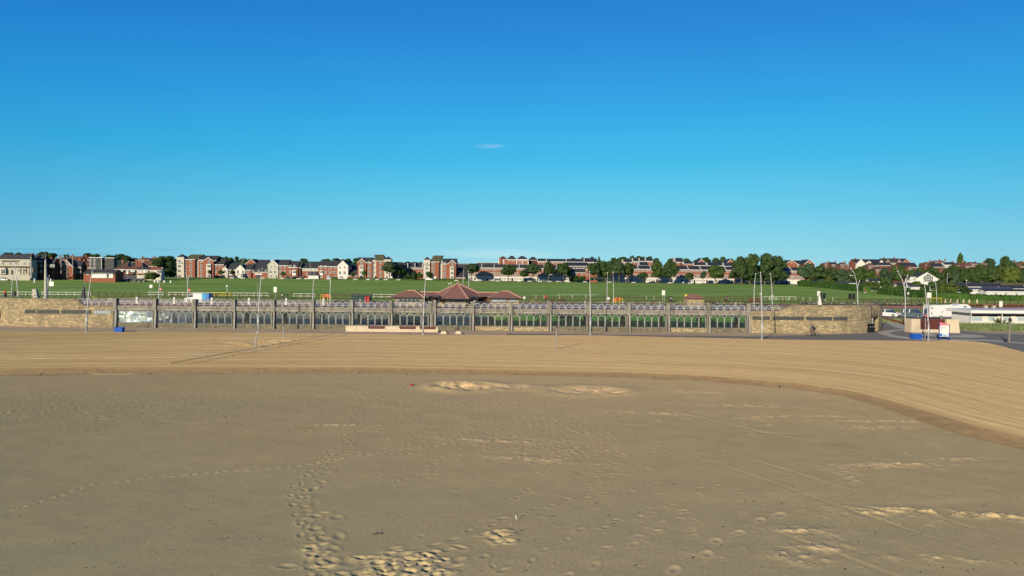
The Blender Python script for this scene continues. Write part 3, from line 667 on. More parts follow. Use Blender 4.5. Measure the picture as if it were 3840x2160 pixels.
    MB().box(x0, x1, .3, 6.0, ZD-.016, ZD+.03).build('roof_walk', 'paving_red', root)
    MB().box(x0, x1, .3, 7.2, 0, .025).build('floor', 'plaza', root)
    # rear railing of the roof walk: white posts and bars
    rp = MB().box(-.16, .16, -.16, .16, 0, 1.02).mesh('rear_post', 'white_rail'); rg = MB().box(-.16, .16, -.16, .16, 0, .98).mesh('rear_post', 'concrete_light')
    for i, x in enumerate(PILX):
        if i == 9: continue
        link('rear_post', rp if i < 6 else rg, root, (x, 5.9, ZD+.03))
        if i < len(PILX)-1:
            a, b2 = x+.16, PILX[i+1]-.16; m = MB(); aw = (b2-a)/5
            if b2-a < 1: continue
            for z in (.3, .52, .74): m.tube([(a, 5.9, ZD+z), (b2, 5.9, ZD+z)], .022 if i < 5 else .014, 5)
            for k in range(5):
                c = a+aw*(k+.5); r = aw/2-.12
                m.tube([(c-r, 5.9, ZD)] + [(c-r*math.cos(math.pi*j/8), 5.9, ZD+.35+r*.95*math.sin(math.pi*j/8)) for j in range(9)] + [(c+r, 5.9, ZD)], .026 if i < 5 else .018, 4)
            m.build('rear_railing', 'white_rail' if i < 5 else 'galv', root)
arcade()
def wallstrip(name, pts, prof, mat, parent, thick=.5, door=None):
    """curved masonry wall along plan points; prof(s) gives its top height; door=(s0,s1,z) is left open"""
    P = [Vector(p) for p in pts]; S_ = [0]
    for a, b in zip(P, P[1:]): S_.append(S_[-1]+(b-a).length)
    tot = S_[-1]; n = int(tot/.35); V = []; UV = []; F = []; cuts = sorted(set([tot*k/n for k in range(n+1)] + ([door[0], door[1]] if door else []) + [prof[0] for prof in PROFCUT.get(name, [])]))
    def at(s):
        k = min(len(P)-2, max(0, int(np.searchsorted(S_, s)-1))); t = (s-S_[k])/(S_[k+1]-S_[k]); d = (P[k+1]-P[k]).normalized(); return P[k].lerp(P[k+1], t), Vector((-d.y, d.x))
    for a, b in zip(cuts, cuts[1:]):
        mid = (a+b)/2; isdoor = door and door[0] < mid < door[1]; z0 = door[2] if isdoor else -.05
        pa, na = at(a); pb, nb = at(b); ta, tb = prof(a), prof(b); i = len(V)
        q = [pa, pb, pb+nb*thick, pa+na*thick]
        for (p, s, o) in ((pa, a, 0), (pb, b, 0), (q[2], b, thick), (q[3], a, thick)): V.append((p.x, p.y, z0)); UV.append((s, z0+o))
        for (p, s, o, z) in ((pa, a, 0, ta), (pb, b, 0, tb), (q[2], b, thick, tb), (q[3], a, thick, ta)): V.append((p.x, p.y, z)); UV.append((s, z+o))
        fs = [(0, 1, 5, 4), (2, 3, 7, 6), (4, 5, 6, 7)]
        if isdoor: fs.append((3, 2, 1, 0))
        if door and abs(a-door[1]) < 1e-6 or a == 0: fs.append((3, 0, 4, 7))
        if door and abs(b-door[0]) < 1e-6 or b == tot: fs.append((1, 2, 6, 5))
        F += [tuple(i+k for k in f) for f in fs]
    me = np_mesh(name, V, F, mat, smooth=False, uv=UV) ; return link(name, me, parent), at, tot
PROFCUT = {}
def arc(cx, cy, r, a0, a1, n): return [(cx+r*math.cos(R(a0+(a1-a0)*k/n)), cy+r*math.sin(R(a0+(a1-a0)*k/n))) for k in range(n+1)]
def strip_window(root, at, s0, s1, z0, z1, n, glass='pane'):
    f = MB(); g = MB(); m = max(2, int((s1-s0)/.5))
    def seg(mb, a, b, za, zb, o0, o1):
        pa, na = at(a); pb, nb = at(b)
        mb.hexa([(*(pa-na*o1), za), (*(pb-nb*o1), za), (*(pb-nb*o0), za), (*(pa-na*o0), za)], [(*(pa-na*o1), zb), (*(pb-nb*o1), zb), (*(pb-nb*o0), zb), (*(pa-na*o0), zb)])
    for k in range(m):
        a, b = s0+(s1-s0)*k/m, s0+(s1-s0)*(k+1)/m
        seg(f, a, b, z0-.05, z0, -.02, .07); seg(f, a, b, z1, z1+.05, -.02, .07)
        seg(g, a, b, z0, z1, -.02, .025)
    for k in range(n+1):
        c = s0+(s1-s0)*k/n; seg(f, max(s0, c-.03), min(s1, c+.03), z0, z1, -.02, .06)
    fo = f.build('strip_window', 'window_bronze', root); g.build('pane', glass, fo)
def end_walls():
    # right-hand curved wall
    root = thing('curved_stone_wall', 'honey coloured masonry end of the arcade curving back to a doorway beside the bin', 'stone wall', (0, 0, 0))
    x0 = PILX[-1]+.27; cx, cy, r = 46.7, 117.2, 15.0
    pts = [(x0, YA-.1), (x0+1, YA-.1)] + [(x, YA-.1) for x in np.arange(x0+2, 46.0, 1.0)] + arc(cx, cy+.1, r, -90, 5, 44)
    s1 = W(2925, 1160, YA).x-x0; s2 = W(2965, 1150, YA).x-x0
    prof = lambda s: float(np.interp(s, [0, s1, s2, 200], [ZD-.02, ZD-.02, 4.12, 4.12])) if s < s2 else 4.12
    PROFCUT['wall'] = [(s1,), (s2,)]
    # doorway found by bearing
    Pn = [Vector(p) for p in pts]; cum = [0]
    for a, b in zip(Pn, Pn[1:]): cum.append(cum[-1]+(b-a).length)
    pxs = [PXof((p.x, p.y, 1.5)) for p in Pn]; kk = int(np.argmax(pxs))+1
    def spx(px): return float(np.interp(px, pxs[:kk], cum[:kk]))
    d0, d1 = spx(3268), spx(3293)
    o, at, tot = wallstrip('wall', pts, prof, 'stone', root, .6, (d0, d1, 2.15))
    cap = [(p[0], p[1]) for p in pts]; c = MB()
    for k in range(int(s2/.7)+1, int(tot/.7)):
        a, b = k*.7, (k+1)*.7; pa, na = at(a); pb, nb = at(b)
        c.hexa([(*(pa-na*.06), 4.12), (*(pb-nb*.06), 4.12), (*(pb+nb*.66), 4.12), (*(pa+na*.66), 4.12)], [(*(pa-na*.06), 4.24), (*(pb-nb*.06), 4.24), (*(pb+nb*.66), 4.24), (*(pa+na*.66), 4.24)])
    c.build('coping', 'stone_cap', root)
    def sx(px): return W(px, 1190, YA-.1).x-x0
    for a, b, n in ((2822, 2886, 5), (2896, 3015, 9)): strip_window(root, at, sx(a), sx(b), 1.98, 2.42, n)
    strip_window(root, at, spx(3022), spx(3119), 1.98, 2.42, 8); strip_window(root, at, spx(3125), spx(3177), 1.98, 2.42, 5)
    # railing of the low stretch next to the last pillar
    rl = MB(); y = YA+.15
    for z in (.28, .52): rl.tube([(x0, y, ZD+z), (x0+s1, y, ZD+z)], .02, 5)
    for k in range(4):
        c = x0+1.15*(k+.5)
        rl.tube([(c-.45, y, ZD)] + [(c-.45*math.cos(math.pi*j/8), y, ZD+.4+.42*math.sin(math.pi*j/8)) for j in range(9)] + [(c+.45, y, ZD)], .03, 5)
    ro = rl.build('railing', 'white_rail', root); MB().box(x0, x0+s2, y-.05, y+.06, ZD+.9, ZD+.96).build('handrail', 'dark_metal', ro)
    # solid ramp inside the wall
    MB().box(x0, 44.5, YA+.5, YA+3, ZD-.3, ZD).build('ramp', 'paving_red', root)
    h = W(2986, 1165, YA); m = MB(); m.tube([(h.x, YA-.15, 3.9), (h.x, YA-.75, 3.85), (h.x, YA-.75, 3.1), (h.x+.1, YA-.15, 2.9)], .03, 5); m.build('wall_bracket', 'galv', root)
    dm = MB(); pa, na = at(d0); pb, nb = at(d1); dm.hexa([(*(pa+na*.5), 0), (*(pb+nb*.5), 0), (*(pb+nb*.6), 0), (*(pa+na*.6), 0)], [(*(pa+na*.5), 2.15), (*(pb+nb*.5), 2.15), (*(pb+nb*.6), 2.15), (*(pa+na*.6), 2.15)]); dm.build('door', 'dark_metal', root)
    # left-hand curved wall
    root = thing('curved_stone_wall', 'yellow and mossy masonry wall at the far left with four strips of small windows', 'stone wall', (0, 0, 0))
    x1 = PILX[0]-.27; cx, cy, r = -71.5, 117.3, 15.0
    pts = arc(cx, cy, r, -142, -90, 24) + [(x, YA-.1) for x in np.arange(-71, x1-.5, 1.0)] + [(x1, YA-.1)]
    Sx = lambda px: None
    tot_ = sum((Vector(a)-Vector(b)).length for a, b in zip(pts, pts[1:]))
    def sl(px): return tot_-(x1-W(px, 1170, YA-.1).x)
    a1, a2 = sl(292), sl(314)
    PROFCUT['wall'] = [(a1,), (a2,)]
    prof = lambda s: float(np.interp(s, [0, a1, a2, 400], [4.15, 4.15, ZD-.02, ZD-.02])) if s > a1 else 4.15
    o, at, tot = wallstrip('wall', pts, prof, 'stone', root, .6)
    c = MB()
    for k in range(0, int(a1/.7)):
        a, b = k*.7, (k+1)*.7; pa, na = at(a); pb, nb = at(b)
        c.hexa([(*(pa-na*.06), 4.15), (*(pb-nb*.06), 4.15), (*(pb+nb*.66), 4.15), (*(pa+na*.66), 4.15)], [(*(pa-na*.06), 4.27), (*(pb-nb*.06), 4.27), (*(pb+nb*.66), 4.27), (*(pa+na*.66), 4.27)])
    c.build('coping', 'stone_cap', root)
    for a, b, n, g in ((93, 133, 6, 'pane'), (140, 222, 10, 'pane'), (231, 343, 12, 'pane'), (353, 415, 6, 'pane_light')): strip_window(root, at, sl(a), sl(b), 2.02, 2.52, n, g)
    rl = MB(); y = YA+.15; xa = W(316, 1150, YA).x; aw = (x1-xa)/4
    for z in (.2, .42, .64): rl.tube([(xa-.8, y, ZD+z), (x1, y, ZD+z)], .03, 5)
    for k in range(4):
        c = xa+aw*(k+.4); rl.tube([(c-.5, y, ZD)] + [(c-.5*math.cos(math.pi*j/8), y, ZD+.35+.5*math.sin(math.pi*j/8)) for j in range(9)] + [(c+.5, y, ZD)], .035, 5)
    ro = rl.build('railing', 'white_rail', root); MB().box(xa-2, x1, y-.05, y+.06, ZD+.92, ZD+.98).build('handrail', 'galv', ro)
    MB().box(xa-4, x1, YA+.5, YA+6.0, ZD-.3, ZD).build('roof_walk', 'paving_red', root)
    rear = MB()
    for z in (.3, .52, .74): rear.tube([(xa, YA+5.9, ZD+z), (PILX[0], YA+5.9, ZD+z)], .022, 5)
    for k in range(5):
        c = xa+1.1*(k+.5); rear.tube([(c-.42, YA+5.9, ZD)] + [(c-.42*math.cos(math.pi*j/8), YA+5.9, ZD+.35+.42*math.sin(math.pi*j/8)) for j in range(9)] + [(c+.42, YA+5.9, ZD)], .026, 4)
    rear.build('rear_railing', 'white_rail', root)
end_walls()
# ground raised inside both stone ends
def raised(name, pts, z, mat):
    m = MB(); m.prism(pts, 'z', -.05, z); return struct(m.build(name, mat))
raised('raised_terrace', [(-82.5, 110), (-78, 104.9), (-74, 103.4), (-71, 103.0), (-66.5, 103.0), (-66.5, 113.4), (-83.5, 113.4)], 3.3, 'plaza')
raised('raised_terrace', [(44.6, 103.1), (50.5, 103.7), (54.5, 105.7), (57.8, 108.8), (60.2, 113.2), (60.7, 117), (44.6, 117)], 3.3, 'plaza')
# ------------------------------------------------------------------ pavilion
def hiproof(mb, x0, x1, y0, y1, z0, z1, rx0, rx1, ry=None):
    """hip roof with UVs left to object coordinates: eaves rectangle to a ridge rx0..rx1"""
    ry = (y0+y1)/2 if ry is None else ry
    a, b, c, d = (x0, y0, z0), (x1, y0, z0), (x1, y1, z0), (x0, y1, z0); e, f = (rx0, ry, z1), (rx1, ry, z1)
    if abs(rx1-rx0) < .05:
        e = ((rx0+rx1)/2, ry, z1)
        mb.quad([a, b, e]).quad([b, c, e]).quad([c, d, e]).quad([d, a, e])
    else: mb.quad([a, b, f, e]).quad([b, c, f]).quad([c, d, e, f]).quad([d, a, e])
    mb.quad([d, c, b, a]); return mb
def roof_uv(me):
    """lay tile courses down each slope"""
    l = me.uv_layers.new(name='UVMap')
    for p in me.polygons:
        n = p.normal; h = Vector((-n.y, n.x, 0)); h = h.normalized() if h.length > 1e-3 else Vector((1, 0, 0)); s = n.cross(h)
        for li in p.loop_indices: co = me.vertices[me.loops[li].vertex_index].co; l.data[li].uv = (co.dot(h)*2.0, co.dot(s)*2.0)
def tiled_roof(root, quads, name='roof'):
    m = MB()
    for q in quads: m.quad(q)
    me = m.mesh(name, 'pantile'); roof_uv(me); return link(name, me, root)
def pavilion():
    YP = 118.0
    root = thing('pavilion', 'low refreshment pavilion with a tall red pantiled central roof and two tiled wings', 'pavilion', (W(1715, 1150, YP).x, YP, 0))
    ox = root.location.x
    X = lambda px, Y=YP: W(px, 1110, Y).x-ox
    Z = lambda px, py, Y=YP: W(px, py, Y).z
    ze = Z(1530, 1114); zc = Z(1715, 1117)
    def wing(xa, xb, ra, rb, nm):
        x0, x1 = X(xa), X(xb); r0, r1 = X(ra, YP+3), X(rb, YP+3); zr = Z((xa+xb)/2, 1089 if xa < 1700 else 1092, YP+3)
        m = MB(); hiproof(m, x0, x1, 0, 6, ze, zr, r0, r1); me = m.mesh('roof', 'pantile'); roof_uv(me); ro = link('roof', me, root)
        rd = MB()
        for p, q in (((x0, 0, ze), (r0, 3, zr)), ((x1, 0, ze), (r1, 3, zr)), ((r0, 3, zr), (r1, 3, zr)), ((x0, 6, ze), (r0, 3, zr)), ((x1, 6, ze), (r1, 3, zr))): rd.tube([p, q], .11, 5)
        rd.build('ridge_tiles', 'terracotta_pale', ro)
        MB().box(x0-.03, x1+.03, -.12, -.01, ze-.16, ze-.005).build('gutter', 'dark_metal', ro)
        MB().box(x0+.5, x1-.5, .5, 5.5, .0, ze-.012).build('wall', 'stone_plain', root)
        return x0, x1
    m_ = plain('terracotta_pale', (.50, .30, .21), .8, var=.15)
    l0, l1 = wing(1466, 1592, 1527, 1555, 'l'); r0, r1 = wing(1830, 1957, 1882, 1906, 'r')
    # central pyramid, eight-sided look: front face plus splayed sides
    cx0, cx1 = X(1600), X(1825); ap = (X(1717, YP+5.5), 5.5, Z(1717, 1063, YP+5.5)); fx0, fx1 = X(1655), X(1757)
    P = [(cx0, 3.2, zc), (fx0, -.6, zc-.12), (fx1, -.6, zc-.12), (cx1, 3.2, zc), (cx1, 8, zc), (fx1, 11.5, zc), (fx0, 11.5, zc), (cx0, 8, zc)]
    qs = [[P[i], P[(i+1) % 8], ap] for i in range(8)] + [list(reversed(P))]
    ro = tiled_roof(root, qs); rd = MB()
    for p in P: rd.tube([p, ap], .13, 5)
    rd.tube([ap, (ap[0], ap[1], ap[2]+.55)], [.14, .03], 6); rd.build('ridge_tiles', 'terracotta_pale', ro)
    g = MB()
    for a, b in zip(P[:3], P[1:4]): g.tube([(a[0], a[1]-.08, a[2]-.07), (b[0], b[1]-.08, b[2]-.07)], .08, 5)
    g.build('gutter', 'dark_metal', ro)
    # links between
    for a, b in ((1560, 1660), (1770, 1875)):
        x0, x1 = X(a), X(b); zr = Z(1700, 1096, YP+4.2); zl = Z(1700, 1112, YP+2)
        q = tiled_roof(root, [[(x0, 1.6, zl), (x1, 1.6, zl), (x1, 4.2, zr), (x0, 4.2, zr)], [(x0, 4.2, zr), (x1, 4.2, zr), (x1, 6.8, zl), (x0, 6.8, zl)]]); MB().tube([(x0, 4.2, zr+.02), (x1, 4.2, zr+.02)], .11, 5).build('ridge_tiles', 'terracotta_pale', q)
    MB().box(cx0+.8, cx1-.8, 3.4, 7.9, 0, zc-.02).box(fx0+.5, fx1-.5, .6, 3.4, 0, zc-.14).build('wall', 'stone_plain', root)
    for u0, u1 in ((l1-1.2, cx0+.8), (cx1-.8, r0+1.2)): MB().box(u0, u1, 2.3, 6.2, 0, ze-.35).build('link_wall', 'brown_roof', root)
    # glazing
    def win(a, b, y0, y1, yy, n, fr='galv', pn='pane'):
        x0, x1 = X(a, YP+yy), X(b, YP+yy); z1_, z0_ = Z((a+b)/2, y0, YP+yy), Z((a+b)/2, y1, YP+yy)
        m = MB().box(x0, x1, yy-.10, yy-.02, z1_, z1_+.09).box(x0, x1, yy-.10, yy-.02, z0_-.09, z0_)
        for k in range(n+1): c = x0+(x1-x0)*k/n; m.box(c-.04, c+.04, yy-.1, yy-.02, z0_, z1_)
        o = m.build('window', fr, root); MB().box(x0, x1, yy-.05, yy-.01, z0_, z1_).build('pane', pn, o)
    win(1497, 1575, 1122, 1133, .5, 5); win(1847, 1897, 1123, 1130, .5, 9, 'galv', 'pane_light'); win(1910, 1932, 1123, 1130, .5, 3, 'galv', 'pane_light')
    win(1683, 1742, 1121, 1133, .6, 7); win(1606, 1650, 1121, 1133, 3.4, 4, 'dark_metal'); win(1762, 1815, 1121, 1133, 3.4, 5, 'dark_metal')
    # dark box canopies either side of the centre
    for a, b, y0, y1 in ((1606, 1648, 1110, 1113), (1757, 1791, 1110, 1130)):
        x0, x1 = X(a, YP-.8), X(b, YP-.8); z1_ = Z(1700, y0, YP-.8); z0_ = Z(1700, y1, YP-.8)
        m = MB().box(x0, x1, -1.2, .5, z1_-.14, z1_)
        for xx in (x0+.05, x1-.05): m.tube([(xx, -1.15, z1_-.1), (xx, -1.15, 2.0)], .06, 5)
        if y1 > 1120:
            for k in range(1, 8): m.tube([(x0+(x1-x0)*k/8, -1.15, z1_-.1), (x0+(x1-x0)*k/8, -1.15, z1_-.1-.5)], .02, 4)
        m.build('canopy', 'dark_metal', root)
pavilion()
# terrace in front of the pavilion and seating seen through the arches
raised('pavilion_terrace', [(W(1460, 1150, 114).x, 113), (W(1835, 1150, 114).x, 113), (W(1835, 1150, 114).x, 118.4), (W(1460, 1150, 114).x, 118.4)], 1.15, 'precast_grey')
def gable_prism(mb, x0, x1, y0, y1, z0, ze, zr, axis='x'):
    if axis == 'x': mb.prism([(y0, z0), (y1, z0), (y1, ze), ((y0+y1)/2, zr), (y0, ze)], 'x', x0, x1)
    else: mb.prism([(x0, z0), (x1, z0), (x1, ze), ((x0+x1)/2, zr), (x0, ze)], 'y', y0, y1)
    return mb
# ------------------------------------------------------------------ buildings
_wm = {}
def window_mesh(w, h, style='w', pane='pane'):
    key = (round(w, 1), round(h, 1), style, pane)
    if key not in _wm:
        w, h = key[0]/2, key[1]/2; fw = .11 if style != 't' else .07; m = MB()
        m.box(-w, w, -.10, .02, h-fw, h).box(-w, w, -.12, .02, -h, -h+fw+.03).box(-w, -w+fw, -.10, .02, -h, h).box(w-fw, w, -.10, .02, -h, h)
        if w > .35: m.box(-.045, .045, -.09, .02, -h, h)
        if h > .6 and style != 'b': m.box(-w, w, -.09, .02, h*.25, h*.25+.06)
        m.use(1).box(-w+fw*.5, w-fw*.5, -.04, .01, -h+.05, h-.05)
        _wm[key] = m.mesh('window', ['white', pane])
    return _wm[key]
class B:
    """a building set out from pixel extents at its own distance Y; local origin at its foot"""
    def __init__(s, name, label, cat, xc, Y, group=None, zbase=None):
        p = W(xc, 1040, Y); s.Y = Y; s.zb = Zg(p.x, Y) if zbase is None else zbase
        s.root = thing(name, label, cat, (p.x, Y, s.zb), 0, group); s.x = p.x
    def X(s, px, d=0): return W(px, 1030, s.Y+d).x-s.x
    def Z(s, px, py, d=0): return W(px, py, s.Y+d).z-s.zb
    def vol(s, x0, x1, ye, yr, kind, wall='brick', roof='slate', d=0, depth=9, ridge=None, trim=True, z0=-.6, chim=(), over=.3):
        c = (x0+x1)/2; a, b = s.X(x0, d), s.X(x1, d); ze = s.Z(c, ye, d)
        y0, y1 = d, d+depth
        if kind == 'flat':
            MB().box(a, b, y0, y1, z0, ze).build('wall', wall, s.root)
            r = MB().box(a-over*.5, b+over*.5, y0-over*.5, y1, ze+.003, ze+.28).build('roof', roof, s.root)
        elif kind == 'side':
            zr = s.Z(c, yr, d+depth/2); MB().prism([(y0, z0), (y1, z0), (y1, ze), ((y0+y1)/2, zr-.05), (y0, ze)], 'x', a, b).build('wall', wall, s.root)
            k = (zr-ze)/(depth/2); e = over; t = .22
            r = MB().prism([(y0-e, ze-k*e), ((y0+y1)/2, zr), (y1+e, ze-k*e), (y1+e, ze-k*e+t), ((y0+y1)/2, zr+t), (y0-e, ze-k*e+t)], 'x', a-.15, b+.15).build('roof', roof, s.root)
            if trim: MB().box(a-.1, b+.1, y0-e-.07, y0-e-.005, ze-k*e-.12, ze-k*e+t*.8).build('gutter', 'white', r)
        elif kind == 'front':
            zr = s.Z(c, yr, d); MB().prism([(a, z0), (b, z0), (b, ze), ((a+b)/2, zr-.05), (a, ze)], 'y', y0, y1).build('wall', wall, s.root)
            k = (zr-ze)/((b-a)/2); e = over; t = .2; m = (a+b)/2
            r = MB().prism([(a-e, ze-k*e), (m, zr), (b+e, ze-k*e), (b+e, ze-k*e+t), (m, zr+t), (a-e, ze-k*e+t)], 'y', y0-.05, y1).build('roof', roof, s.root)
            if trim: MB().prism([(a-e, ze-k*e-.12), (m, zr-.12), (b+e, ze-k*e-.12), (b+e, ze-k*e+t), (m, zr+t+.02), (a-e, ze-k*e+t)], 'y', y0-.16, y0-.055).build('bargeboard', 'white', r)
        elif kind in ('hip', 'pyr'):
            zr = s.Z(c, yr, d+depth/2); MB().box(a, b, y0, y1, z0, ze).build('wall', wall, s.root); m = MB()
            if kind == 'pyr': r0 = r1 = (a+b)/2
            elif ridge: r0, r1 = s.X(ridge[0], d), s.X(ridge[1], d)
            else: q = min((b-a)/2-.1, depth/2); r0, r1 = a+q*.8, b-q*.8
            hiproof(m, a-over, b+over, y0-over, y1+over, ze+.004, zr, r0, r1); r = m.build('roof', roof, s.root)
            if trim: MB().box(a-over, b+over, y0-over-.08, y0-over-.01, ze-.12, ze+.12).build('gutter', 'white', r)
        for cxp in chim:
            xx = s.X(cxp, d+depth/2); zz = s.Z(c, yr, d+depth/2)
            m = MB().box(xx-.55, xx+.55, y0+depth/2-.45, y0+depth/2+.45, zz-.8, zz+1.3)
            for q in (-.3, 0, .3): m.use(1).lathe([(.13, 0), (.11, .4)], (xx+q, y0+depth/2, zz+1.3), 6)
            m.build('chimney', ['brick', 'terracotta'], r)
        return s
    def wins(s, xs, ys, w, h, d=0, style='w', pane='pane'):
        k = s.Y/FPX
        for x in xs:
            for y in ys: link('window', window_mesh(w*k, h*k, style, pane), s.root, (s.X(x, d), d-.02, s.Z(x, y, d)))
        return s
    def box(s, name, mat, x0, x1, y0, y1, d=0, proud=.3, depth=None):
        a, b = s.X(x0, d), s.X(x1, d); z1, z0 = s.Z((x0+x1)/2, y0, d), s.Z((x0+x1)/2, y1, d)
        MB().box(a, b, d-proud, d+(depth or .0)-.004, z0, z1).build(name, mat, s.root); return s
    def door(s, x, y0, y1, w=5, mat='dark_metal', d=0): return s.box('door', mat, x-w/2, x+w/2, y0, y1, d, .06)
YB = 412
g4 = 'flats and houses facing the field'
b = B('apartment_block', 'four storey brick flats with pale corner turret, leftmost of the three tall blocks', 'flats', 738, YB, g4)
b.vol(690, 731, 973, 954, 'hip', 'brick', 'mossy_roof', 0, 12, (700, 752)).vol(731, 746, 969, 954, 'flat', 'pale_green', 'slate', 1.5, 9).vol(744, 763, 976, 961, 'side', 'brick', 'slate', 0, 11).vol(762, 801, 979, 966, 'front', 'brick', 'slate', -.4, 11).vol(757, 811, 976, 960, 'side', 'brick_dark', 'slate', 1.2, 9)
b.vol(663, 690, 965, 952, 'pyr', 'cream', 'slate', -1.0, 5).wins((695, 716), (980, 998, 1016, 1035), 9, 11).wins((739,), (980, 998, 1016), 6, 9, 1.5).wins((755,), (979, 998, 1016, 1035), 9, 11).wins((785,), (983,), 9, 15, -.4)
b.box('bay_window', 'cream', 775, 793, 990, 1040, -.4, .8).wins((784,), (998, 1017, 1035), 13, 10, -1.2).wins((673,), (980, 998, 1016, 1035), 11, 11, -1.0).box('balcony', 'galv', 664, 684, 983, 987, -1.0, .7)
b = B('brick_house', 'three storey brick house with a plain dark roof joined to the leftmost tall block', 'house', 822, YB, g4)
b.vol(800, 840, 992, 972, 'side', 'brick', 'slate', .5, 10).vol(838, 848, 996, 976, 'side', 'brick_dark', 'slate', 1.5, 9).wins((809, 825), (998, 1017), 8, 10, .5).wins((809, 825), (1035,), 8, 9, .5)
b = B('white_house', 'small pale gabled house between the red houses behind two ball shaped trees', 'house', 843, YB, g4)
b.vol(832, 854, 1011, 1001, 'front', 'cream', 'slate', -.5, 9).wins((843,), (1018,), 9, 10, -.5).door(843, 1032, 1043, 4, 'dark_metal', -.5)
b = B('terraced_house', 'low house with a broad dark roof and pale ground floor left of the white gable', 'house', 868, YB, g4)
b.vol(854, 884, 1011, 991, 'side', 'brick', 'slate', .3, 9).box('lower_wall', 'cream', 854, 870, 1012, 1045, .3, .04).wins((860, 876), (1018,), 7, 9, .3).wins((860, 874), (1036,), 8, 9, .3)
b = B('white_house', 'bright white gabled house with balconies behind a ball shaped tree', 'house', 901, YB, g4)
b.vol(883, 919, 1012, 994, 'front', 'render_white', 'slate', -.5, 10).wins((892, 911), (1019,), 9, 12, -.5).wins((890, 905, 914), (1037,), 6, 10, -.5).box('balcony', 'galv', 886, 917, 1026, 1029, -.5, .6)
b = B('brick_house', 'two storey brick house attached right of the bright white gable', 'house', 931, YB, g4)
b.vol(919, 942, 1012, 992, 'side', 'brick', 'slate', .2, 9).vol(942, 948, 1014, 995, 'side', 'brick_dark', 'slate', 1, 8).wins((928,), (1018, 1036), 9, 10, .2)
b = B('brick_house', 'low house with a big dark roof, dormers and a dark carport opening', 'house', 973, YB, g4)
b.vol(948, 1003, 1020, 999, 'side', 'brick', 'slate', .2, 10).wins((949, 971, 997), (1017,), 7, 10, -.2).box('garage_door', 'black', 959, 982, 1031, 1044, .2, .08).box('porch', 'white', 956, 985, 1026, 1030, .2, .5)
b = B('brick_house', 'red gabled house with rows of roofs standing behind the low white houses', 'house', 948, 470, 'houses up the slope')
b.vol(921, 962, 990, 972, 'front', 'brick', 'brown_roof', 0, 12).vol(962, 1000, 992, 975, 'side', 'brick', 'slate', 2, 10, ).vol(940, 1003, 1003, 988, 'side', 'brick', 'slate', -16, 9)
b = B('green_house', 'pale grey green gabled house with three storeys of white windows', 'house', 1023, YB, g4)
b.vol(1004, 1043, 994, 975, 'front', 'pale_green', 'slate', -.4, 11).wins((1016, 1031), (1000,), 6, 8, -.4).wins((1015, 1031), (1020,), 9, 10, -.4).wins((1016,), (1036,), 8, 8, -.4).door(1036, 1033, 1044, 4, 'dark_metal', -.4)
b = B('brick_house', 'three storey brick house attached right of the pale green gable', 'house', 1061, YB, g4)
b.vol(1043, 1081, 995, 975, 'side', 'brick', 'slate', .2, 10).wins((1052, 1068), (1001,), 8, 10, .2).wins((1052,), (1019,), 12, 10, .2).wins((1068,), (1019,), 8, 10, .2).wins((1052,), (1036,), 8, 8, .2)
b = B('brick_house', 'brick house with two roof dormers and a white oriel at its right end', 'house', 1102, YB, g4)
b.vol(1081, 1116, 1001, 980, 'side', 'brick', 'slate', .2, 10).vol(1116, 1128, 1003, 983, 'side', 'brick_dark', 'slate', 1, 9).wins((1088, 1104), (1000,), 8, 12, -.1).wins((1088,), (1020,), 7, 10, .2).box('oriel', 'white', 1097, 1110, 1013, 1032, .2, .6).wins((1103,), (1020,), 11, 10, -.4).wins((1103,), (1037,), 8, 8, .2).door(1079, 1033, 1045, 4, 'dark_metal', .2)
b = B('terraced_house', 'low block with a white upper band of small windows and dark garage openings', 'house', 1160, YB, g4)
b.vol(1128, 1194, 1007, 990, 'side', 'brick', 'slate', 2, 10).box('upper_band', 'cream', 1134, 1193, 1007, 1017, 2, .06).wins((1139, 1153, 1167, 1180), (1012,), 5, 6, 1.9, 'b').wins((1151,), (1028,), 7, 7, 2).vol(1156, 1194, 1033, 1019, 'side', 'white', 'slate', -1, 5).box('garage_door', 'black', 1122, 1140, 1034, 1046, 1, .1).door(1170, 1036, 1047, 7, 'white', -1.1)
b = B('brick_house', 'wide brick house with a white first floor oriel left of a tall cream gable', 'house', 1230, YB, g4)
b.vol(1194, 1266, 999, 979, 'side', 'brick', 'slate', .2, 11).wins((1205, 1221), (1001,), 8, 12, -.1).wins((1241, 1257), (1003,), 8, 10, .2).wins((1221, 1241), (1021,), 7, 10, .2).wins((1256,), (1021,), 12, 10, .2).box('oriel', 'white', 1200, 1212, 1014, 1032, .2, .6).wins((1206,), (1020,), 11, 10, -.4).wins((1206, 1257), (1038,), 8, 8, .2).door(1230, 1033, 1047, 8, 'pane_light', .2)
b = B('cream_house', 'tall cream gabled house at the right end of the wide brick house', 'house', 1285, YB, g4)
b.vol(1266, 1305, 997, 978, 'front', 'render_white', 'slate', -.4, 12).wins((1274, 1292), (1003,), 6, 9, -.4).wins((1275, 1292), (1023,), 9, 12, -.4).wins((1280,), (1039,), 9, 9, -.4)
b = B('low_house', 'single storey brick house with a large black roof left of the second tall block', 'house', 1322, YB, g4)
b.vol(1303, 1341, 1033, 1013, 'side', 'brick', 'slate', 0, 9).vol(1300, 1341, 1012, 994, 'side', 'cream', 'slate', 8, 9)
b = B('apartment_block', 'four storey brick flats with turret at right, middle of the three tall blocks', 'flats', 1403, YB, g4)
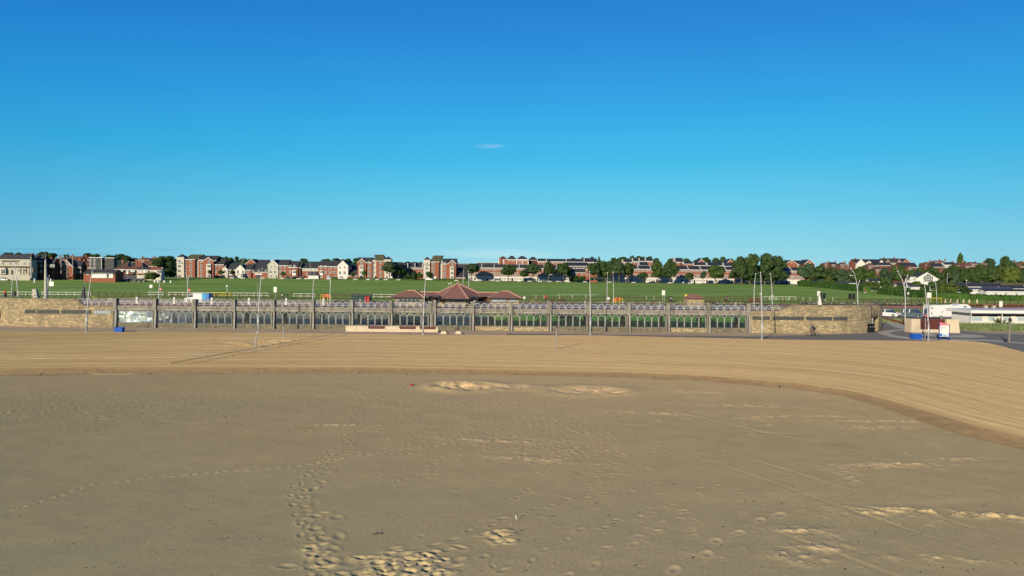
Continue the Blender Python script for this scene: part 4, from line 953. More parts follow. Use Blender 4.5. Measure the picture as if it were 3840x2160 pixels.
b.vol(1340, 1373, 985, 971, 'front', 'brick', 'slate', -.4, 11).vol(1342, 1396, 984, 967, 'side', 'brick', 'slate', .5, 10).vol(1396, 1411, 975, 957, 'flat', 'cream', 'slate', 1.5, 8).vol(1410, 1441, 979, 955, 'hip', 'brick', 'mossy_roof', 0, 12, (1396, 1432)).vol(1441, 1466, 974, 961, 'pyr', 'cream', 'slate_blue', -1, 5)
b.wins((1356,), (986,), 8, 14, -.4).box('bay_window', 'cream', 1347, 1364, 996, 1041, -.4, .8).wins((1355,), (1003, 1021, 1037), 12, 9, -1.2).wins((1384,), (985, 1004, 1022, 1038), 9, 11, .5).wins((1404,), (985, 1004, 1022), 6, 9, 1.5).wins((1428,), (985, 1004, 1022, 1039), 9, 11).wins((1452,), (985, 1004, 1022, 1039), 10, 10, -1.0)
b = B('brick_house', 'dark side wing behind the large tree right of the middle tall block', 'house', 1490, 424, g4)
b.vol(1466, 1502, 1000, 984, 'side', 'brick', 'slate', 0, 10).wins((1488,), (1006, 1024, 1038), 7, 9)
b = B('brick_terrace', 'brick row with white dormer windows seen between two tall blocks above dark shrubs', 'terrace', 1552, 432, g4)
b.vol(1512, 1590, 1004, 988, 'side', 'brick', 'slate', 0, 10, chim=()).wins(range(1521, 1590, 10), (1009,), 6, 7, 0).wins(range(1521, 1590, 12), (1022,), 6, 7)
for x in (1529, 1556, 1584): b.box('party_wall', 'render_white', x-1, x+1, 986, 1003, 0, .3, 4)
b = B('apartment_block', 'four storey brick flats with gable at right, rightmost of the three tall blocks', 'flats', 1650, YB, g4)
b.vol(1588, 1612, 975, 963, 'pyr', 'cream', 'slate_blue', -1, 5).vol(1612, 1646, 982, 958, 'hip', 'brick', 'mossy_roof', 0, 12, (1622, 1660)).vol(1646, 1659, 978, 960, 'flat', 'cream', 'slate', 1.5, 8).vol(1659, 1711, 989, 971, 'side', 'brick', 'slate', .5, 10).vol(1682, 1710, 988, 976, 'front', 'brick', 'slate', -.4, 11)
b.wins((1600,), (990, 1006, 1022, 1038), 10, 10, -1).box('balcony', 'galv', 1591, 1610, 991, 994, -1, .7).wins((1624,), (989, 1007, 1023), 9, 11).wins((1651,), (989, 1007, 1023), 6, 9, 1.5).wins((1667,), (989, 1007, 1025, 1041), 9, 11, .5).wins((1696,), (990,), 8, 14, -.4).box('bay_window', 'cream', 1687, 1703, 1000, 1045, -.4, .8).wins((1695,), (1007, 1024, 1041), 12, 9, -1.2)
b = B('low_house', 'low dark roofed brick house right of the rightmost tall block', 'house', 1730, YB, g4)
b.vol(1711, 1746, 1041, 1023, 'side', 'brick', 'slate', 0, 8).vol(1713, 1732, 1018, 1004, 'side', 'brick', 'slate_blue', 6, 9)
# long regency style terrace: one house built, the rest copied
TER = {}
def regency(kind):
    Y = 416; k = Y/FPX; w = 47*k
    r = thing('terraced_house', 'terrace', 'terraced house', (0, Y, 0))
    H0, H1, H2 = 2.9, 8.2, 10.4
    MB().box(-w/2, w/2, 0, 9, H0, H1).build('wall', 'brick', r); MB().box(-w/2, w/2, -.12, 9, -.7, H0-.01).build('ground_floor', 'render_white', r)
    MB().prism([(-.4, H1), (9.4, H1), (4.5, H2)], 'x', -w/2, w/2).build('roof', 'slate_blue' if kind else 'slate', r)
    MB().box(-w/2, w/2, -.42, -.41+.35, H1-.28, H1-.01).build('cornice', 'white', r)
    MB().prism([(-.5, H1), (4.5, H2+.35), (4.5, H2), (-.1, H1-.1)], 'x', -w/2, -w/2+.35).build('party_wall', 'render_white', r)
    for i in range(5):
        x = -w/2+w*(i+.5)/5
        link('window', window_mesh(.95, 1.2), r, (x, -.02, H1-.95)); link('window', window_mesh(.9, 2.2), r, (x, -.02, H0+1.35))
        if i != 2: link('window', window_mesh(.9, 1.2), r, (x, -.14, 1.5))
    MB().box(-.45, .45, -.2, -.125, 0, 2.1).build('door', 'black', r); return r
SERA, SERB = Series(regency(0)), Series(regency(1))
units = [(1781, 0), (1828, 0), (1875, 0), (1922, 0), (1969, 0), (2016, 0), (2063, 0), (2110, 0), (2322, 1), (2369, 1), (2416, 1), (2463, 1), (2510, 1), (2557, 1), (2604, 1), (2651, 1), (2698, 1), (2745, 1), (2950, 1), (2992, 1)]
na = nb = 0
for px, kd in units:
    Y = 416; x = W(px, 1050, Y).x; z = Zg(x, Y)-.3+(.0 if px < 2300 else .3)
    if px < 2200: na += 1; lab = f'brick and white terraced house, {ORD[na-1]} from the left in the grey roofed row'
    elif px < 2900: nb += 1; lab = f'blue black roofed terraced house, {ORD[nb-1]} from the left in the right hand row'
    else: lab = 'brick terraced house with white upper windows ' + ('left' if px < 2970 else 'right') + ' of the pair beyond the tallest trees'
    (SERB if kd else SERA).place((x, Y, z), 0, lab, group='long terrace behind the avenue trees')
b = B('brick_house', 'brick house with rooflights and small gables side on between two halves of the long terrace', 'house', 2165, 425, 'houses up the slope')
b.vol(2128, 2206, 998, 985, 'side', 'brick', 'slate_blue', 8, 12).vol(2140, 2200, 1022, 1003, 'side', 'brick', 'slate', 0, 9).vol(2196, 2208, 1010, 1002, 'flat', 'brick', 'white', -1, 6).wins((2150, 2160, 2182), (1030, 1045), 5, 8).wins((2200,), (1012, 1030), 6, 8, -1).wins((2152, 2164, 2176, 2188), (1006,), 9, 3, 1.2, 'b', 'pane_light')
for i, (x0, x1, ye, yr) in enumerate(((2015, 2048, 980, 971), (2048, 2123, 981, 972), (2123, 2190, 982, 972), (2190, 2240, 983, 970), (2335, 2372, 983, 974), (2372, 2396, 980, 970), (2396, 2420, 979, 969), (2420, 2447, 979, 969), (2530, 2562, 982, 968))):
    b = B('terraced_house', f'dark roofed pale terrace block on the rise behind the avenue trees, {ORD[i]} from the left', 'terraced house', (x0+x1)/2, 520, 'terrace on the rise')
    b.vol(x0, x1, ye, yr, 'side', 'brick', 'slate_blue', 0, 10, z0=-2).box('white_band', 'render_white', x0, x1, ye, ye+2.5, 0, .1).box('party_wall', 'render_white', x0-.6, x0+.9, yr-1, ye, 0, .35, 5).wins([x0+6+9*j for j in range(int((x1-x0-8)/9)+1)], (ye+5,), 4, 5)
b = B('hillside_building', 'large brick building with white quoins and hipped roof crowning the rise', 'building', 1945, 560, 'buildings on the rise')
b.vol(1869, 1902, 973, 961, 'hip', 'brick', 'brown_roof', 2, 16, z0=-3).vol(1900, 1937, 973, 959, 'hip', 'brick', 'slate', 0, 18, z0=-3).vol(1936, 1981, 973, 960, 'hip', 'brick', 'slate', -3, 18, z0=-3).vol(1979, 2019, 976, 963, 'hip', 'brick_dark', 'slate', 2, 18, z0=-3)
for x, d in ((1870, 2), (1889, 2), (1937, -3), (1958, -3), (1980, -3)): b.box('quoin', 'render_white', x-1.5, x+1.5, 974, 996, d, .25)
b.box('cornice', 'render_white', 1936, 1981, 973, 976, -3, .3).box('cornice', 'render_white', 1900, 1937, 973, 975, 0, .3).wins((1944, 1951, 1964, 1972), (980, 992), 4, 6, -3).wins((1909, 1920, 1927), (979,), 4, 6).wins((1884,), (980,), 4, 6, 2).vol(1873, 1880, 966, 962, 'flat', 'brick', 'slate', 1, 2)
b = B('flat_roofed_school', 'long low grey building with thin white roof on the rise, left of the brick one', 'building', 1822, 600, 'buildings on the rise')
b.vol(1788, 1870, 985, 980, 'flat', 'grey_clad', 'white', 0, 18, z0=-4).vol(1710, 1778, 990, 985, 'flat', 'slate_blue', 'white', 10, 18, z0=-4)
for i, (x0, x1, xa) in enumerate(((2612, 2648, 2630), (2723, 2754, 2738), (2945, 2990, 2968), (3016, 3054, 3036))):
    b = B('brick_house', ['red gable poking over the dark terrace roofs, left of two', 'red gable poking over the dark terrace roofs, right of two beside the tallest trees', 'brick gabled house with white trim left of two beyond the tallest trees', 'brick gabled house at the tree edge right of two beyond the tallest trees'][i], 'house', xa, 470, 'red gables on the rise')
    b.vol(x0, x1, 990, (972, 973, 976, 974)[i], 'front', 'brick', 'slate_blue', 0, 12, z0=-2)
    if i >= 2: b.wins((xa,), (986,), 7, 3, 0, 'b')
b = B('brick_house', 'dark roofed link house with white balconies between the two brick gables', 'house', 3003, 478, 'red gables on the rise')
b.vol(2985, 3020, 991, 978, 'side', 'render_white', 'slate_blue', 0, 10, z0=-2).wins((2995, 3008), (995,), 6, 5)
for i, (x0, x1, ye, yr) in enumerate(((2562, 2600, 990, 981), (2600, 2650, 995, 985), (2650, 2712, 996, 985), (2712, 2765, 998, 987), (2395, 2430, 995, 983))):
    b = B('terraced_house', f'row house roof with pale party walls rising behind the right hand terrace, {ORD[i]} of five', 'terraced house', (x0+x1)/2, 450, 'roofs behind the terrace')
    b.vol(x0, x1, ye, yr, 'side', 'brick', 'slate_blue', 0, 9)
    b.box('party_wall', 'render_white', x0-.8, x0+1, yr, ye, 0, .4, 4)
# ---- left side
b = B('seafront_hotel', 'white rendered two storey building with a broad dark slate roof at the left edge', 'building', 40, 330)
b.vol(-40, 112, 974, 954, 'hip', 'precast_grey', 'slate', 0, 5, (0, 108), chim=()).box('string_course', 'brown_wood', -40, 130, 998, 1003, 0, .5).box('bay_window', 'cream', 0, 26, 1004, 1028, 0, 1.0).wins((13,), (1018,), 18, 18, -1).wins((12, 40, 62, 93, 112), (988,), 9, 12).wins((70, 95, 118), (1014,), 10, 12).door(46, 1012, 1030, 8, 'brown_wood').box('sign_board', 'brown_wood', 8, 72, 977, 982, 0, .15)
for x in (85, 106, 130): b.box('porch_post', 'brown_wood', x-1.5, x+1.5, 1004, 1028, 0, 1.2, -1.0)
b.box('chimney', 'brick', 118, 124, 950, 966, 5, .5, 1)
b = B('brick_terrace', 'deeply shaded brick terrace running back beside the white hotel', 'terrace', 165, 336)
b.vol(114, 160, 978, 958, 'side', 'brick_dark', 'slate', 0, 6).vol(156, 200, 993, 972, 'side', 'brick_dark', 'slate', 3, 5).wins((128, 140, 155, 192, 202), (997,), 6, 11, 0).wins((140, 155), (1018,), 6, 10, 0)
b = B('brick_house', 'red brick house with a pink gable and white attic window', 'house', 255, 345)
b.vol(225, 274, 1001, 976, 'front', 'brick', 'brown_roof', 0, 8).vol(274, 303, 1001, 980, 'side', 'brick_dark', 'slate_blue', 3, 5).box('gable_panel', 'pink_render', 234, 264, 989, 997, 0, .08).wins((249,), (988,), 10, 7, -.1).wins((243,), (1008,), 5, 10).wins((233,), (1016,), 6, 6).wins((287, 300), (1004, 1020), 10, 9, 3)
b = B('tower_block', 'charcoal clad four storey block of flats with white roof edge', 'flats', 382, 372)
b.vol(335, 385, 967, 0, 'flat', 'grey_clad', 'white', 0, 12).vol(395, 428, 968, 0, 'flat', 'grey_clad', 'white', 0, 3).vol(384, 396, 969, 0, 'flat', 'grey_clad', 'white', 1.2, 10).wins((390,), (974, 991, 1006), 9, 9, 1.2).box('mast', 'galv', 381.5, 383.5, 955, 1010, 0, .4).wins((340, 355), (976, 990, 1004), 6, 9, 0, 'b')
b = B('sports_pavilion', 'long low building with white frontage, door and dark roof on the edge of the field', 'building', 385, 318)
b.vol(313, 432, 1026, 1012, 'side', 'brick', 'slate', 0, 6.5, trim=False).box('white_panel', 'white', 343, 424, 1024, 1042, 0, .12).wins([346+7*j for j in range(8)], (1027,), 5, 4, -.13, 'b').door(404, 1027, 1041, 8, 'grey_clad', -.13).wins((329,), (1028,), 8, 6)
tl = [(430, 468, 'brick_dark', 'brown_roof', 'brick terraced house with white bay window, leftmost of the low row'), (469, 512, 'grey_clad', 'brown_roof', 'grey fronted terraced house with pale bay window'), (513, 562, 'cream', 'slate', 'cream painted terraced house with dark porch canopy'), (561, 604, 'cream', 'terracotta', 'terraced house with red tiled roof and wide white bay, right end of low row')]
for i, (x0, x1, wl, rf, lab) in enumerate(tl):
    b = B('terraced_house', lab, 'terraced house', (x0+x1)/2, 350, 'low row behind the parked cars')
    b.vol(x0, x1, 1010+i, 1001+i, 'side', wl, rf, 0, 5 if i < 3 else 3.5).box('bay_window', 'white', x1-19, x1-5, 1011+i, 1019+i, 0, .7).wins((x1-12,), (1014.5+i,), 12, 7, -.7).wins((x0+9,), (1014+i,), 8, 6).box('porch_roof', 'terracotta', x0+2, x1-8, 1023+i, 1027+i, 0, 1.2)
rl = [(184, 203, 984, 972, 470), (200, 226, 990, 975, 450), (208, 245, 975, 964, 520), (245, 300, 980, 962, 540), (285, 318, 996, 975, 430), (296, 336, 1003, 980, 400), (300, 345, 975, 963, 560), (445, 478, 1002, 983, 420), (495, 530, 1003, 984, 420), (530, 560, 998, 978, 470), (545, 590, 999, 984, 440), (510, 560, 975, 966, 620), (560, 600, 975, 966, 640)]
for i, (x0, x1, ye, yr, Y) in enumerate(rl):
    b = B('brick_house', f'red roofed house with chimney on the left slope, {ORD[sum(1 for q in rl if q[0] < x0)]} from the left', 'house', (x0+x1)/2, Y, 'red roofed houses on the left')
    b.vol(x0, x1, ye, yr, 'hip' if i % 3 else 'side', 'brick', 'brown_roof' if i % 4 else 'terracotta', 0, 10, chim=((x0+x1)/2,), z0=-3).wins(((x0+x1)/2,), (ye+8,), 6, 7)
# ---- right side hilltop
b = B('hilltop_house', 'long house with a big white gable and dark roof on the right skyline', 'house', 3255, 640, 'houses on the right skyline')
b.vol(3211, 3244, 990, 972, 'front', 'render_white', 'slate', -2, 14, z0=-4).vol(3205, 3312, 986, 973, 'side', 'brick', 'slate_blue', 0, 12, z0=-4, chim=(3207,)).vol(3248, 3267, 985, 979, 'front', 'cream', 'slate', -1, 8, z0=-3).wins((3258,), (988,), 7, 7, -1).vol(3296, 3312, 985, 976, 'front', 'render_white', 'slate', -1, 8, z0=-3)
b = B('hilltop_house', 'brown stone house with two gabled dormers on the right skyline', 'house', 3360, 640, 'houses on the right skyline')
b.vol(3312, 3400, 986, 970, 'side', 'stone_plain', 'slate', 0, 12, z0=-4, chim=(3313, 3352)).vol(3384, 3414, 986, 970, 'front', 'brick', 'slate', -2, 12, z0=-4).vol(3321, 3336, 984, 974, 'front', 'brick', 'slate', -1.5, 8, z0=-4).vol(3363, 3379, 984, 973, 'front', 'brick', 'slate', -1.5, 8, z0=-4).wins((3328, 3371), (987,), 5, 8, -1.5).wins((3401,), (985,), 6, 4, -2)
hr = [(3255, 3290, 998, 988, 560), (3280, 3345, 995, 985, 590), (3283, 3320, 1012, 1000, 500), (3345, 3380, 1006, 993, 540), (3375, 3440, 1000, 986, 590), (3405, 3445, 1004, 994, 560), (3468, 3500, 995, 982, 620), (3498, 3540, 1001, 988, 600), (3503, 3532, 983, 977, 680), (3533, 3545, 983, 976, 690), (3546, 3588, 993, 984, 640), (3588, 3622, 997, 984, 620), (3620, 3650, 1000, 988, 610), (3640, 3668, 990, 984, 690), (3668, 3700, 990, 985, 700), (3812, 3845, 1001, 985, 600), (3790, 3812, 996, 980, 650), (3380, 3412, 1030, 1017, 420), (3090, 3115, 990, 984, 700), (3118, 3140, 992, 984, 690), (3150, 3180, 993, 984, 680)]
for i, (x0, x1, ye, yr, Y) in enumerate(hr):
    b = B('brick_house', f'house with red or dark roof among the right hand hillside roofs, {ORD[i]} as counted', 'house', (x0+x1)/2, Y, 'hillside houses on the right')
    b.root['label'] = ('red hipped house' if i % 3 == 0 else 'dark roofed house' if i % 3 == 1 else 'brown roofed house')+' on the right hillside above the dark trees, '+ORD[sum(1 for q in hr if q[0] < x0)]+' from the left'
    b.vol(x0, x1, ye, yr, 'side' if i % 3 == 1 else 'hip', 'render_white' if i in (9, 16, 10) else 'brick_far', ('terracotta_far', 'slate_blue', 'brown_roof')[i % 3], 0, 10, chim=((x0+x1)/2+3,) if i > 5 else (), z0=-4).wins((x0+8,), (ye+6,), 6, 6)
# clubhouse with glazed gable
b = B('clubhouse', 'white gabled clubhouse with a large triangular glazed front among dark trees', 'building', 3480, 290)
b.vol(3435, 3517, 1046, 1023, 'front', 'white', 'slate', 0, 7, over=.5).vol(3414, 3436, 1048, 1036, 'side', 'white', 'slate', 1, 4)
m = MB(); a, c_, e_ = b.X(3462), b.X(3480), b.X(3499); z0, z1, z2 = b.Z(3480, 1056), b.Z(3480, 1038), b.Z(3480, 1027)
m.quad([(a, -.05, z0), (e_, -.05, z0), (e_, -.05, z1), (c_, -.05, z2), (a, -.05, z1)]); gl = m.build('glazed_gable', 'pane', b.root); m = MB()
for x in (3462, 3468, 3474, 3480, 3487, 3493, 3499): xx = b.X(x); m.box(xx-.06, xx+.06, -.16, -.06, z0, z2-abs(xx-c_)/(e_-c_)*(z2-z1))
for zz in (z0, (z0+z1)/2, z1): m.box(a, e_, -.16, -.06, zz-.07, zz+.07)
m.build('glazing_bars', 'white', gl)
for x in (3416, 3424, 3432): b.vol(x-4, x+4, 1044, 1038, 'front', 'white', 'slate', .6, 2, z0=2.0).wins((x,), (1050,), 5, 7, .6)
# static caravans
def caravan(label, x0, x1, ye, yr, Y, wall='caravan', roof='caravan_roof', wn=()):
    b = B('static_caravan', label, 'static caravan', (x0+x1)/2, Y, 'holiday park caravans'); b.vol(x0, x1, ye, yr, 'side', wall, roof, 0, 4, over=.15)
    if wn: b.wins(wn, (ye+9,), 9, 10, 0, 't')
caravan('white static caravan with navy roof behind the hedge in front of the largest trees', 3157, 3208, 1063, 1058, 345, wn=(3168, 3190))
caravan('white static caravan end, left one of two behind the hedge gap', 3140, 3158, 1061, 1057, 352)
caravan('small white static caravan nearest the hedge start at left', 3050, 3075, 1053, 1050, 385)
caravan('grey roofed static caravan deeper behind the two white ones', 3130, 3175, 1055, 1050, 372, 'sage')
caravan('white fronted static caravan facing the hedge at far right', 3638, 3702, 1087, 1080, 235, wn=(3673,))
caravan('long pale grey static caravan with navy roof at the right edge', 3700, 3870, 1094, 1086, 228, 'caravan', 'slate_blue', (3735, 3773, 3813))
caravan('sage roofed static caravan behind the white fronted one', 3700, 3800, 1085, 1078, 255, 'sage')
caravan('long dark roofed caravan row in front of the big trees', 3578, 3760, 1076, 1064, 300, 'caravan', 'slate_blue')
caravan('dark roofed caravan behind the sage roofed one', 3760, 3850, 1083, 1072, 265, 'caravan', 'slate_blue')
caravan('mossy roofed long caravan office at the right edge under the trees', 3740, 3880, 1072, 1061, 330, 'white', 'mossy_roof')
caravan('white caravan low behind the hedge left of the clubhouse', 3370, 3455, 1076, 1062, 285, 'caravan', 'slate_blue')
caravan('pale caravan glimpsed right below the clubhouse trees', 3418, 3450, 1078, 1071, 250, 'white')
caravan('caravan with a white sloping eave among trees left of the tall lamp', 3262, 3306, 1056, 1046, 320, 'white', 'slate_blue')
caravan('white caravan glimpsed through olive shrubs behind the hedge', 3276, 3300, 1073, 1068, 300, 'white')
caravan('white caravan half hidden by shrubs right of the clubhouse', 3582, 3612, 1093, 1086, 240, 'white', 'white')
# ------------------------------------------------------------------ trees
def ico(sub=1):
    t = (1+5**.5)/2; v = [(-1, t, 0), (1, t, 0), (-1, -t, 0), (1, -t, 0), (0, -1, t), (0, 1, t), (0, -1, -t), (0, 1, -t), (t, 0, -1), (t, 0, 1), (-t, 0, -1), (-t, 0, 1)]
    f = [(0, 11, 5), (0, 5, 1), (0, 1, 7), (0, 7, 10), (0, 10, 11), (1, 5, 9), (5, 11, 4), (11, 10, 2), (10, 7, 6), (7, 1, 8), (3, 9, 4), (3, 4, 2), (3, 2, 6), (3, 6, 8), (3, 8, 9), (4, 9, 5), (2, 4, 11), (6, 2, 10), (8, 6, 7), (9, 8, 1)]
    v = [np.array(p)/np.linalg.norm(p) for p in v]
    for _ in range(sub):
        nf = []; mid = {}
        def m(a, b):
            k = (min(a, b), max(a, b))
            if k not in mid: p = v[a]+v[b]; v.append(p/np.linalg.norm(p)); mid[k] = len(v)-1
            return mid[k]
        for a, b, c in f: x, y, z = m(a, b), m(b, c), m(c, a); nf += [(a, x, z), (b, y, x), (c, z, y), (x, y, z)]
        f = nf
    return np.array(v), np.array(f)
IV, IF = ico(1)
def crown_mesh(seed, kind, mat, nleaf=1500, ls=.040):
    """unit crown: width 1, height 1 (foot at z=0)"""
    rs = np.random.RandomState(seed); V = []; F = []; nv = 0
    if kind == 'dome': zc, rz, zb, nl = .62, .36, .30, 20
    elif kind == 'ball': zc, rz, zb, nl = .68, .32, .36, 12
    elif kind == 'bush': zc, rz, zb, nl = .48, .50, .02, 18
    elif kind == 'tall': zc, rz, zb, nl = .58, .42, .15, 22
    else: zc, rz, zb, nl = .52, .46, .05, 24
    lobes = []
    for i in range(nl):
        th = rs.rand()*2*math.pi; u = rs.rand()*1.55-.55; rr = rs.rand()**.45
        rad = (.36 if kind != 'ball' else .33)*math.sqrt(max(0, 1-max(u, -.3)**2*.9))
        x, y = rad*rr*math.cos(th), rad*rr*math.sin(th); z = zc+rz*.68*u
        r = rs.uniform(.11, .19) if kind != 'ball' else rs.uniform(.15, .2)
        lobes.append((x, y, max(z, zb+r*.7), r))
    lobes.append((0, 0, zc, .27 if kind != 'tall' else .22))
    hz = 1.15 if kind in ('tall',) else .82
    for (x, y, z, r) in lobes:
        n = IV*(1+(rs.rand(len(IV), 1)-.5)*.3)*r*.80; n[:, 2] *= hz; V.append(n+np.array([x, y, z])); F.append(IF+nv); nv += len(IV)
    A = np.array(lobes); pr = A[:, 3]**2; pr /= pr.sum(); idx = rs.choice(len(A), nleaf, p=pr)
    dv = rs.randn(nleaf, 3); dv /= np.linalg.norm(dv, axis=1, keepdims=True); dv[:, 2] = np.where(dv[:, 2] < -.5, -dv[:, 2], dv[:, 2])
    rad = A[idx, 3]*rs.uniform(.80, 1.16, nleaf); c = A[idx, :3]+dv*rad[:, None]*np.array([1, 1, hz])
    nrm = dv+rs.randn(nleaf, 3)*.45; nrm /= np.linalg.norm(nrm, axis=1, keepdims=True)
    t = np.cross(nrm, rs.randn(nleaf, 3)); t /= np.linalg.norm(t, axis=1, keepdims=True); b = np.cross(nrm, t)
    s = (ls*rs.uniform(.6, 1.3, nleaf))[:, None]
    q = np.stack([c-t*s, c-b*s*.7, c+t*s, c+b*s*.7], 1)
    me = bpy.data.meshes.new('crown'); VV = np.concatenate(V+[q.reshape(-1, 3)]); tri = np.concatenate(F); k = nv+np.arange(nleaf*4).reshape(-1, 4)
    me.from_pydata(VV.tolist(), [], tri.tolist()+k.tolist()); me.materials.append(MATS[mat]); me.update(); return me
def trunk_mesh(seed, kind):
    rs = random.Random(seed); m = MB(); r = .022; hz = {'dome': .55, 'ball': .55, 'tall': .6}.get(kind, .35)
    lean = rs.uniform(-.04, .04); m.tube([(0, 0, -.05), (lean*.3, 0, hz*.5), (lean, 0, hz)], [r*1.5, r, r*.7], 7)
    for k in range(5):
        a = rs.uniform(0, 6.28); z0 = hz*rs.uniform(.45, .9); m.tube([(lean*.6, 0, z0), (lean+.12*math.cos(a), .12*math.sin(a), z0+.12), (lean+.26*math.cos(a), .26*math.sin(a), z0+.24)], [r*.55, r*.4, r*.15], 5)
    return m.mesh('trunk', 'bark')
TM = {}
def tree_proto(kind, mat, var, nleaf, ls):
    k = (kind, mat, var, nleaf)
    if k not in TM: TM[k] = (crown_mesh(100+var*7+hash(kind) % 1 + len(TM), kind, mat, nleaf, ls), trunk_mesh(var*5+3, kind))
    return TM[k]
tcount = {}
def tree(px0, px1, py0, py1, Y, kind='dome', mat='leaf_dark', label=None, group=None, name='broadleaf_tree', cat='tree', nleaf=1500, ls=.040, zb=None, var=None):
    cx = (px0+px1)/2; p0 = W(px0, py1, Y); p1 = W(px1, py1, Y); top = W(cx, py0, Y).z; x = (p0.x+p1.x)/2
    z = Zg(x, Y) if zb is None else zb
    if py1 is not None and zb is None and abs(W(cx, py1, Y).z-z) < 2.5: z = min(z, W(cx, py1, Y).z+.2)
    v = rnd.randrange(4) if var is None else var; c, t = tree_proto(kind, mat, v, nleaf, ls)
    r = thing(name, label, cat, (x, Y, z), rnd.uniform(0, 6.28), group); wd = abs(p1.x-p0.x); h = max(top-z, 2)
    co = link('crown', c, r); co.scale = (wd, wd, h)
    if kind not in ('bush',): to = link('trunk', t, r); to.scale = (wd*1.0, wd*1.0, h)
    return r
g = 'avenue trees at the far edge of the field'
av = [(1424, 1496, 980, 1051, 'dome', 'tree with open crown in front of the middle tall block turret'), (1472, 1518, 998, 1051, 'dome', 'slimmer dark tree just right of the tree by the middle tall block'),
 (1592, 1628, 1016, 1042, 'bush', 'round bush in front of the rightmost tall block turret'), (1728, 1806, 987, 1056, 'dome', 'spreading tree with a bare forked trunk, first right of the three tall blocks'),
 (1868, 1944, 993, 1057, 'dome', 'dense tree standing before the middle of the grey roofed terrace'), (1944, 1984, 1012, 1058, 'dome', 'small tree between two larger ones before the grey roofed terrace'),
 (1964, 2034, 986, 1059, 'dome', 'broad dark tree third of the five before the grey roofed terrace'), (2026, 2088, 981, 1059, 'dome', 'tall tree with a pale straight trunk before the grey roofed terrace'),
 (2082, 2144, 984, 1060, 'dome', 'layered dark tree at the right end of the grey roofed terrace'), (2118, 2150, 1022, 1062, 'ball', 'small round tree under the layered tree near the street gap'),
 (2196, 2262, 984, 1064, 'dome', 'left tree of the wide dark clump right of the street gap'), (2228, 2316, 973, 1064, 'full', 'tallest tree in the middle of the wide dark clump'),
 (2290, 2352, 980, 1064, 'dome', 'dark tree filling the right middle of the wide clump'), (2328, 2386, 984, 1066, 'dome', 'right tree of the wide dark clump with visible trunk'),
 (2392, 2432, 1020, 1066, 'dome', 'small dome shaped tree standing alone before the white ground floors'), (2434, 2500, 975, 1067, 'full', 'left half of the very broad pair of trees'), (2478, 2546, 971, 1067, 'full', 'right half of the very broad pair of trees'),
 (2564, 2606, 1022, 1068, 'dome', 'small tree left of the bright round tree'), (2622, 2650, 1015, 1068, 'dome', 'thin tree tucked against the left of the bright round tree'), (2730, 2780, 1014, 1068, 'dome', 'small dark tree between the bright round tree and the giant trees'),
 (2740, 2822, 955, 1070, 'full', 'leftmost of the giant trees'), (2782, 2858, 945, 1070, 'full', 'second of the giant trees from the left'), (2824, 2912, 943, 1070, 'full', 'tallest giant tree, third from the left'), (2870, 2950, 952, 1070, 'full', 'rightmost giant tree with ragged side'),
 (2762, 2860, 1005, 1072, 'full', 'dense lower tree under the left of the giant trees'), (2850, 2950, 1010, 1072, 'full', 'dense lower tree under the right of the giant trees'), (2905, 2960, 1017, 1072, 'dome', 'near black low tree right of the giant trees')]
for i, (a, b_, c, d_, k, lab) in enumerate(av): tree(a, b_, c, d_, 394+3*(i % 4), k, 'leaf_dark' if k != 'dome' or i % 3 else 'leaf_blue', lab, g, nleaf=2600, ls=.032)
tree(2640, 2728, 990, 1066, 392, 'full', 'leaf_mid', 'bright green round tree left of the giant trees', g, nleaf=3000, ls=.032)
for i, (a, b_, c, d_, lab) in enumerate(((819, 843, 1012, 1044, 'ball shaped street tree, first of two before the white gabled houses'), (860, 885, 1012, 1044, 'ball shaped street tree, second of two before the white gabled houses'), (1050, 1074, 1020, 1045, 'ball shaped street tree before the house right of the green gable'), (1354, 1376, 1015, 1050, 'ball shaped street tree before the middle tall block'), (1310, 1332, 1022, 1046, 'small round tree before the black roofed low house'), (777, 796, 1013, 1042, 'thin pale street tree before the leftmost tall block'))):
    tree(a, b_, c, d_, 404, 'ball', 'leaf_mid' if i < 5 else 'leaf_blue', lab, 'ball shaped street trees', nleaf=900, ls=.06)
for i, (a, b_, c, d_, lab) in enumerate(((1512, 1545, 1018, 1052, 'dark shrub left of the brick row between blocks'), (1536, 1570, 1014, 1052, 'tall dark shrub in the middle before the brick row'), (1560, 1590, 1019, 1052, 'dark shrub at the turret of the rightmost tall block'), (1550, 1565, 1038, 1054, 'small conical shrub by the white motorhome'), (2140, 2175, 1030, 1064, 'black green shrub left of the blue car'), (2160, 2200, 1034, 1062, 'shrub behind the blue car'), (800, 825, 1031, 1045, 'low hedge shrub before the plain brick house'))):
    tree(a, b_, c, d_, 400, 'bush', 'leaf_dark', lab, 'shrubs along the far street', 'shrub', 'shrub', nleaf=1200, ls=.05)
# left trees
lt = [(560, 668, 955, 1044, 372, 'bush', 'leaf_dark', 'big dark evergreen mass filling the gap left of the leftmost tall block'), (600, 660, 1005, 1044, 360, 'bush', 'leaf_mid', 'lower green tree in front of the dark evergreen mass'), (540, 600, 1018, 1042, 330, 'bush', 'leaf_olive', 'olive shrubs beside the low terrace'), (560, 590, 1026, 1042, 325, 'bush', 'leaf_mid', 'garden shrub between parked cars and the evergreen'), (218, 232, 985, 1030, 380, 'bush', 'leaf_dark', 'dark tree left of the pink gabled house')]
for a, b_, c, d_, Y, k, m_, lab in lt: tree(a, b_, c, d_, Y, k, m_, lab, 'trees on the left of the field', nleaf=2600, ls=.033)
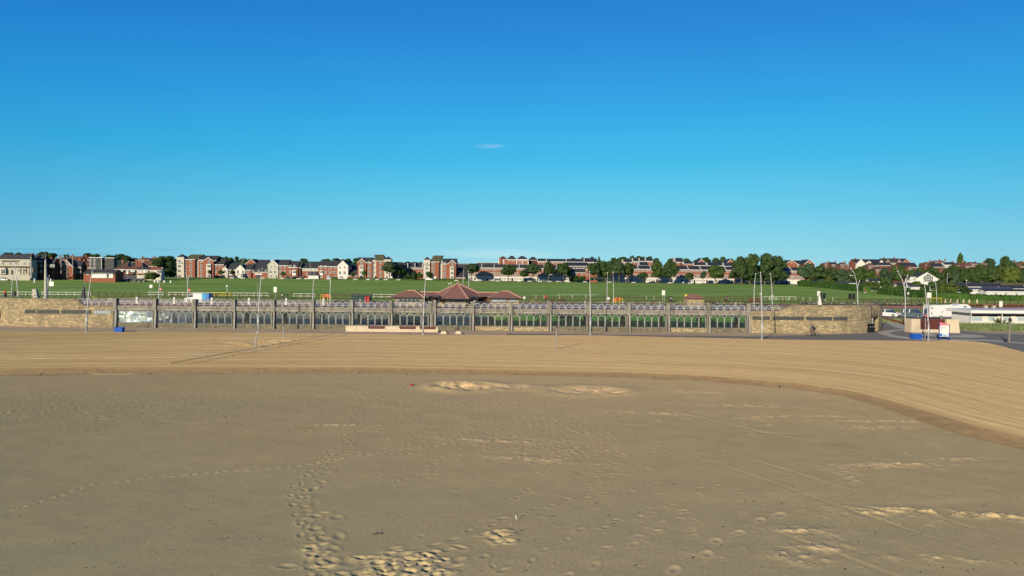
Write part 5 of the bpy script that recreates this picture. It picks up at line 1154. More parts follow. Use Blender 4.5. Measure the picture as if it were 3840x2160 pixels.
# skyline trees
sk = [(5, 60, 942), (58, 90, 944), (85, 118, 948), (140, 190, 939), (170, 216, 945), (236, 262, 951), (305, 345, 947), (335, 380, 949), (390, 440, 955), (420, 475, 951), (455, 500, 955), (480, 530, 966), (545, 600, 964), (590, 625, 960), (612, 664, 957),
 (810, 850, 962), (838, 858, 959), (852, 878, 964), (876, 898, 960), (895, 930, 968), (920, 950, 968), (1020, 1060, 972), (1122, 1160, 967), (1200, 1245, 969), (1238, 1285, 967), (1276, 1325, 968), (1320, 1345, 964), (1335, 1365, 963), (1515, 1545, 979), (1540, 1575, 981), (1568, 1592, 981), (1700, 1740, 999), (1725, 1750, 1001),
 (2130, 2175, 966), (2170, 2200, 963), (2195, 2235, 960), (2236, 2254, 959), (2285, 2320, 962), (2310, 2370, 959), (2350, 2385, 956), (2375, 2425, 955), (2410, 2455, 959), (2440, 2480, 966), (2500, 2560, 963), (2550, 2590, 965), (2585, 2640, 963), (2620, 2670, 962), (2660, 2705, 963), (2690, 2735, 961), (2715, 2760, 965), (3440, 3470, 984), (3690, 3740, 966), (3798, 3850, 976), (3150, 3170, 982)]
for i, (a, b_, c) in enumerate(sk):
    Y = 760 + (i*37) % 120; o = tree(a, b_, c, 1010, Y, 'bush', 'leaf_dark' if i % 3 else 'leaf_blue', 'dark treetop on the skyline '+('over the left rooftops' if a < 700 else 'behind the tall blocks' if a < 1760 else 'behind the terraces' if a < 2800 else 'over the right hillside')+', '+ORD[sum(1 for q in sk if q[0] < a and (q[0] < 700) == (a < 700) and (q[0] < 1760) == (a < 1760) and (q[0] < 2800) == (a < 2800))]+' from the left', 'skyline trees', nleaf=1600, ls=.045)
# right side wood and garden trees
rt = [(2985, 3060, 983, 1072, 372, 'full', 'leaf_blue'), (3030, 3110, 992, 1075, 368, 'full', 'leaf_dark'), (3080, 3150, 1000, 1075, 366, 'full', 'leaf_dark'), (3130, 3200, 1000, 1075, 360, 'full', 'leaf_blue'), (3180, 3270, 998, 1078, 352, 'full', 'leaf_mid'), (3230, 3300, 1010, 1082, 345, 'full', 'leaf_mid'), (3290, 3350, 1000, 1080, 350, 'bush', 'leaf_blue'), (3340, 3392, 993, 1080, 352, 'tall', 'leaf_mid'),
 (3390, 3450, 1006, 1060, 360, 'full', 'leaf_dark'), (3420, 3480, 1000, 1060, 362, 'full', 'leaf_dark'), (3465, 3530, 998, 1060, 360, 'full', 'leaf_dark'), (3520, 3580, 1000, 1060, 355, 'full', 'leaf_dark'), (3540, 3620, 990, 1062, 350, 'full', 'leaf_dark'), (3590, 3660, 995, 1064, 348, 'full', 'leaf_dark'), (3630, 3720, 985, 1065, 345, 'full', 'leaf_dark'), (3690, 3770, 985, 1066, 342, 'full', 'leaf_dark'), (3560, 3600, 1010, 1064, 335, 'bush', 'leaf_blue'),
 (3735, 3800, 955, 1060, 420, 'full', 'leaf_dark'), (3760, 3840, 985, 1068, 338, 'full', 'leaf_dark'), (3752, 3822, 991, 1062, 334, 'full', 'leaf_olive'), (3810, 3870, 1000, 1068, 340, 'full', 'leaf_dark'), (3585, 3612, 953, 990, 640, 'tall', 'leaf_mid'), (3608, 3624, 973, 990, 640, 'bush', 'leaf_dark'),
 (3078, 3140, 1037, 1066, 358, 'bush', 'leaf_olive'), (3235, 3300, 1050, 1086, 300, 'bush', 'leaf_olive'), (3290, 3345, 1038, 1085, 280, 'bush', 'leaf_mid'), (3320, 3360, 1066, 1090, 268, 'bush', 'leaf_olive'), (3480, 3545, 1046, 1092, 255, 'bush', 'leaf_mid'), (3440, 3490, 1062, 1092, 250, 'bush', 'leaf_dark'), (3408, 3462, 1052, 1090, 254, 'bush', 'leaf_mid'), (3520, 3600, 1058, 1098, 238, 'bush', 'leaf_olive'), (3590, 3648, 1070, 1100, 232, 'bush', 'leaf_dark'), (3350, 3415, 1066, 1096, 250, 'bush', 'leaf_hedge'), (3266, 3296, 1083, 1094, 282, 'bush', 'leaf_blue')]
for i, (a, b_, c, d_, Y, k, m_) in enumerate(rt):
    kindw = {'leaf_olive': 'olive green', 'leaf_mid': 'mid green', 'leaf_dark': 'deep green', 'leaf_blue': 'blue green', 'leaf_hedge': 'bright green'}[m_]
    lab = f"{kindw} tree {'in the wood above the caravans' if c < 1030 and a > 3380 else 'behind the long hedge'}, {ORD[sum(1 for q in rt if q[0] < a)]} from the left"
    tree(a, b_, c, d_, Y, k, m_, lab, 'trees around the holiday park', nleaf=3200, ls=.030)
# hedge along the holiday park: two runs meeting at the corner
def hedge(name, label, pts, hs, wd, mat='leaf_hedge', dens=16, ls=.22):
    V = []; F = []; nv = 0; rs = np.random.RandomState(len(pts)+int(abs(pts[0][0]))); P = [Vector((x, y, 0)) for x, y in pts]
    root = P[0]; prof = [(-.5, 0), (-.52, .45), (-.45, .82), (-.25, .98), (0, 1.02), (.25, .98), (.45, .8), (.5, 0)]; C = []; NN = []
    rows = []
    for k, (a, b) in enumerate(zip(P, P[1:])):
        L_ = (b-a).length; n = max(1, int(L_/.9)); d = (b-a)/L_; nn = Vector((d.y, -d.x, 0))
        for i in range(n+(k == len(P)-2)):
            c = a+d*(L_*i/n); h = hs[k]+(hs[k+1]-hs[k])*i/n; zz = Zg(c.x, c.y)-.1; h *= 1+.10*(rs.rand()-.5)
            rows.append([(c.x+nn.x*p[0]*wd*(1+.1*rs.randn())-root.x, c.y+nn.y*p[0]*wd*(1+.1*rs.randn())-root.y, zz+h*p[1]+.06*rs.randn()*(p[1] > 0)) for p in prof])
    m = len(prof); V = np.array(rows).reshape(-1, 3); F = []
    for i in range(len(rows)-1):
        for j in range(m-1): a = i*m+j; F.append((a, a+1, a+m+1, a+m))
    F.append(tuple(range(m))); F.append(tuple(reversed(range((len(rows)-1)*m, len(rows)*m))))
    nl = int(len(rows)*dens); ri = rs.randint(0, len(rows)-1, nl); ji = rs.randint(0, m-1, nl); R_ = np.array(rows)
    u, w_ = rs.rand(nl, 1), rs.rand(nl, 1); c = (R_[ri, ji]*(1-u)+R_[ri, ji+1]*u)*(1-w_)+(R_[ri+1, ji]*(1-u)+R_[ri+1, ji+1]*u)*w_
    c += rs.randn(nl, 3)*.10; t = rs.randn(nl, 3); t /= np.linalg.norm(t, axis=1, keepdims=True); q = np.cross(t, rs.randn(nl, 3)); q /= np.linalg.norm(q, axis=1, keepdims=True)
    s = ls*rs.uniform(.6, 1.4, (nl, 1)); Q = np.stack([c-t*s, c-q*s*.7, c+t*s, c+q*s*.7], 1).reshape(-1, 3); b0 = len(V)
    me = bpy.data.meshes.new(name); me.from_pydata(np.concatenate([V, Q]).tolist(), [], F+(b0+np.arange(nl*4).reshape(-1, 4)).tolist()); me.materials.append(MATS[mat]); me.update()
    o = link(name, me, None, (root.x, root.y, 0)); return tag(o, label, 'hedge')
def hp(px, py):      # point on the ground of the field for a pixel, by iteration
    z = 1.5
    for _ in range(8): p = G(px, py, z); z = Zg(p.x, p.y)
    return p.x, p.y
h1 = [hp(3005, 1073), hp(3120, 1082), hp(3250, 1095)]
hedge('clipped_hedge', 'clipped green hedge running back to the big trees from the person in pink', h1, [3.4, 3.2, 2.7], 3.0)
h2 = [hp(3305, 1103), hp(3400, 1112), hp(3470, 1119), (W(3560, 1100, 207).x, 207), (W(3700, 1100, 205).x, 205), (W(3900, 1100, 204).x, 204), (230, 204)]
hedge('clipped_hedge', 'long tall hedge in front of the white caravans on the right', h2, [2.5, 2.5, 2.6, 2.3, 1.6, 1.6, 1.6], 3.0, dens=30)
for i, (a, b_, Y, hh, lab) in enumerate(((1300, 1592, 401, 1.1, 'long dark clipped hedge before the middle tall block'), (1625, 1760, 401, 1.2, 'dark clipped hedge before the rightmost tall block'), (1235, 1265, 401, 1.6, 'short hedge block before the wide brick house'))):
    hedge('low_hedge', lab, [(W(a, 1050, Y).x, Y), (W(b_, 1050, Y).x, Y)], [hh, hh], 1.2, 'leaf_dark', 6, .25)
# ------------------------------------------------------------------ lamps, masts, signs
def tipped_lamp(dx, h, top):
    """tapered pole whose upper part bows over by dx"""
    r = thing('street_lamp', 'lamp', 'lamp post', (0, 0, 0)); n = 12
    pts = [(dx*(k/n)**2.0, 0, h*k/n) for k in range(n+1)]
    MB().tube([(0, 0, 0), (0, 0, h*.28)], [.12, .105], 8).lathe([(.2, 0), (.2, .06), (.15, .12)], (0, 0, 0), 10).build('base', 'steel', r, True)
    MB().tube([(0, 0, h*.28)] + [p for p in pts if p[2] > h*.3], [.10]+[.095-.06*(p[2]/h) for p in pts if p[2] > h*.3], 8).build('pole', 'steel', r, True)
    MB().ell((dx, 0, h), (.06, .06, .10), 8, 5).build('lamp_head', 'white_rail', r)
    MB().box(-.07, .07, -.17, -.14, 1.0, 1.5).build('hatch', 'galv', r)
    MB().tube([(-.0, .02, h*.52), (-.16, .02, h*.68), (-.2, .02, h*.78)], [.03, .025, .015], 5).build('stay', 'steel', r)
    return r
near = [(325, 1245, 348, 1006, 'leaning grey lamp post before the yellow stone wall at left'), (969, 1247, 983, 1008, 'tall grey lamp post before the fourth glazed bay'), (1587, 1255, 1597, 1032, 'tall lamp post standing by the pale concrete seats'), (2214, 1255, 2211, 1018, 'straight lamp post on the sand edge before the right hand glazed bays'), (2857, 1273, 2852, 1022, 'tall lamp post before the right stone wall casting a shadow up it'), (3481, 1276, 3464, 1052, 'lamp post before the maroon slatted seat near the blue tub')]
for px, py, tx_, ty_, lab in near:
    p = G(px, py, 0); t = W(tx_, ty_, p.y); dx = t.x-p.x
    r = tipped_lamp(dx, t.z, None); r.location = (p.x, p.y, 0); r['label'] = lab; r['group'] = 'promenade lamp posts'
def curved(pts_px, Y, rad=(.09, .03)):
    P = [W(x, y, Y) for x, y in pts_px]; z = Zg(P[0].x, Y); 
    if Y < 150: P.insert(0, Vector((P[0].x, Y, min(z, P[0].z-.1) if Y > 112 else P[0].z-.6)))
    n = len(P); return P, [rad[0]+(rad[1]-rad[0])*i/(n-1) for i in range(n)]
def mast(name, label, cat, group, Y, arms, head=True):
    P0, _ = curved(arms[0], Y); r = thing(name, label, cat, tuple(P0[0]), 0, group); base = P0[0]
    for i, a in enumerate(arms):
        P = [W(x, y, Y) for x, y in a]
        if i == 0: P = P0
        n = len(P); m = MB().tube([p-base for p in P], [.10-.07*k/(n-1) for k in range(n)] if i == 0 else [.05-.02*k/(n-1) for k in range(n)], 7); m.build('pole' if i == 0 else 'arm', 'steel', r, True)
        if head: MB().ell(P[-1]-base, (.12, .12, .13), 7, 4).build('lamp_head', 'white_rail', r)
    return r
LG = 'forked lamp masts on the upper promenade'
mast('lamp_mast', 'bowed lamp mast at far left with crossing arms', 'lamp post', LG, 113, [[(67, 1121), (66, 1080), (61, 1040), (54, 1010), (48, 998)]])
mast('lamp_mast', 'thinner bowed mast crossing the bowed mast at far left', 'lamp post', LG, 130, [[(44, 1093), (47, 1050), (52, 1020), (60, 999)], [(62, 1075), (68, 1045), (73, 1032)]])
mast('lamp_mast', 'small forked mast right of the cream flagpole', 'lamp post', LG, 150, [[(180, 1093), (181, 1070), (178, 1045), (176, 1034)], [(181, 1065), (185, 1034)]])
mast('lamp_mast', 'bowed lamp mast beside the first no entry sign', 'lamp post', LG, 128, [[(595, 1120), (597, 1080), (603, 1035), (609, 1004)]])
mast('lamp_mast', 'forked lamp mast beside the second no entry sign and white van', 'lamp post', LG, 128, [[(703, 1120), (704, 1070), (702, 1045), (698, 1025)], [(704, 1068), (706, 1050), (708, 1038)]])
mast('lamp_mast', 'slightly leaning mast left of the orange barrier', 'lamp post', LG, 128, [[(1173, 1121), (1175, 1070), (1177, 1040), (1179, 1018)]])
mast('lamp_mast', 'forked mast beside the orange barrier', 'lamp post', LG, 126, [[(1237, 1126), (1239, 1080), (1238, 1050), (1232, 1012)], [(1239, 1075), (1241, 1043)]])
mast('lamp_mast', 'thin straight white mast behind the pavilion roof, left of two', 'lamp post', LG, 152, [[(1736, 1085), (1737, 1050), (1739, 1016)]])
mast('lamp_mast', 'white mast with round signs behind the pavilion roof, right of two', 'lamp post', LG, 150, [[(1758, 1095), (1758, 1060), (1756, 1030), (1756, 1018)]])
mast('lamp_mast', 'white mast left of the orange canopy, left of two', 'lamp post', LG, 128, [[(2276, 1136), (2277, 1080), (2278, 1024)]])
mast('lamp_mast', 'white mast rising through the orange canopy, right of two', 'lamp post', LG, 128, [[(2301, 1134), (2301, 1080), (2298, 1021)]])
mast('lamp_mast', 'white mast left of the tallest right hand lamp', 'lamp post', LG, 125, [[(2828, 1140), (2828, 1090), (2831, 1050), (2834, 1027)]])
mast('lamp_mast', 'white mast right of the tallest right hand lamp', 'lamp post', LG, 125, [[(2896, 1141), (2895, 1090), (2892, 1050), (2889, 1027)]])
mast('lamp_mast', 'tall bowed mast with side arms standing on the curved wall', 'lamp post', LG, 113, [[(3217, 1146), (3216, 1090), (3211, 1050), (3203, 1025), (3191, 1006)], [(3217, 1080), (3219, 1065), (3223, 1055)], [(3205, 1033), (3189, 1033)]])
mast('lamp_mast', 'four armed mast splitting into a vee beside the grey car', 'lamp post', LG, 112, [[(3394, 1216), (3395, 1120), (3391, 1080), (3384, 1050), (3366, 1016)], [(3395, 1130), (3396, 1090), (3400, 1060), (3404, 1033)], [(3395, 1100), (3398, 1080), (3401, 1070)], [(3393, 1090), (3391, 1062)]])
mast('lamp_mast', 'bowed mast behind the white motorhome', 'lamp post', LG, 156, [[(3513, 1138), (3512, 1100), (3510, 1070), (3506, 1051)]])
# columns
def pole(name, label, cat, px, y0, y1, Y, r0=.09, r1=.05, mat='steel', head=None, group=None):
    p = W(px, y1, Y); t = W(px, y0, Y); z = p.z; r = thing(name, label, cat, (p.x, Y, z-.2), 0, group)
    MB().lathe([(r0*1.6, 0), (r0*1.6, .25), (r0, .3), (r1, t.z-z+.2)], (0, 0, 0), 9).build('pole', mat, r, True)
    if head == 'ball': MB().ell((0, 0, t.z-z+.3), (.28, .28, .28), 10, 6).build('lamp_globe', 'white', r, True)
    elif head in ('l', 'r'): sgn = -1 if head == 'l' else 1; MB().tube([(0, 0, t.z-z+.15), (sgn*.9, 0, t.z-z+.25)], .06, 5).box(min(sgn*.7, sgn*1.4), max(sgn*.7, sgn*1.4), -.12, .12, t.z-z+.2, t.z-z+.34).build('lamp_head', 'white', r)
    elif head == 'tip': MB().tube([(0, 0, t.z-z+.1), (0, 0, t.z-z+1.9)], [.03, .012], 5).build('finial', 'steel', r)
    return r
pole('flagpole', 'thick cream flagpole rising behind the left stone wall', 'flagpole', 172, 975, 1118, 112, .28, .13, 'cream', 'tip')
pole('street_lamp', 'pale lamp column before the dark brick terrace', 'lamp post', 117, 962, 1041, 300, .3, .18, 'cream')
for px, y0, y1, Y, lab in ((229, 958, 1025, 340, 'left'), (252, 957, 1041, 318, 'middle'), (273, 960, 1025, 340, 'right')): pole('floodlight_column', lab+' thin column of three by the pink gabled house', 'lamp post', px, y0, y1, Y, .14, .09, 'cream', group='columns by the pink gable')
pole('street_lamp', 'lamp column with a left arm above the low terrace roofs', 'lamp post', 484, 980, 1002, 380, .1, .07, 'steel', 'l'); pole('street_lamp', 'lamp column with a right arm above the low terrace roofs', 'lamp post', 495, 983, 1002, 380, .1, .07, 'steel', 'r')
pole('street_lamp', 'lamp column beside the black parked cars', 'lamp post', 535, 992, 1042, 320, .12, .07, 'steel')
pole('street_lamp', 'thin lamp column before the bright white gable', 'lamp post', 908, 975, 1040, 395, .1, .07, 'cream', 'r'); pole('street_lamp', 'thin lamp column before the low garage block', 'lamp post', 1164, 985, 1047, 395, .1, .07, 'cream')
pole('street_lamp', 'thin lamp column before the middle tall block', 'lamp post', 1398, 986, 1049, 395, .12, .08, 'galv'); pole('street_lamp', 'thin lamp column before the grey roofed terrace', 'lamp post', 1853, 988, 1056, 398, .12, .08, 'cream')
pole('street_lamp', 'thin lamp column at the edge of the caravan wood', 'lamp post', 3552, 1025, 1064, 290, .12, .1, 'steel'); pole('street_lamp', 'ball headed caravan park lamp', 'lamp post', 3624, 1053, 1070, 290, .08, .06, 'galv', 'ball')
pole('street_lamp', 'globe lamp on a post behind the white van', 'lamp post', 852, 1075, 1094, 165, .06, .05, 'white', 'ball'); pole('street_lamp', 'globe lamp on the field edge right of the vee mast', 'lamp post', 3405, 1102, 1125, 165, .05, .04, 'galv', 'ball')
pole('marker_post', 'dark bollard column right of the white van', 'post', 852, 1095, 1124, 135, .08, .07, 'dark_metal')
# seafront shelters' fin sculptures
def fin(label, px0, px1, y0, y1, Y, top0, top1, mat='precast_grey'):
    a, b_ = W(px0, y1, Y), W(px1, y1, Y); t = W(px0, y0, Y).z; ta, tb = W(top0, y0, Y).x, W(top1, y0, Y).x; o = a.x
    m = MB().hexa([(0, 0, -.4), (b_.x-o, 0, -.4), (b_.x-o, .7, -.4), (0, .7, -.4)], [(ta-o, .1, t-a.z), (tb-o, .1, t-a.z), (tb-o, .5, t-a.z), (ta-o, .5, t-a.z)])
    return tag(m.build('concrete_fin', mat, None, False, (o, Y, a.z), .03), label, 'sculpture')
fin('pale wedge shaped fin with slate side behind the left stone wall', 118, 142, 1084, 1118, 114, 119, 133, 'precast_grey'); fin('tall blue grey blade fin leaning right near the sloping wall', 297, 317, 1074, 1118, 114, 311, 314, 'slate_blue'); fin('white tapering obelisk fin on the curved wall beside the traffic signals', 3071, 3084, 1103, 1142, 114, 3074, 3076, 'white')
# posts in the sand
for px, py, tx_, ty_, lab in ((958, 1303, 963, 1239, 'slightly leaning weathered net post at left in the sand'), (1069, 1272, 1061, 1221, 'leaning weathered net post between the pillars'), (2087, 1310, 2087, 1231, 'lone upright weathered post in the raked sand')):
    p = G(px, py, 0); t = W(tx_, ty_, p.y); m = MB().tube([(0, 0, -.3), (t.x-p.x, 0, t.z)], [.075, .065], 7).use(1).tube([(t.x-p.x-.0, -.0, t.z), ((t.x-p.x)*1.03, 0, t.z+.08)], [.085, .08], 7)
    tag(m.build('net_post', ['galv', 'dark_metal'], None, False, (p.x, p.y, .0)), lab, 'post', 'weathered posts in the sand')
p = G(3784, 1283, 0); r = thing('marker_post', 'tall rough pale timber post at the right edge of the promenade', 'post', (p.x, p.y, 0)); MB().tube([(0, 0, 0), (.02, 0, .9), (.05, 0, 1.7), (.04, 0, 2.7)], [.15, .12, .13, .11], 8).build('shaft', 'old_wood', r); MB().hexa([(-.55, -.1, 0), (-.1, -.1, 0), (-.1, .1, 0), (-.5, .1, 0)], [(-.7, -.1, .15), (-.4, -.1, .42), (-.4, .1, .42), (-.7, .1, .2)]).build('foot_stay', 'slate_blue', r)
# ------------------------------------------------------------------ precast seats
def seat_left():
    a, b_ = G(1296, 1247, 0), G(1643, 1249, 0); Y = 98.6; x0, x1 = W(1296, 1245, Y).x, W(1643, 1248, Y).x; h = .92
    r = thing('concrete_bench', 'long pale concrete seat wall with three maroon slatted backs', 'bench', ((x0+x1)/2, Y, 0)); o = r.location.x
    X = lambda px: W(px, 1240, Y).x-o; z1 = W(1450, 1224, Y).z
    gaps = [(1382, 1443), (1499, 1559), (1575, 1634)]; m = MB().box(X(1296), X(1643), 0, .75, -.02, .42)
    cur = 1296
    for g0, g1 in gaps+[(1643, 1643)]:
        if g0 > cur: m.prism([(X(cur), .42), (X(g0)+.0, .42), (X(g0)-.12 if g0 < 1640 else X(g0)-.08, z1), (X(cur)+(.12 if cur > 1300 else .03), z1)], 'y', 0, .75)
        cur = g1
    m.build('wall', 'precast', r, bevel=.02)
    for px in (1335, 1374, 1450, 1490): MB().box(X(px)-.012, X(px)+.012, -.006, .01, 0, z1-.03).build('joint', 'old_wood', r)
    for g0, g1 in gaps:
        s = MB(); n = 9
        for k in range(n): z = .46+(z1-.50)*k/n; s.box(X(g0)+.02, X(g1)-.02, .22, .27, z, z+.032)
        for k in range(4): xx = X(g0)+.1+(X(g1)-X(g0)-.2)*k/3; s.box(xx-.03, xx+.03, .272, .31, .42, z1-.04)
        s.box(X(g0)+.02, X(g1)-.02, .312, .34, .42, z1-.04); s.build('backrest', 'maroon_slats', r)
        s = MB()
        for k in range(5): s.box(X(g0)+.02, X(g1)-.02, -.02+.04*k, .012+.04*k, .425, .455)
        s.build('seat', 'maroon_slats', r)
seat_left()
def seat_right():
    Y = 105.2; r = thing('concrete_bench', 'pale concrete shelter seat with two thick ends and a maroon slatted back', 'bench', (W(3500, 1240, Y).x, Y, 0)); o = r.location.x; X = lambda px: W(px, 1240, Y).x-o; z1 = W(3500, 1196.5, Y).z
    m = MB().box(X(3411), X(3592), 0, .9, -.02, .46); m.hexa([(X(3411), -.5, -.02), (X(3450), -.1, -.02), (X(3450), 1.4, -.02), (X(3411), 1.4, -.02)], [(X(3414), -.2, z1), (X(3450), -.05, z1), (X(3450), 1.4, z1), (X(3414), 1.4, z1)]); m.hexa([(X(3548), -.1, -.03), (X(3592), -.5, -.03), (X(3592), 1.4, -.03), (X(3548), 1.4, -.03)], [(X(3548), -.05, z1), (X(3590), -.2, z1), (X(3590), 1.4, z1), (X(3548), 1.4, z1)]); m.build('wall', 'precast', r)
    s = MB(); n = 14
    for k in range(n): z = .50+(z1-.52)*k/n; s.box(X(3451), X(3547), .30, .35, z, z+(z1-.52)/n*.62)
    s.box(X(3451), X(3547), .352, .40, .46, z1-.02)
    for k in range(9): xx = X(3451)+(X(3547)-X(3451))*(k+.5)/9; s.box(xx-.03, xx+.03, .27, .297, .5, z1-.04)
    s.build('backrest', 'maroon_slats', r)
seat_right()
for px, lab in ((1664, 'pale concrete block stool, left of two beside the long seat'), (1719, 'pale concrete block stool, right of two beside the long seat')):
    p = G(px, 1252, 0); tag(MB().hexa([(-.5, -.35, 0), (.5, -.35, 0), (.5, .35, 0), (-.5, .35, 0)], [(-.26, -.22, .42), (.26, -.22, .42), (.26, .22, .42), (-.26, .22, .42)]).build('concrete_stool', 'precast', None, False, (p.x, p.y, 0), .04), lab, 'bench', 'concrete block stools')
# tubs, bins, sign
def tub():
    r = thing('plastic_tub', 'tub', 'tub', (0, 0, 0)); a, b_, h = .50, .58, .62; t = .04; m = MB()
    bot = [(-a, -.34), (a, -.34), (a, .34), (-a, .34)]; top_ = [(-b_, -.4), (b_, -.4), (b_, .4), (-b_, .4)]
    for i in range(4):
        j = (i+1) % 4; A, B_, C, D = bot[i], bot[j], top_[i], top_[j]; s = lambda q, f: (q[0]*f, q[1]*f)
        m.hexa([(*A, 0), (*B_, 0), (*s(B_, .92), 0), (*s(A, .92), 0)], [(*C, h), (*D, h), (*s(D, .93), h), (*s(C, .93), h)])
    m.box(-a*.95, a*.95, -.32, .32, .0, .04).build('body', 'blue_tub', r)
    m = MB()
    for i in range(4): j = (i+1) % 4; m.tube([(*top_[i], h), (*top_[j], h)], .04, 6)
    m.build('rim', 'blue_tub', r); m = MB()
    for k in (-.3, 0, .3): m.box(k-.02, k+.02, -.40, -.36, .08, h-.05)
    m.build('rib', 'blue_tub', r); return r
tb = Series(tub())
for px, py, lab, s in ((448, 1245, 'blue plastic tub on the promenade before the first glazed bay', 1.0), (3434, 1272, 'blue plastic tub by the lamp post near the maroon seat', 1.1)):
    p = G(px, py, 0); tb.place((p.x, p.y, .0), .05, lab, (s,)*3, 'blue tubs')
def bin_():
    r = thing('litter_bin', 'bin', 'bin', (0, 0, 0)); MB().lathe([(.36, 0), (.38, .05), (.38, .72), (.36, .76)], n=16).build('body', 'black', r, True)
    MB().lathe([(.38, 0), (.40, .05), (.30, .10), (.05, .13)], (0, 0, 1.0), 16).build('lid', 'black', r, True); m = MB()
    for k in range(4): a = math.pi/4+k*math.pi/2; m.tube([(.33*math.cos(a), .33*math.sin(a), .74), (.33*math.cos(a), .33*math.sin(a), 1.02)], .05, 5)
    m.build('post', 'black', r); MB().lathe([(.386, 0), (.386, .04)], (0, 0, .62), 16).build('band', 'cream', r); return r
bs = Series(bin_()); p = G(25, 1217, 0); bs.place((p.x, p.y, 0), 0, 'round black litter bin before the left stone wall', (1.05,)*3, 'round litter bins')
p = G(3263, 1246, 0); r = thing('litter_bin', 'square black litter bin at the right doorway of the curved wall', 'bin', (p.x, p.y, 0), R(12)); MB().box(-.5, .5, -.35, .35, .05, 1.0).build('body', 'black', r, bevel=.03); MB().box(-.53, .53, -.38, .38, 0, .06).use(0).box(-.5, .5, .0, .35, 1.0, 1.2).build('frame', 'black', r); MB().box(-.53, .53, -.38, .38, 1.2, 1.3).build('lid', 'black', r, bevel=.02)
m = MB()
for x in (-.25, .25): m.box(x-.14, x+.14, -.358, -.35, .82, .92)
m.build('label', 'galv', r)
p = W(3262, 1215, p.y+.9); tag(MB().box(-.5, .5, -.03, .03, 1.2, 2.5).use(1).box(-.44, .44, -.04, -.032, 1.9, 2.4).use(0).tube([(0, .05, 0), (0, .05, 2.4)], .04, 6).build('notice_board', ['galv', 'precast_grey'], None, False, (p.x, p.y, 0)), 'grey notice board standing behind the square bin', 'sign')
p = W(30, 1190, 106); tag(MB().box(-.35, .35, -.03, .03, 1.3, 2.4).tube([(0, .05, 0), (0, .05, 2.3)], .04, 6).build('notice_board', 'galv', None, False, (p.x, 103.2, 0)), 'small grey notice on the left stone wall above the round bin', 'sign')
def aframe():
    p = G(3540, 1274, 0); r = thing('beach_sign', 'blue framed upright information board with a pink slanted header', 'sign', (p.x, p.y, 0), R(-4)); h = 2.38; w_ = .62
    m = MB(); m.box(-w_-.08, -w_, -.05, .05, 0, h-.02).box(w_, w_+.08, -.05, .05, 0, h-.28).box(-w_-.14, -w_+.06, -.35, .35, 0, .06).box(w_-.06, w_+.14, -.35, .35, 0, .06); m.build('frame', 'royal', r)
    MB().box(-w_, w_, -.02, .02, .42, h-.42).build('board', 'white', r)
    MB().prism([(-w_, h-.42), (w_, h-.42), (w_, h-.22), (-w_, h+.04)], 'y', -.02, .02).use(0).build('header', 'pink', r)
    MB().prism([(-w_+.02, h-.17), (w_-.02, h-.38), (w_-.02, h-.34), (-w_+.02, h-.10)], 'y', -.026, -.021).build('header_stripe', 'white', r)
    m = MB(); rr = random.Random(4)
    for k in range(3): m.box(-w_+.12+.0*k, w_-.4+.25*rr.random(), -.026, -.021, h-.62-.09*k, h-.59-.09*k)
    for k in range(5): m.box(-w_+.1, -w_+.35, -.026, -.021, 1.62-.12*k, 1.66-.12*k)
    m.build('text_line', 'galv', r)
    MB().box(-w_+.02, w_-.02, -.028, -.021, .48, .86).build('lower_panel', 'car_blue', r); MB().box(-.28, w_-.06, -.034, -.029, .56, .82).use(1).box(-.2, .3, -.040, -.035, .62, .72).build('picture', ['white', 'cyan'], r)
aframe()
# circles in the paving by the sign
def ringsheet(name, pts, z, mat): MB().quad([(x, y, z) for x, y in pts]).build(name, mat)['kind'] = 'structure'
def ell(px, py, rx, ry, n=28): c = G(px, py, 0); return [(c.x+rx*math.cos(6.2832*k/n), c.y+ry*math.sin(6.2832*k/n)) for k in range(n)]
def gpoly(pp): return [tuple(G(x, y, 0))[:2] for x, y in pp]
ringsheet('paved_area', gpoly([(1900, 1262), (2830, 1273), (3300, 1275), (3520, 1282), (3640, 1290), (3900, 1330), (3900, 1256), (3600, 1240), (3420, 1246), (3390, 1226), (3340, 1200), (3318, 1200), (3300, 1236), (3240, 1250), (2830, 1262), (1900, 1250)]), .004, 'asphalt')
ringsheet('paved_band', gpoly([(3288, 1248), (3330, 1238), (3400, 1234), (3420, 1237), (3360, 1242), (3330, 1248), (3360, 1258), (3430, 1268), (3560, 1272), (3700, 1274), (3850, 1286), (3850, 1290), (3700, 1280), (3560, 1277), (3420, 1274), (3330, 1262)]), .009, 'paving_pale')
ringsheet('paved_disc', gpoly([(3420, 1250), (3440, 1246), (3560, 1248), (3680, 1258), (3700, 1264), (3640, 1267), (3540, 1265), (3450, 1258)]), .009, 'paving_pale'); ringsheet('paved_disc', gpoly([(3500, 1251), (3540, 1250), (3600, 1254), (3612, 1257), (3560, 1258), (3510, 1255)]), .014, 'asphalt')
ringsheet('paved_path', gpoly([(3318, 1207), (3345, 1206), (3412, 1222), (3408, 1238), (3352, 1226)]), .009, 'paving_pale')
ringsheet('kerb_line', gpoly([(3600, 1239.5), (3700, 1249), (3850, 1255), (3850, 1257), (3700, 1251), (3600, 1241)]), .02, 'paving_pale')
ringsheet('promenade_strip', gpoly([(-200, 1234.5), (700, 1240), (700, 1241), (-200, 1235.7)]), .006, 'paving_pale')
ringsheet('sandy_verge', gpoly([(3592, 1238), (3700, 1248), (3900, 1254), (3900, 1216), (3592, 1216)]), .012, 'sandy_verge')
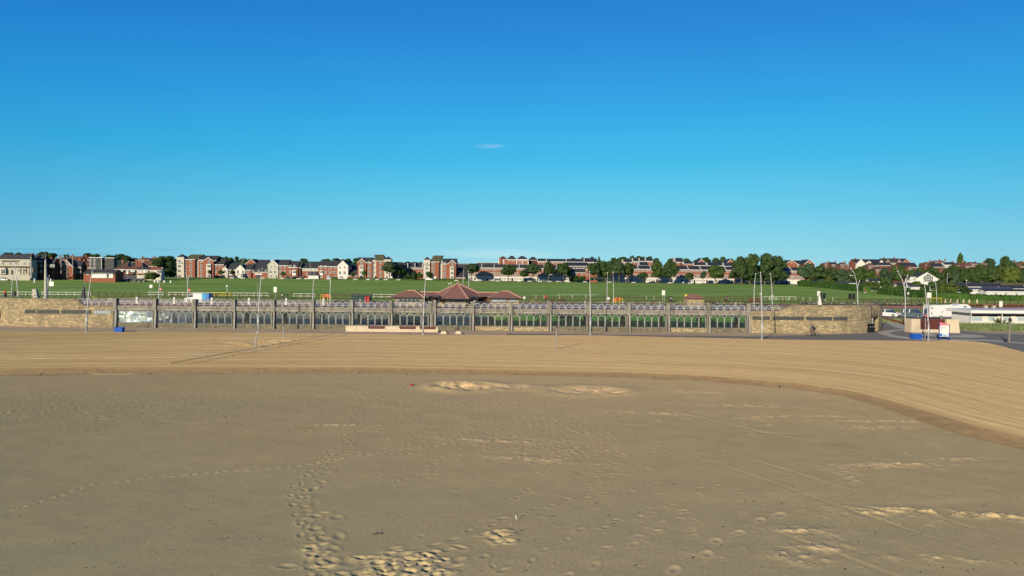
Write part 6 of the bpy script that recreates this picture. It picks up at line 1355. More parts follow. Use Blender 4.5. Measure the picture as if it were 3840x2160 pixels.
# dune grass before the kiosk
def grassclump(name, label, poly_px, n, hmin, hmax, mat, kind=None, cat='grass', seed=1):
    rs = random.Random(seed); m = MB(); P = gpoly(poly_px); xs = [p[0] for p in P]; ys = [p[1] for p in P]; x0, x1 = min(xs), max(xs); y0, y1 = min(ys), max(ys)
    for _ in range(n):
        x, y = rs.uniform(x0, x1), rs.uniform(y0, y1); h = rs.uniform(hmin, hmax)*(.5+.5*min(1, max(.1, (y-y0)/(y1-y0)*2))); a = rs.uniform(0, 6.28); w_ = .07; lx, ly = rs.gauss(.1, .25)*h, rs.gauss(0, .2)*h
        m.quad([(x-w_*math.cos(a), y-w_*math.sin(a), 0), (x+w_*math.cos(a), y+w_*math.sin(a), 0), (x+lx, y+ly, h)])
    o = m.build(name, mat)
    if kind: o['kind'] = kind
    return o
grassclump('dune_grass', '', [(3594, 1234), (3880, 1244), (3880, 1220), (3594, 1220)], 9000, .2, .65, 'marram', 'stuff')
grassclump('verge_grass', '', [(3330, 1210), (3412, 1214), (3412, 1202), (3330, 1198)], 1500, .2, .5, 'marram', 'stuff', seed=3)
def yucca(px, py):
    p = G(px, py, 0); m = MB(); rs = random.Random(9)
    for _ in range(110):
        a = rs.uniform(0, 6.28); t = rs.uniform(.2, 1.3); L_ = rs.uniform(.9, 1.6); d = Vector((math.cos(a)*math.sin(t), math.sin(a)*math.sin(t)*.8, math.cos(t))); s = d.orthogonal().normalized()*.05; c = Vector((rs.gauss(0, .35), rs.gauss(0, .2), .1))
        m.quad([c-s, c+s, c+d*L_*.6+s*.6+Vector((0, 0, .05)), c+d*L_]).quad([c-s, c+d*L_*.6-s*.6, c+d*L_, c+d*L_*.6+s*.6])
    tag(m.build('yucca_plant', 'leaf_olive', None, False, (p.x, p.y, 0)), 'spiky yucca clump in the grass before the white kiosk', 'plant')
yucca(3752, 1217)
# ------------------------------------------------------------------ kiosk
def kiosk():
    Y = 122.5; r = thing('beach_kiosk', 'long white flat roofed kiosk with window band and thin porch posts', 'kiosk', (W(3700, 1210, Y).x, Y, 0)); o = r.location.x; X = lambda px, d=0: W(px, 1200, Y+d).x-o; Z = lambda px, py, d=0: W(px, py, Y+d).z
    x0 = X(3640, 1.6)-.25; x1 = X(3960, 1.6); zt = Z(3750, 1173, 1.6); MB().box(x0, x1, 1.6, 6.6, -.05, zt).build('wall', 'white', r)
    z0r, z1r = Z(3750, 1175, 0), Z(3750, 1164, 0)
    MB().box(X(3638), x1+1, -.2, 6.9, z0r, z1r).build('roof', 'white', r)
    for a, b_ in ((3632, 3684), (3705, 3730), (3762, 3782), (3812, 3848)):
        zt_, zb_ = Z(a, 1189, 1.6), Z(a, 1203, 1.6); xa, xb = X(a, 1.6), X(b_, 1.6); w_ = MB().box(xa, xb, 1.5, 1.595, zt_, zt_+.08).box(xa, xb, 1.48, 1.595, zb_-.08, zb_).box(xa, xa+.07, 1.5, 1.595, zb_, zt_).box(xb-.07, xb, 1.5, 1.595, zb_, zt_).build('window', 'white', r)
        MB().box(xa+.07, xb-.07, 1.55, 1.59, zb_, zt_).build('pane', 'pane_light', w_)
    MB().box(X(3640, 1.6), X(3960, 1.6), 1.56, 1.595, Z(3750, 1187.5, 1.6), Z(3750, 1180, 1.6)).build('fascia_panel', 'grey_clad', r)
    for a, b_ in ((3686, 3703), (3740, 3758), (3786, 3808)): MB().box(X(a, 1.6), X(b_, 1.6), 1.53, 1.59, .05, Z(a, 1186, 1.6)).build('door', 'render_white', r)
    for px in (3644, 3761): MB().tube([(X(px), .2, 0), (X(px), .2, z0r)], .07, 6).build('post', 'white', r)
    m = MB(); 
    for dx_, zz in ((0, 1.0), (.35, .75)): m.lathe([(.14, 0), (.14, .03)], (X(3696, 1.4)+dx_, 1.48, Z(3696, 1190, 1.4)-1+zz), 10)
    m.build('wall_plaque', 'sage', r)
kiosk()
for px, py, lab in ((3634, 1155, 'green and cream wheelie bin, left one on the kiosk side'), (3740, 1155, 'green and cream wheelie bin, right one on the kiosk side')):
    Y = 150; p = W(px, py, Y); r = thing('wheelie_bin', lab, 'bin', (p.x, Y, Zg(p.x, Y)-.0), 0, 'wheelie bins'); h = 1.1; MB().hexa([(-.25, -.3, .08), (.25, -.3, .08), (.25, .3, .08), (-.25, .3, .08)], [(-.33, -.36, h), (.33, -.36, h), (.33, .36, h), (-.33, .36, h)]).build('body', 'pale_yellow', r); MB().box(-.36, .36, -.4, .4, h, h+.08).build('lid', 'leaf_mid', r); MB().tube([(-.3, .3, .1), (.3, .3, .1)], .1, 8).build('wheel', 'tyre', r)
for px, lab in ((3696, 'left grey post box bollard above the kiosk'), (3726, 'right grey post box bollard above the kiosk')):
    Y = 152; p = W(px, 1160, Y); tag(MB().box(-.3, .3, -.25, .25, 0, 1.4).box(-.34, .34, -.29, .29, 1.4, 1.48).build('utility_cabinet', 'precast_grey', None, False, (p.x, Y, Zg(p.x, Y))), lab, 'cabinet', 'grey cabinets above the kiosk')
# brick garden wall behind the cars
a, b_ = W(3310, 1172, 146), W(3620, 1172, 146)
tag(MB().box(0, b_.x-a.x, 0, .3, -.1, .75).use(1).box(-.03, b_.x-a.x+.03, -.04, .34, .75, .82).build('brick_wall', ['brick_plain', 'stone_cap'], None, False, (a.x, 147.2, 0)), 'low red brick wall behind the cars on the right', 'wall')
a, b_ = G(3308, 1185, 0), G(3412, 1222, 0)
m = MB(); dv = (b_-a); nn = Vector((-dv.y, dv.x, 0)).normalized()*.3
P = [W(3312, 1190, 132), W(3385, 1204, 122), W(3409, 1216, 115)]
for q0, q1 in zip(P, P[1:]):
    q0 = Vector((q0.x, q0.y, 0)); q1 = Vector((q1.x, q1.y, 0)); n_ = Vector((-(q1-q0).y, (q1-q0).x, 0)).normalized()*.3; m.hexa([q0-P[0], q1-P[0], q1+n_-P[0], q0+n_-P[0]], [(*(q0-P[0]).xy, .55), (*(q1-P[0]).xy, .4), (*(q1+n_-P[0]).xy, .4), (*(q0+n_-P[0]).xy, .55)])
o = m.build('brick_wall', 'brick_plain', None, False, (P[0].x, P[0].y, 0)); 
for v in o.data.vertices: v.co.z = v.co.z if v.co.z > .1 else 0
tag(o, 'low red edging wall beside the ramp down to the promenade', 'wall')
# ------------------------------------------------------------------ vehicles
def wheels(r, xs, w2, rad, y0=None):
    tm = MB().lathe([(rad, -.1), (rad, .1)], n=16); hm = MB().lathe([(rad*.6, -.11), (rad*.62, .0), (rad*.5, .105)], n=12)
    for m_ in (tm, hm): m_.v = [(x, z, y) for x, y, z in m_.v]
    t_ = tm.mesh('wheel', 'tyre'); h_ = hm.mesh('rim', 'galv')
    for x in xs:
        for y in (-w2, w2): wo = link('wheel', t_, r, (x, y, rad)); link('rim', h_, wo, (0, -.03 if y < 0 else .03, 0))
def car(label, mat, kind, loc, rz, group, cat='car', L_=4.3):
    """side profile extruded with tumblehome; long axis x, nose at +x"""
    r = thing({'van': 'delivery_van', 'home': 'motorhome'}.get(kind, 'parked_car'), label, cat, loc, rz, group); h = {'hatch': 1.45, 'suv': 1.7, 'van': 1.95, 'home': 3.0}[kind]; W2 = .88 if kind in ('hatch', 'suv') else 1.0
    if kind in ('hatch', 'suv'):
        z0, zb, zt = .22, h*.60, h; a = L_/2
        low = [(-a, z0+.15), (-a+.1, z0), (a-.1, z0), (a, z0+.2), (a-.02, zb*.75), (a-.25, zb*.86), (a-1.15, zb), (-a+.08, zb), (-a, zb*.7)]
        sec = [(-W2, 0), (W2, 0)]
        MB().prism(low, 'y', -W2, W2).build('body', mat, r, bevel=.06)
        t0, t1 = (-a+.12, -a+.45) if kind == 'suv' else (-a+.15, -a+.75); cab = [(t0, zb), (a-1.15, zb), (a-1.85, zt-.04), (a-2.05, zt), (t1, zt), (t1-.12, zt-.05)]
        m = MB(); i0 = len(m.v)
        n = len(cab); inn = [W2-.03 if z < zb+.01 else W2-.2 for x, z in cab]
        m.v += [(x, -w_, z) for (x, z), w_ in zip(cab, inn)]+[(x, w_, z) for (x, z), w_ in zip(cab, inn)]; m.f += [tuple(range(n)), tuple(reversed(range(n, 2*n)))]+[(k, (k+1) % n, n+(k+1) % n, n+k) for k in range(n)]; m.m = [0]*len(m.f)
        m.f[0], m.f[1] = tuple(reversed(m.f[0])), tuple(reversed(m.f[1])); m.f[2:] = [tuple(reversed(f)) for f in m.f[2:]]
        m.build('cabin', 'pane', r); MB().box(t1+.02, a-2.08, -W2+.2, W2-.2, zt-.01, zt+.03).build('roof', mat, r)
        m = MB()
        for y in (-1, 1):
            for x in (t1+.1, (t1+a-1.5)/2): m.tube([(x, y*(W2-.03), zb), (x+.04, y*(W2-.19), zt)], .05, 5)
        m.build('door_pillar', mat, r); m = MB(); m.box(a-.12, a+.012, -W2+.1, -W2+.45, zb*.62, zb*.78).box(a-.12, a+.012, W2-.45, W2-.1, zb*.62, zb*.78).build('headlight', 'white', r)
        MB().box(a-.05, a+.02, -W2+.5, W2-.5, z0+.12, z0+.28).build('bumper', 'black', r); wheels(r, (-a+.8, a-.85), W2-.08, .33 if kind == 'hatch' else .37)
        MB().ell((a-1.35, -W2-.1, zb+.08), (.1, .12, .08), 8, 5).build('mirror', mat, r)
    return r
def van():
    Y = 139; p = W(745, 1125, Y); a = 2.5; r = thing('delivery_van', 'white van with blue painted tail and roof rack on the road behind the arcade', 'van', (p.x, Y, Zg(p.x, Y)+.02), math.pi)
    prof = [(-a, .3), (a-.15, .3), (a, .5), (a-.02, .95), (a-.75, 1.2), (a-1.5, 1.88), (a-1.8, 1.97), (-a+.1, 1.97), (-a, 1.8)]; k = -a+1.9
    def cut(lo, hi):
        # clip profile polygon between x=lo and hi
        P = prof; 
        for s, lim in ((1, lo), (-1, hi)):
            Q = []
            for i in range(len(P)):
                A, B_ = P[i], P[(i+1) % len(P)]; ia, ib = s*A[0] >= s*lim, s*B_[0] >= s*lim
                if ia: Q.append(A)
                if ia != ib: t = (lim-A[0])/(B_[0]-A[0]); Q.append((lim, A[1]+t*(B_[1]-A[1])))
            P = Q
        return P
    MB().prism(cut(-a+1.45, a), 'y', -.95, .95).build('body', 'car_white', r); MB().prism(cut(-a+.7, -a+1.45), 'y', -.953, .953).build('side_panel', 'cyan', r); MB().prism(cut(-a, -a+.7), 'y', -.953, .953).build('side_panel', 'car_blue', r)
    MB().prism([(a-1.75, 1.22), (a-.85, 1.22), (a-1.5, 1.78), (a-1.75, 1.8)], 'y', -.97, .97).build('side_window', 'pane', r); MB().prism([(a-.72, 1.22), (a-.68, 1.25), (a-1.42, 1.87), (a-1.47, 1.85)], 'y', -.85, .85).build('windscreen', 'pane', r)
    m = MB().tube([(-a+.3, -.7, 2.08), (a-1.9, -.7, 2.08)], .03, 5).tube([(-a+.3, .7, 2.08), (a-1.9, .7, 2.08)], .03, 5)
    for i in range(5): x = -a+.3+(2*a-2.2)*i/4; m.tube([(x, -.7, 1.96), (x, -.7, 2.1), (x, .7, 2.1), (x, .7, 1.96)], .025, 5)
    m.build('roof_rack', 'galv', r); wheels(r, (-a+.9, a-.95), .88, .34); MB().ell((a-.95, .98, 1.3), (.1, .1, .16), 8, 5).build('mirror', 'black', r)
van()
def motorhome():
    Y = 137.8; p0, p1 = W(3475, 1186, Y), W(3626, 1186, Y); L_ = p1.x-p0.x; r = thing('motorhome', 'large white motorhome with rounded overcab pod and dark side flash', 'motorhome', ((p0.x+p1.x)/2, Y, 0)); a = L_/2
    prof = [(-a, .45), (a-2.2, .45), (a-.3, .5), (a-.12, 1.0), (a-.35, 1.2), (a-1.15, 1.45), (a-1.55, 2.0), (a-.25, 2.12), (a, 2.25), (a-.05, 2.5), (a-.45, 2.85), (a-1.0, 2.98), (a-2.2, 2.95), (a-2.9, 2.72), (-a+.3, 2.68), (-a, 2.55)]
    MB().prism(prof, 'y', -1.1, 1.1).build('body', 'car_white', r, bevel=.05)
    MB().prism([(a-2.1, 1.45), (a-1.25, 1.45), (a-1.65, 1.95), (a-2.1, 1.95)], 'y', -1.115, 1.115).build('cab_window', 'sage', r)
    for x0, x1, z0, z1 in ((a-1.45, a-.85, 2.38, 2.64), (a-3.1, a-2.3, 1.6, 2.15), (-a+.25, -a+.55, 2.05, 2.35)): MB().box(x0, x1, -1.125, -1.09, z0, z1).build('window', 'pane', r, bevel=.01)
    MB().prism([(-a+2.6, 2.18), (a-2.2, 1.72), (a-1.9, 1.45), (a-1.75, 1.5), (a-2.3, 1.95), (a-3.2, 2.05)], 'y', -1.112, -1.101).build('side_flash', 'slate_blue', r)
    m = MB().prism([(-a+2.3, 1.3), (-a+2.6, 1.35), (-a+2.45, 1.75)], 'y', -1.112, -1.101).prism([(-a+.2, .8), (-a+.5, 1.2), (-a+.3, 1.6), (-a+.22, 1.2)], 'y', -1.112, -1.101); m.build('emblem', 'galv', r)
    wheels(r, (-a+2.2, a-1.2), 1.02, .36); MB().box(-a+.3, a-2.2, -1.12, -1.1, .5, .62).build('skirt', 'galv', r); MB().box(-a+3.2, a-3.4, -.5, .5, 2.7, 2.85).build('roof_light', 'caravan', r); MB().ell((a-2.15, -1.25, 1.7), (.1, .12, .25), 8, 5).build('mirror', 'black', r)
motorhome()
pc = 'cars parked beside the right hand road'
p = W(3427, 1186, 140); car('slate blue estate car parked left of the motorhome', 'car_slate', 'suv', (p.x, 140, 0.02), R(-60), pc, L_=4.5)
p = W(3332, 1180, 143); car('white saloon car with dark windows at the edge of the curved wall', 'car_white', 'hatch', (p.x, 143, 0.02), R(-58), pc, L_=4.6)
fc = 'cars along the far street'
for px, mat, lab, kd in ((8, 'car_white', 'white car before the hotel at the far left', 'hatch'), (462, 'car_blue', 'blue car behind a low fence by the grey terrace', 'hatch'), (488, 'car_black', 'dark blue car next to the grey terraced house', 'hatch'), (516, 'car_black', 'black car, left of two before the cream terraced house', 'suv'), (532, 'car_black', 'black car, right of two before the cream terraced house', 'suv')):
    Y = 325; x = W(px+8 if px < 20 else px, 1036, Y).x; car(lab, mat if mat != 'car_blue' else 'royal', kd, (x, Y, Zg(x, Y)), 0, fc)
for px, mat, lab, kd in ((826, 'car_black', 'black car before the plain brick house', 'hatch'), (868, 'car_black', 'dark car under the second ball tree', 'hatch'), (1085, 'car_black', 'black car before the brick house with dormers', 'hatch'), (1276, 'car_white', 'white car before the tall cream gable', 'hatch'), (1327, 'car_white', 'white saloon before the black roofed low house', 'hatch'), (1515, 'car_slate', 'dark car in the shrubs between the tall blocks', 'suv'), (1867, 'car_slate', 'slate car before the grey roofed terrace', 'hatch'), (2180, 'car_blue', 'bright blue car in the street gap', 'hatch'), (2228, 'orange', 'orange car right of the bright blue car', 'hatch'), (2550, 'car_white', 'white car right of the very broad trees', 'hatch'), (2705, 'car_white', 'white car under the bright round tree', 'hatch'), (2300, 'car_black', 'black car under the wide tree clump', 'suv'), (2780, 'car_black', 'dark car beneath the giant trees', 'suv'), (2935, 'car_black', 'dark car right of the giant trees', 'suv'), (648, 'car_white', 'white car left of the leftmost tall block', 'hatch'), (2040, 'car_slate', 'grey car behind the tree with the pale trunk', 'hatch')):
    Y = 405.5; x = W(px, 1050, Y).x; car(lab, mat, kd, (x, Y, Zg(x, Y)), rnd.choice((0, math.pi)), fc)
def smallvan(px, label, Y, L_, name, cat):
    x = W(px, 1050, Y).x; a = L_/2; r = thing(name, label, cat, (x, Y, Zg(x, Y)), math.pi); MB().prism([(-a, .35), (a, .35), (a, .95), (a-.9, 1.2), (a-1.5, 1.9), (a-1.9, 2.0), (a-2.0, 2.6 if L_ > 6 else 2.0), (-a, 2.6 if L_ > 6 else 2.0)], 'y', -1, 1).build('body', 'car_white', r); MB().prism([(a-1.9, 1.2), (a-1.0, 1.2), (a-1.5, 1.8), (a-1.9, 1.8)], 'y', -1.02, 1.02).build('side_window', 'pane', r); wheels(r, (-a+1.2, a-1.0), .9, .36)
    if L_ > 6: MB().box(-a+2.6, -a+3.6, 1.0, 1.03, 1.5, 2.0).build('window', 'pane', r)
smallvan(1458, 'white van before the middle tall block beneath the open crowned tree', 403, 4.6, 'delivery_van', 'van')
smallvan(1612, 'white motorhome parked before the turret of the rightmost tall block', 402, 7.4, 'motorhome', 'motorhome')
# ------------------------------------------------------------------ rails and fences
def railfence(name, label, x0, x1, Y, h, mat, rails=(1.0, .45), sp=2.4, rr=.05, posts=True, group=None, cat='fence', zoff=0, y1=None, pw=.06):
    y1 = Y if y1 is None else y1; n = max(1, int(round(math.hypot(x1-x0, y1-Y)/sp))); z = Zg(x0, Y); r = thing(name, label, cat, (x0, Y, z), 0, group); pts = [(x0+(x1-x0)*k/n, Y+(y1-Y)*k/n) for k in range(n+1)]; zz = [Zg(*p)-z for p in pts]
    for f in rails:
        m = MB(); zs = [q+h*f for q in zz]
        for k in range(n): (ax, ay), (bx, by) = pts[k], pts[k+1]; m.hexa([(ax-x0, ay-Y-rr*.5, zs[k]-rr), (bx-x0, by-Y-rr*.5, zs[k+1]-rr), (bx-x0, by-Y+rr*.5, zs[k+1]-rr), (ax-x0, ay-Y+rr*.5, zs[k]-rr)], [(ax-x0, ay-Y-rr*.5, zs[k]+rr), (bx-x0, by-Y-rr*.5, zs[k+1]+rr), (bx-x0, by-Y+rr*.5, zs[k+1]+rr), (ax-x0, ay-Y+rr*.5, zs[k]+rr)])
        m.build('rail', mat, r)
    pm = MB().box(-pw, pw, rr*.5+.003, rr*.5+.003+2*pw, -.3, h+.03).mesh('post', mat)
    step = 1 if n < 95 else 2
    for k in range(0, n+1, step): link('post', pm, r, (pts[k][0]-x0, pts[k][1]-Y, zz[k]))
    return r
Xp = lambda px, Y, py=1110: W(px, py, Y).x
BF = 'brown timber rail fence'
for a, b_, lab in ((336, 770, 'brown two rail timber fence, left stretch from the fins past the white van'), (778, 1470, 'brown two rail timber fence between the white van and the pavilion'), (1925, 2880, 'brown two rail timber fence from the pavilion to the maroon gate'), (2966, 3600, 'brown two rail timber fence running behind the right stone wall'), (3700, 3880, 'brown two rail timber fence at the far right before the hedge')):
    railfence('timber_fence', lab, Xp(a, 168), Xp(b_, 168), 168, 1.05, 'brown_wood', (.97, .25), 2.0, .07, group=BF, pw=.07)
WF = 'low rails on the field edge'
for a, b_, mt, Y, lab in ((-10, 122, 'white_rail', 176, 'white tubular rail at the far left'), (157, 340, 'white_rail', 178, 'white tubular rail right of the cream flagpole'), (345, 520, 'brown_wood', 195, 'brown rail behind the fence right of the blade fin'), (556, 612, 'white_rail', 185, 'short white rail by the twin lamp sign'), (631, 768, 'white_rail', 185, 'white rail behind the white van'), (773, 867, 'yellow', 185, 'bright yellow gate rail right of the white van'), (874, 1005, 'white_rail', 185, 'white rail right of the yellow gate rail'), (1101, 1180, 'white_rail', 182, 'white rail left of the orange barrier'), (1200, 1350, 'brown_wood', 186, 'brown rail behind the shelter with red panel'), (1400, 1493, 'white_rail', 182, 'white rail left of the pavilion roof'), (2245, 2385, 'brown_wood', 196, 'brown rail behind the orange canopy'), (2090, 2245, 'galv', 200, 'thin pale rail right of the person in red'), (2650, 2862, 'brown_wood', 192, 'brown rail behind the small tiled hut'), (2862, 2985, 'white_rail', 192, 'pale rail right of the tallest right hand lamp')):
    railfence('low_rail', lab, Xp(a, Y), Xp(b_, Y), Y, .95, mt, (.97, .3) if mt != 'galv' else (.97,), 2.0, .045 if mt != 'yellow' else .07, group=WF, pw=.05, cat='rail')
railfence('low_rail', 'pale timber rail before the long hedge', Xp(3320, 190), Xp(3480, 190), 190, .95, 'old_wood', (.97,), 2.2, .05, group=WF, cat='rail'); railfence('low_rail', 'yellow barrier gate by the hedge corner', Xp(3492, 182), Xp(3532, 182), 182, 1.2, 'yellow', (.97, .5), 1.4, .07, group=WF, cat='rail')
railfence('low_rail', 'pale rail before the hotel lawn at left', Xp(-10, 290), Xp(215, 300), 262, .9, 'old_wood', (.97,), 2.6, .05, group=WF, cat='rail', y1=280)
tag(railfence('gate', 'maroon slatted gate in the timber fence near the tallest right hand lamp', Xp(2809, 166), Xp(2857, 166), 166, 1.15, 'maroon_slats', (.97, .8, .6, .4, .2), .6, .06), 'maroon slatted gate in the timber fence near the tallest right hand lamp', 'gate')
railfence('gate', 'small brown gate frame standing alone right of the tallest lamp', Xp(2928, 164), Xp(2944, 164), 164, 1.2, 'brown_wood', (.97, .35), 1.2, .08, cat='gate')
# hooped black railing behind the left stone wall
def hoops(label, px0, px1, Y, z):
    x0, x1 = Xp(px0, Y), Xp(px1, Y); n = int((x1-x0)/1.05); r = thing('hooped_railing', label, 'railing', (x0, Y, z)); m = MB()
    for k in range(n):
        c = (x1-x0)*(k+.5)/n; q = (x1-x0)/n/2-.03; m.tube([(c-q, 0, 0)]+[(c-q*math.cos(math.pi*j/8), 0, .55+q*math.sin(math.pi*j/8)) for j in range(9)]+[(c+q, 0, 0)], .035, 5)
    m.build('hoops', 'dark_metal', r); MB().tube([(0, 0, .35), (x1-x0, 0, .35)], .03, 5).tube([(0, 0, .6), (x1-x0, 0, .6)], .025, 5).build('bar', 'dark_metal', r)
hoops('black hooped railing along the top of the left stone wall', 118, 290, 109, 3.3); hoops('grey hooped railing further back on the left terrace', 20, 112, 112.5, 3.3)
# right bollards before the hedge, small stones
for i, (px, py) in enumerate(((3545, 1128), (3566, 1128), (3590, 1129), (3613, 1130), (3635, 1131), (3664, 1134))):
    Y = 175; p = W(px, py, Y); tag(MB().lathe([(.2, 0), (.2, .7), (.12, .85), (.22, .95), (.12, 1.1)], n=9).build('stone_bollard', 'precast', None, True, (p.x, Y, Zg(p.x, Y))), f'pale stone bollard before the long hedge, {ORD[i]} from the left', 'bollard', 'stone bollards before the hedge')
for i, px in enumerate((2010, 2040, 2098, 2146, 2198, 2424, 2452, 3011, 3038, 3095, 3123)):
    Y = 188; x = Xp(px, Y); tag(MB().box(-.08, .08, -.08, .08, 0, .9).hexa([(-.1, -.1, .9), (.1, -.1, .9), (.1, .1, .9), (-.1, .1, .9)], [(-.03, -.03, 1.0), (.03, -.03, 1.0), (.03, .03, 1.0), (-.03, .03, 1.0)]).build('marker_bollard', 'precast_grey', None, False, (x, Y, Zg(x, Y))), f'small pale bollard on the field edge right of the pavilion, {ORD[i]} from the left', 'bollard', 'pale bollards on the field edge')
for i, px in enumerate((525, 593, 617, 641)):
    Y = 316; x = Xp(px+56 if i == 0 else px, Y, 1040); tag(MB().lathe([(.45, 0), (.5, .4), (.42, 1.0), (.2, 1.15)], n=9).build('marker_bollard', 'white', None, True, (x, Y, Zg(x, Y))), f'white drum bollard at the far left field edge, {ORD[i]} from the left', 'bollard', 'white drum bollards')
for px, Y in ((130, 300), (191, 300)): x = Xp(px, Y, 1035); tag(MB().lathe([(.3, 0), (.35, .5), (.3, 1.8), (.1, 2.0)], n=9).build('marker_bollard', 'white', None, True, (x, Y, Zg(x, Y))), 'white drum post '+('left' if px < 150 else 'right')+' of the cream flagpole before the dark terrace', 'bollard', 'white drum posts')
# ------------------------------------------------------------------ signs
def board(label, px, y0, y1, Y, w_, mat='white', post='galv', round_=False, group=None, name='sign_board', twin=False):
    p = W(px, y1, Y); t = W(px, y0, Y); z = Zg(p.x, Y); z = min(z, p.z-.1); r = thing(name, label, 'sign', (p.x, Y, z), 0, group); h = t.z-p.z
    m = MB().tube([(0, .06, 0), (0, .06, t.z-z-.02)], .05, 6)
    if twin: m = MB().tube([(-w_*.3, .06, 0), (-w_*.3, .06, t.z-z-.02)], .05, 6).tube([(w_*.3, .06, 0), (w_*.3, .06, t.z-z-.02)], .05, 6)
    m.build('post', post, r)
    if round_:
        cz = (t.z+p.z)/2-z; mm = MB().lathe([(h/2, -.02), (h/2, .02)], n=20); mm.v = [(x, zz, y+cz) for x, y, zz in mm.v]; o = mm.build('plate', mat, r); MB().box(-h*.36, h*.36, -.045, -.03, cz-h*.09, cz+h*.09).build('bar', 'white', o)
    else: MB().box(-w_/2, w_/2, -.03, .03, p.z-z, t.z-z).build('plate', mat, r)
    return r
board('red and white no entry sign, left of two, by the bowed mast', 601, 1079, 1090, 131, .6, 'red', round_=True); board('red and white no entry sign, right of two, by the white van', 709, 1082, 1093, 131, .6, 'red', round_=True)
board('plain white board on the field behind the left stone wall', 193, 1056, 1073, 165, 1.1, twin=True); board('tall white information board above the timber fence, left of the middle', 1032, 1076, 1096, 165, .75); board('white notice board on the field right of the orange canopy', 2488, 1089, 1107, 165, .75, twin=True); board('white board with a blue edge beside the traffic signals', 3070, 1092, 1109, 150, .65); board('white back of a road sign beside the right hand lamp', 3484, 1097, 1117, 128, .8)
board('pale notice on a post at the pavilion end', 1966, 1112, 1120, 150, .45); board('pale blue notice on a post before the orange canopy', 2282, 1115, 1123, 150, .5); board('yellow topped sign left of the small tiled hut', 2572, 1103, 1113, 165, .5, 'yellow'); board('blue notice on a post left of the tallest right hand lamp', 2852, 1098, 1106, 150, .4, 'sage'); board('pale blue square sign on a mast right of the tallest lamp', 2896, 1107, 1117, 135, .5, 'sage'); board('white and yellow warning board above the kiosk', 3753, 1129, 1151, 145, .7)
board('small red and white lollipop sign on the right hand lamp', 3472, 1178, 1190, 96.0, .4, 'red', round_=True); board('white twin sign behind the first no entry sign', 566, 1068, 1079, 165, .7)
board('white notice plate on two legs beyond the giant trees', 2977, 1052, 1062, 380, 3.0, twin=True); board('red board at the crossing among shrubs by the low terrace', 477, 1019, 1027, 322, 1.0)
def signals(label, px, y0, y1, Y):
    p = W(px, y1, Y); t = W(px, y0, Y); z = min(Zg(p.x, Y), p.z-1); r = thing('traffic_signals', label, 'traffic light', (p.x, Y, z)); h = t.z-p.z; c = p.z-z
    MB().tube([(0, 0, 0), (0, 0, c+h)], .06, 6).build('post', 'dark_metal', r)
    for s in (-1, 1): MB().box(s*.38-.2, s*.38+.2, -.15, .1, c, c+h).build('backing_board', 'black', r)
    m = MB()
    for s in (-1, 1):
        for k in range(3): m.hexa([(s*.55-.12, -.3, c+h*(k+.3)/3), (s*.55+.2, -.3, c+h*(k+.3)/3), (s*.55+.2, -.15, c+h*(k+.3)/3), (s*.55-.12, -.15, c+h*(k+.3)/3)], [(s*.55, -.2, c+h*(k+.75)/3), (s*.55+.15, -.2, c+h*(k+.75)/3), (s*.55+.15, -.15, c+h*(k+.75)/3), (s*.55, -.15, c+h*(k+.75)/3)])
    m.build('hood', 'black', r)
signals('dark traffic signal pair beside the white obelisk', 3083, 1100, 1120, 140); signals('dark traffic signal pair behind the curved wall right of the obelisk', 3193, 1101, 1121, 140)
for px, Y, lab in ((1059, 165, 'speckled dark litter bin beside the tall white board'), (2515, 165, 'dark pay machine with white triangle right of the white notice board'), (2723, 170, 'brown litter bin behind the small tiled hut fence')):
    p = Xp(px, Y); tag(MB().box(-.28, .28, -.2, .2, 0, 1.3).hexa([(-.32, -.24, 1.3), (.32, -.24, 1.3), (.32, .24, 1.3), (-.32, .24, 1.3)], [(-.2, -.15, 1.5), (.2, -.15, 1.5), (.2, .15, 1.5), (-.2, .15, 1.5)]).use(1).box(-.12, .12, -.21, -.2, .9, 1.15).build('litter_bin', ['brown_wood' if px > 2600 else 'dark_metal', 'white'], None, False, (p, Y, Zg(p, Y))), lab, 'bin')
p = Xp(51, 173); tag(MB().box(-.4, .4, -.3, .3, 0, 1.0).box(-.45, .45, -.35, .35, 1.0, 1.1).build('litter_bin', 'grey_clad', None, False, (p, 173, Zg(p, 173))), 'grey square bin beyond the bowed masts at far left', 'bin')
p = W(19, 1120, 112); r = thing('telescope_stand', 'dark column with amber top at the far left', 'column', (p.x, 112, 2.0)); MB().lathe([(.22, 0), (.2, 2.6)], n=10).build('column', 'dark_metal', r); MB().ell((0, 0, 2.8), (.25, .2, .22), 10, 6).build('head', 'orange', r)
for i, (px, py) in enumerate(((348, 1099), (354, 1099), (349, 1108), (1998, 1117), (2014, 1117), (2548, 1125), (3258, 1133), (3472, 1134), (3507, 1133))):
    if i in (1, 2, 4): continue
    Y = 158; x = W(px, py, Y).x; z = Zg(x, Y); tag(MB().tube([(-.3, 0, 0), (-.3, 0, .55), (.3, 0, .55), (.3, 0, 0)], .05, 5).build('cycle_hoop', 'yellow', None, False, (x, Y, z)), 'bright yellow hoop barrier before the timber fence, '+ORD[[0, 3, 5, 6, 7, 8].index(i)]+' from the left', 'barrier', 'yellow hoop barriers')
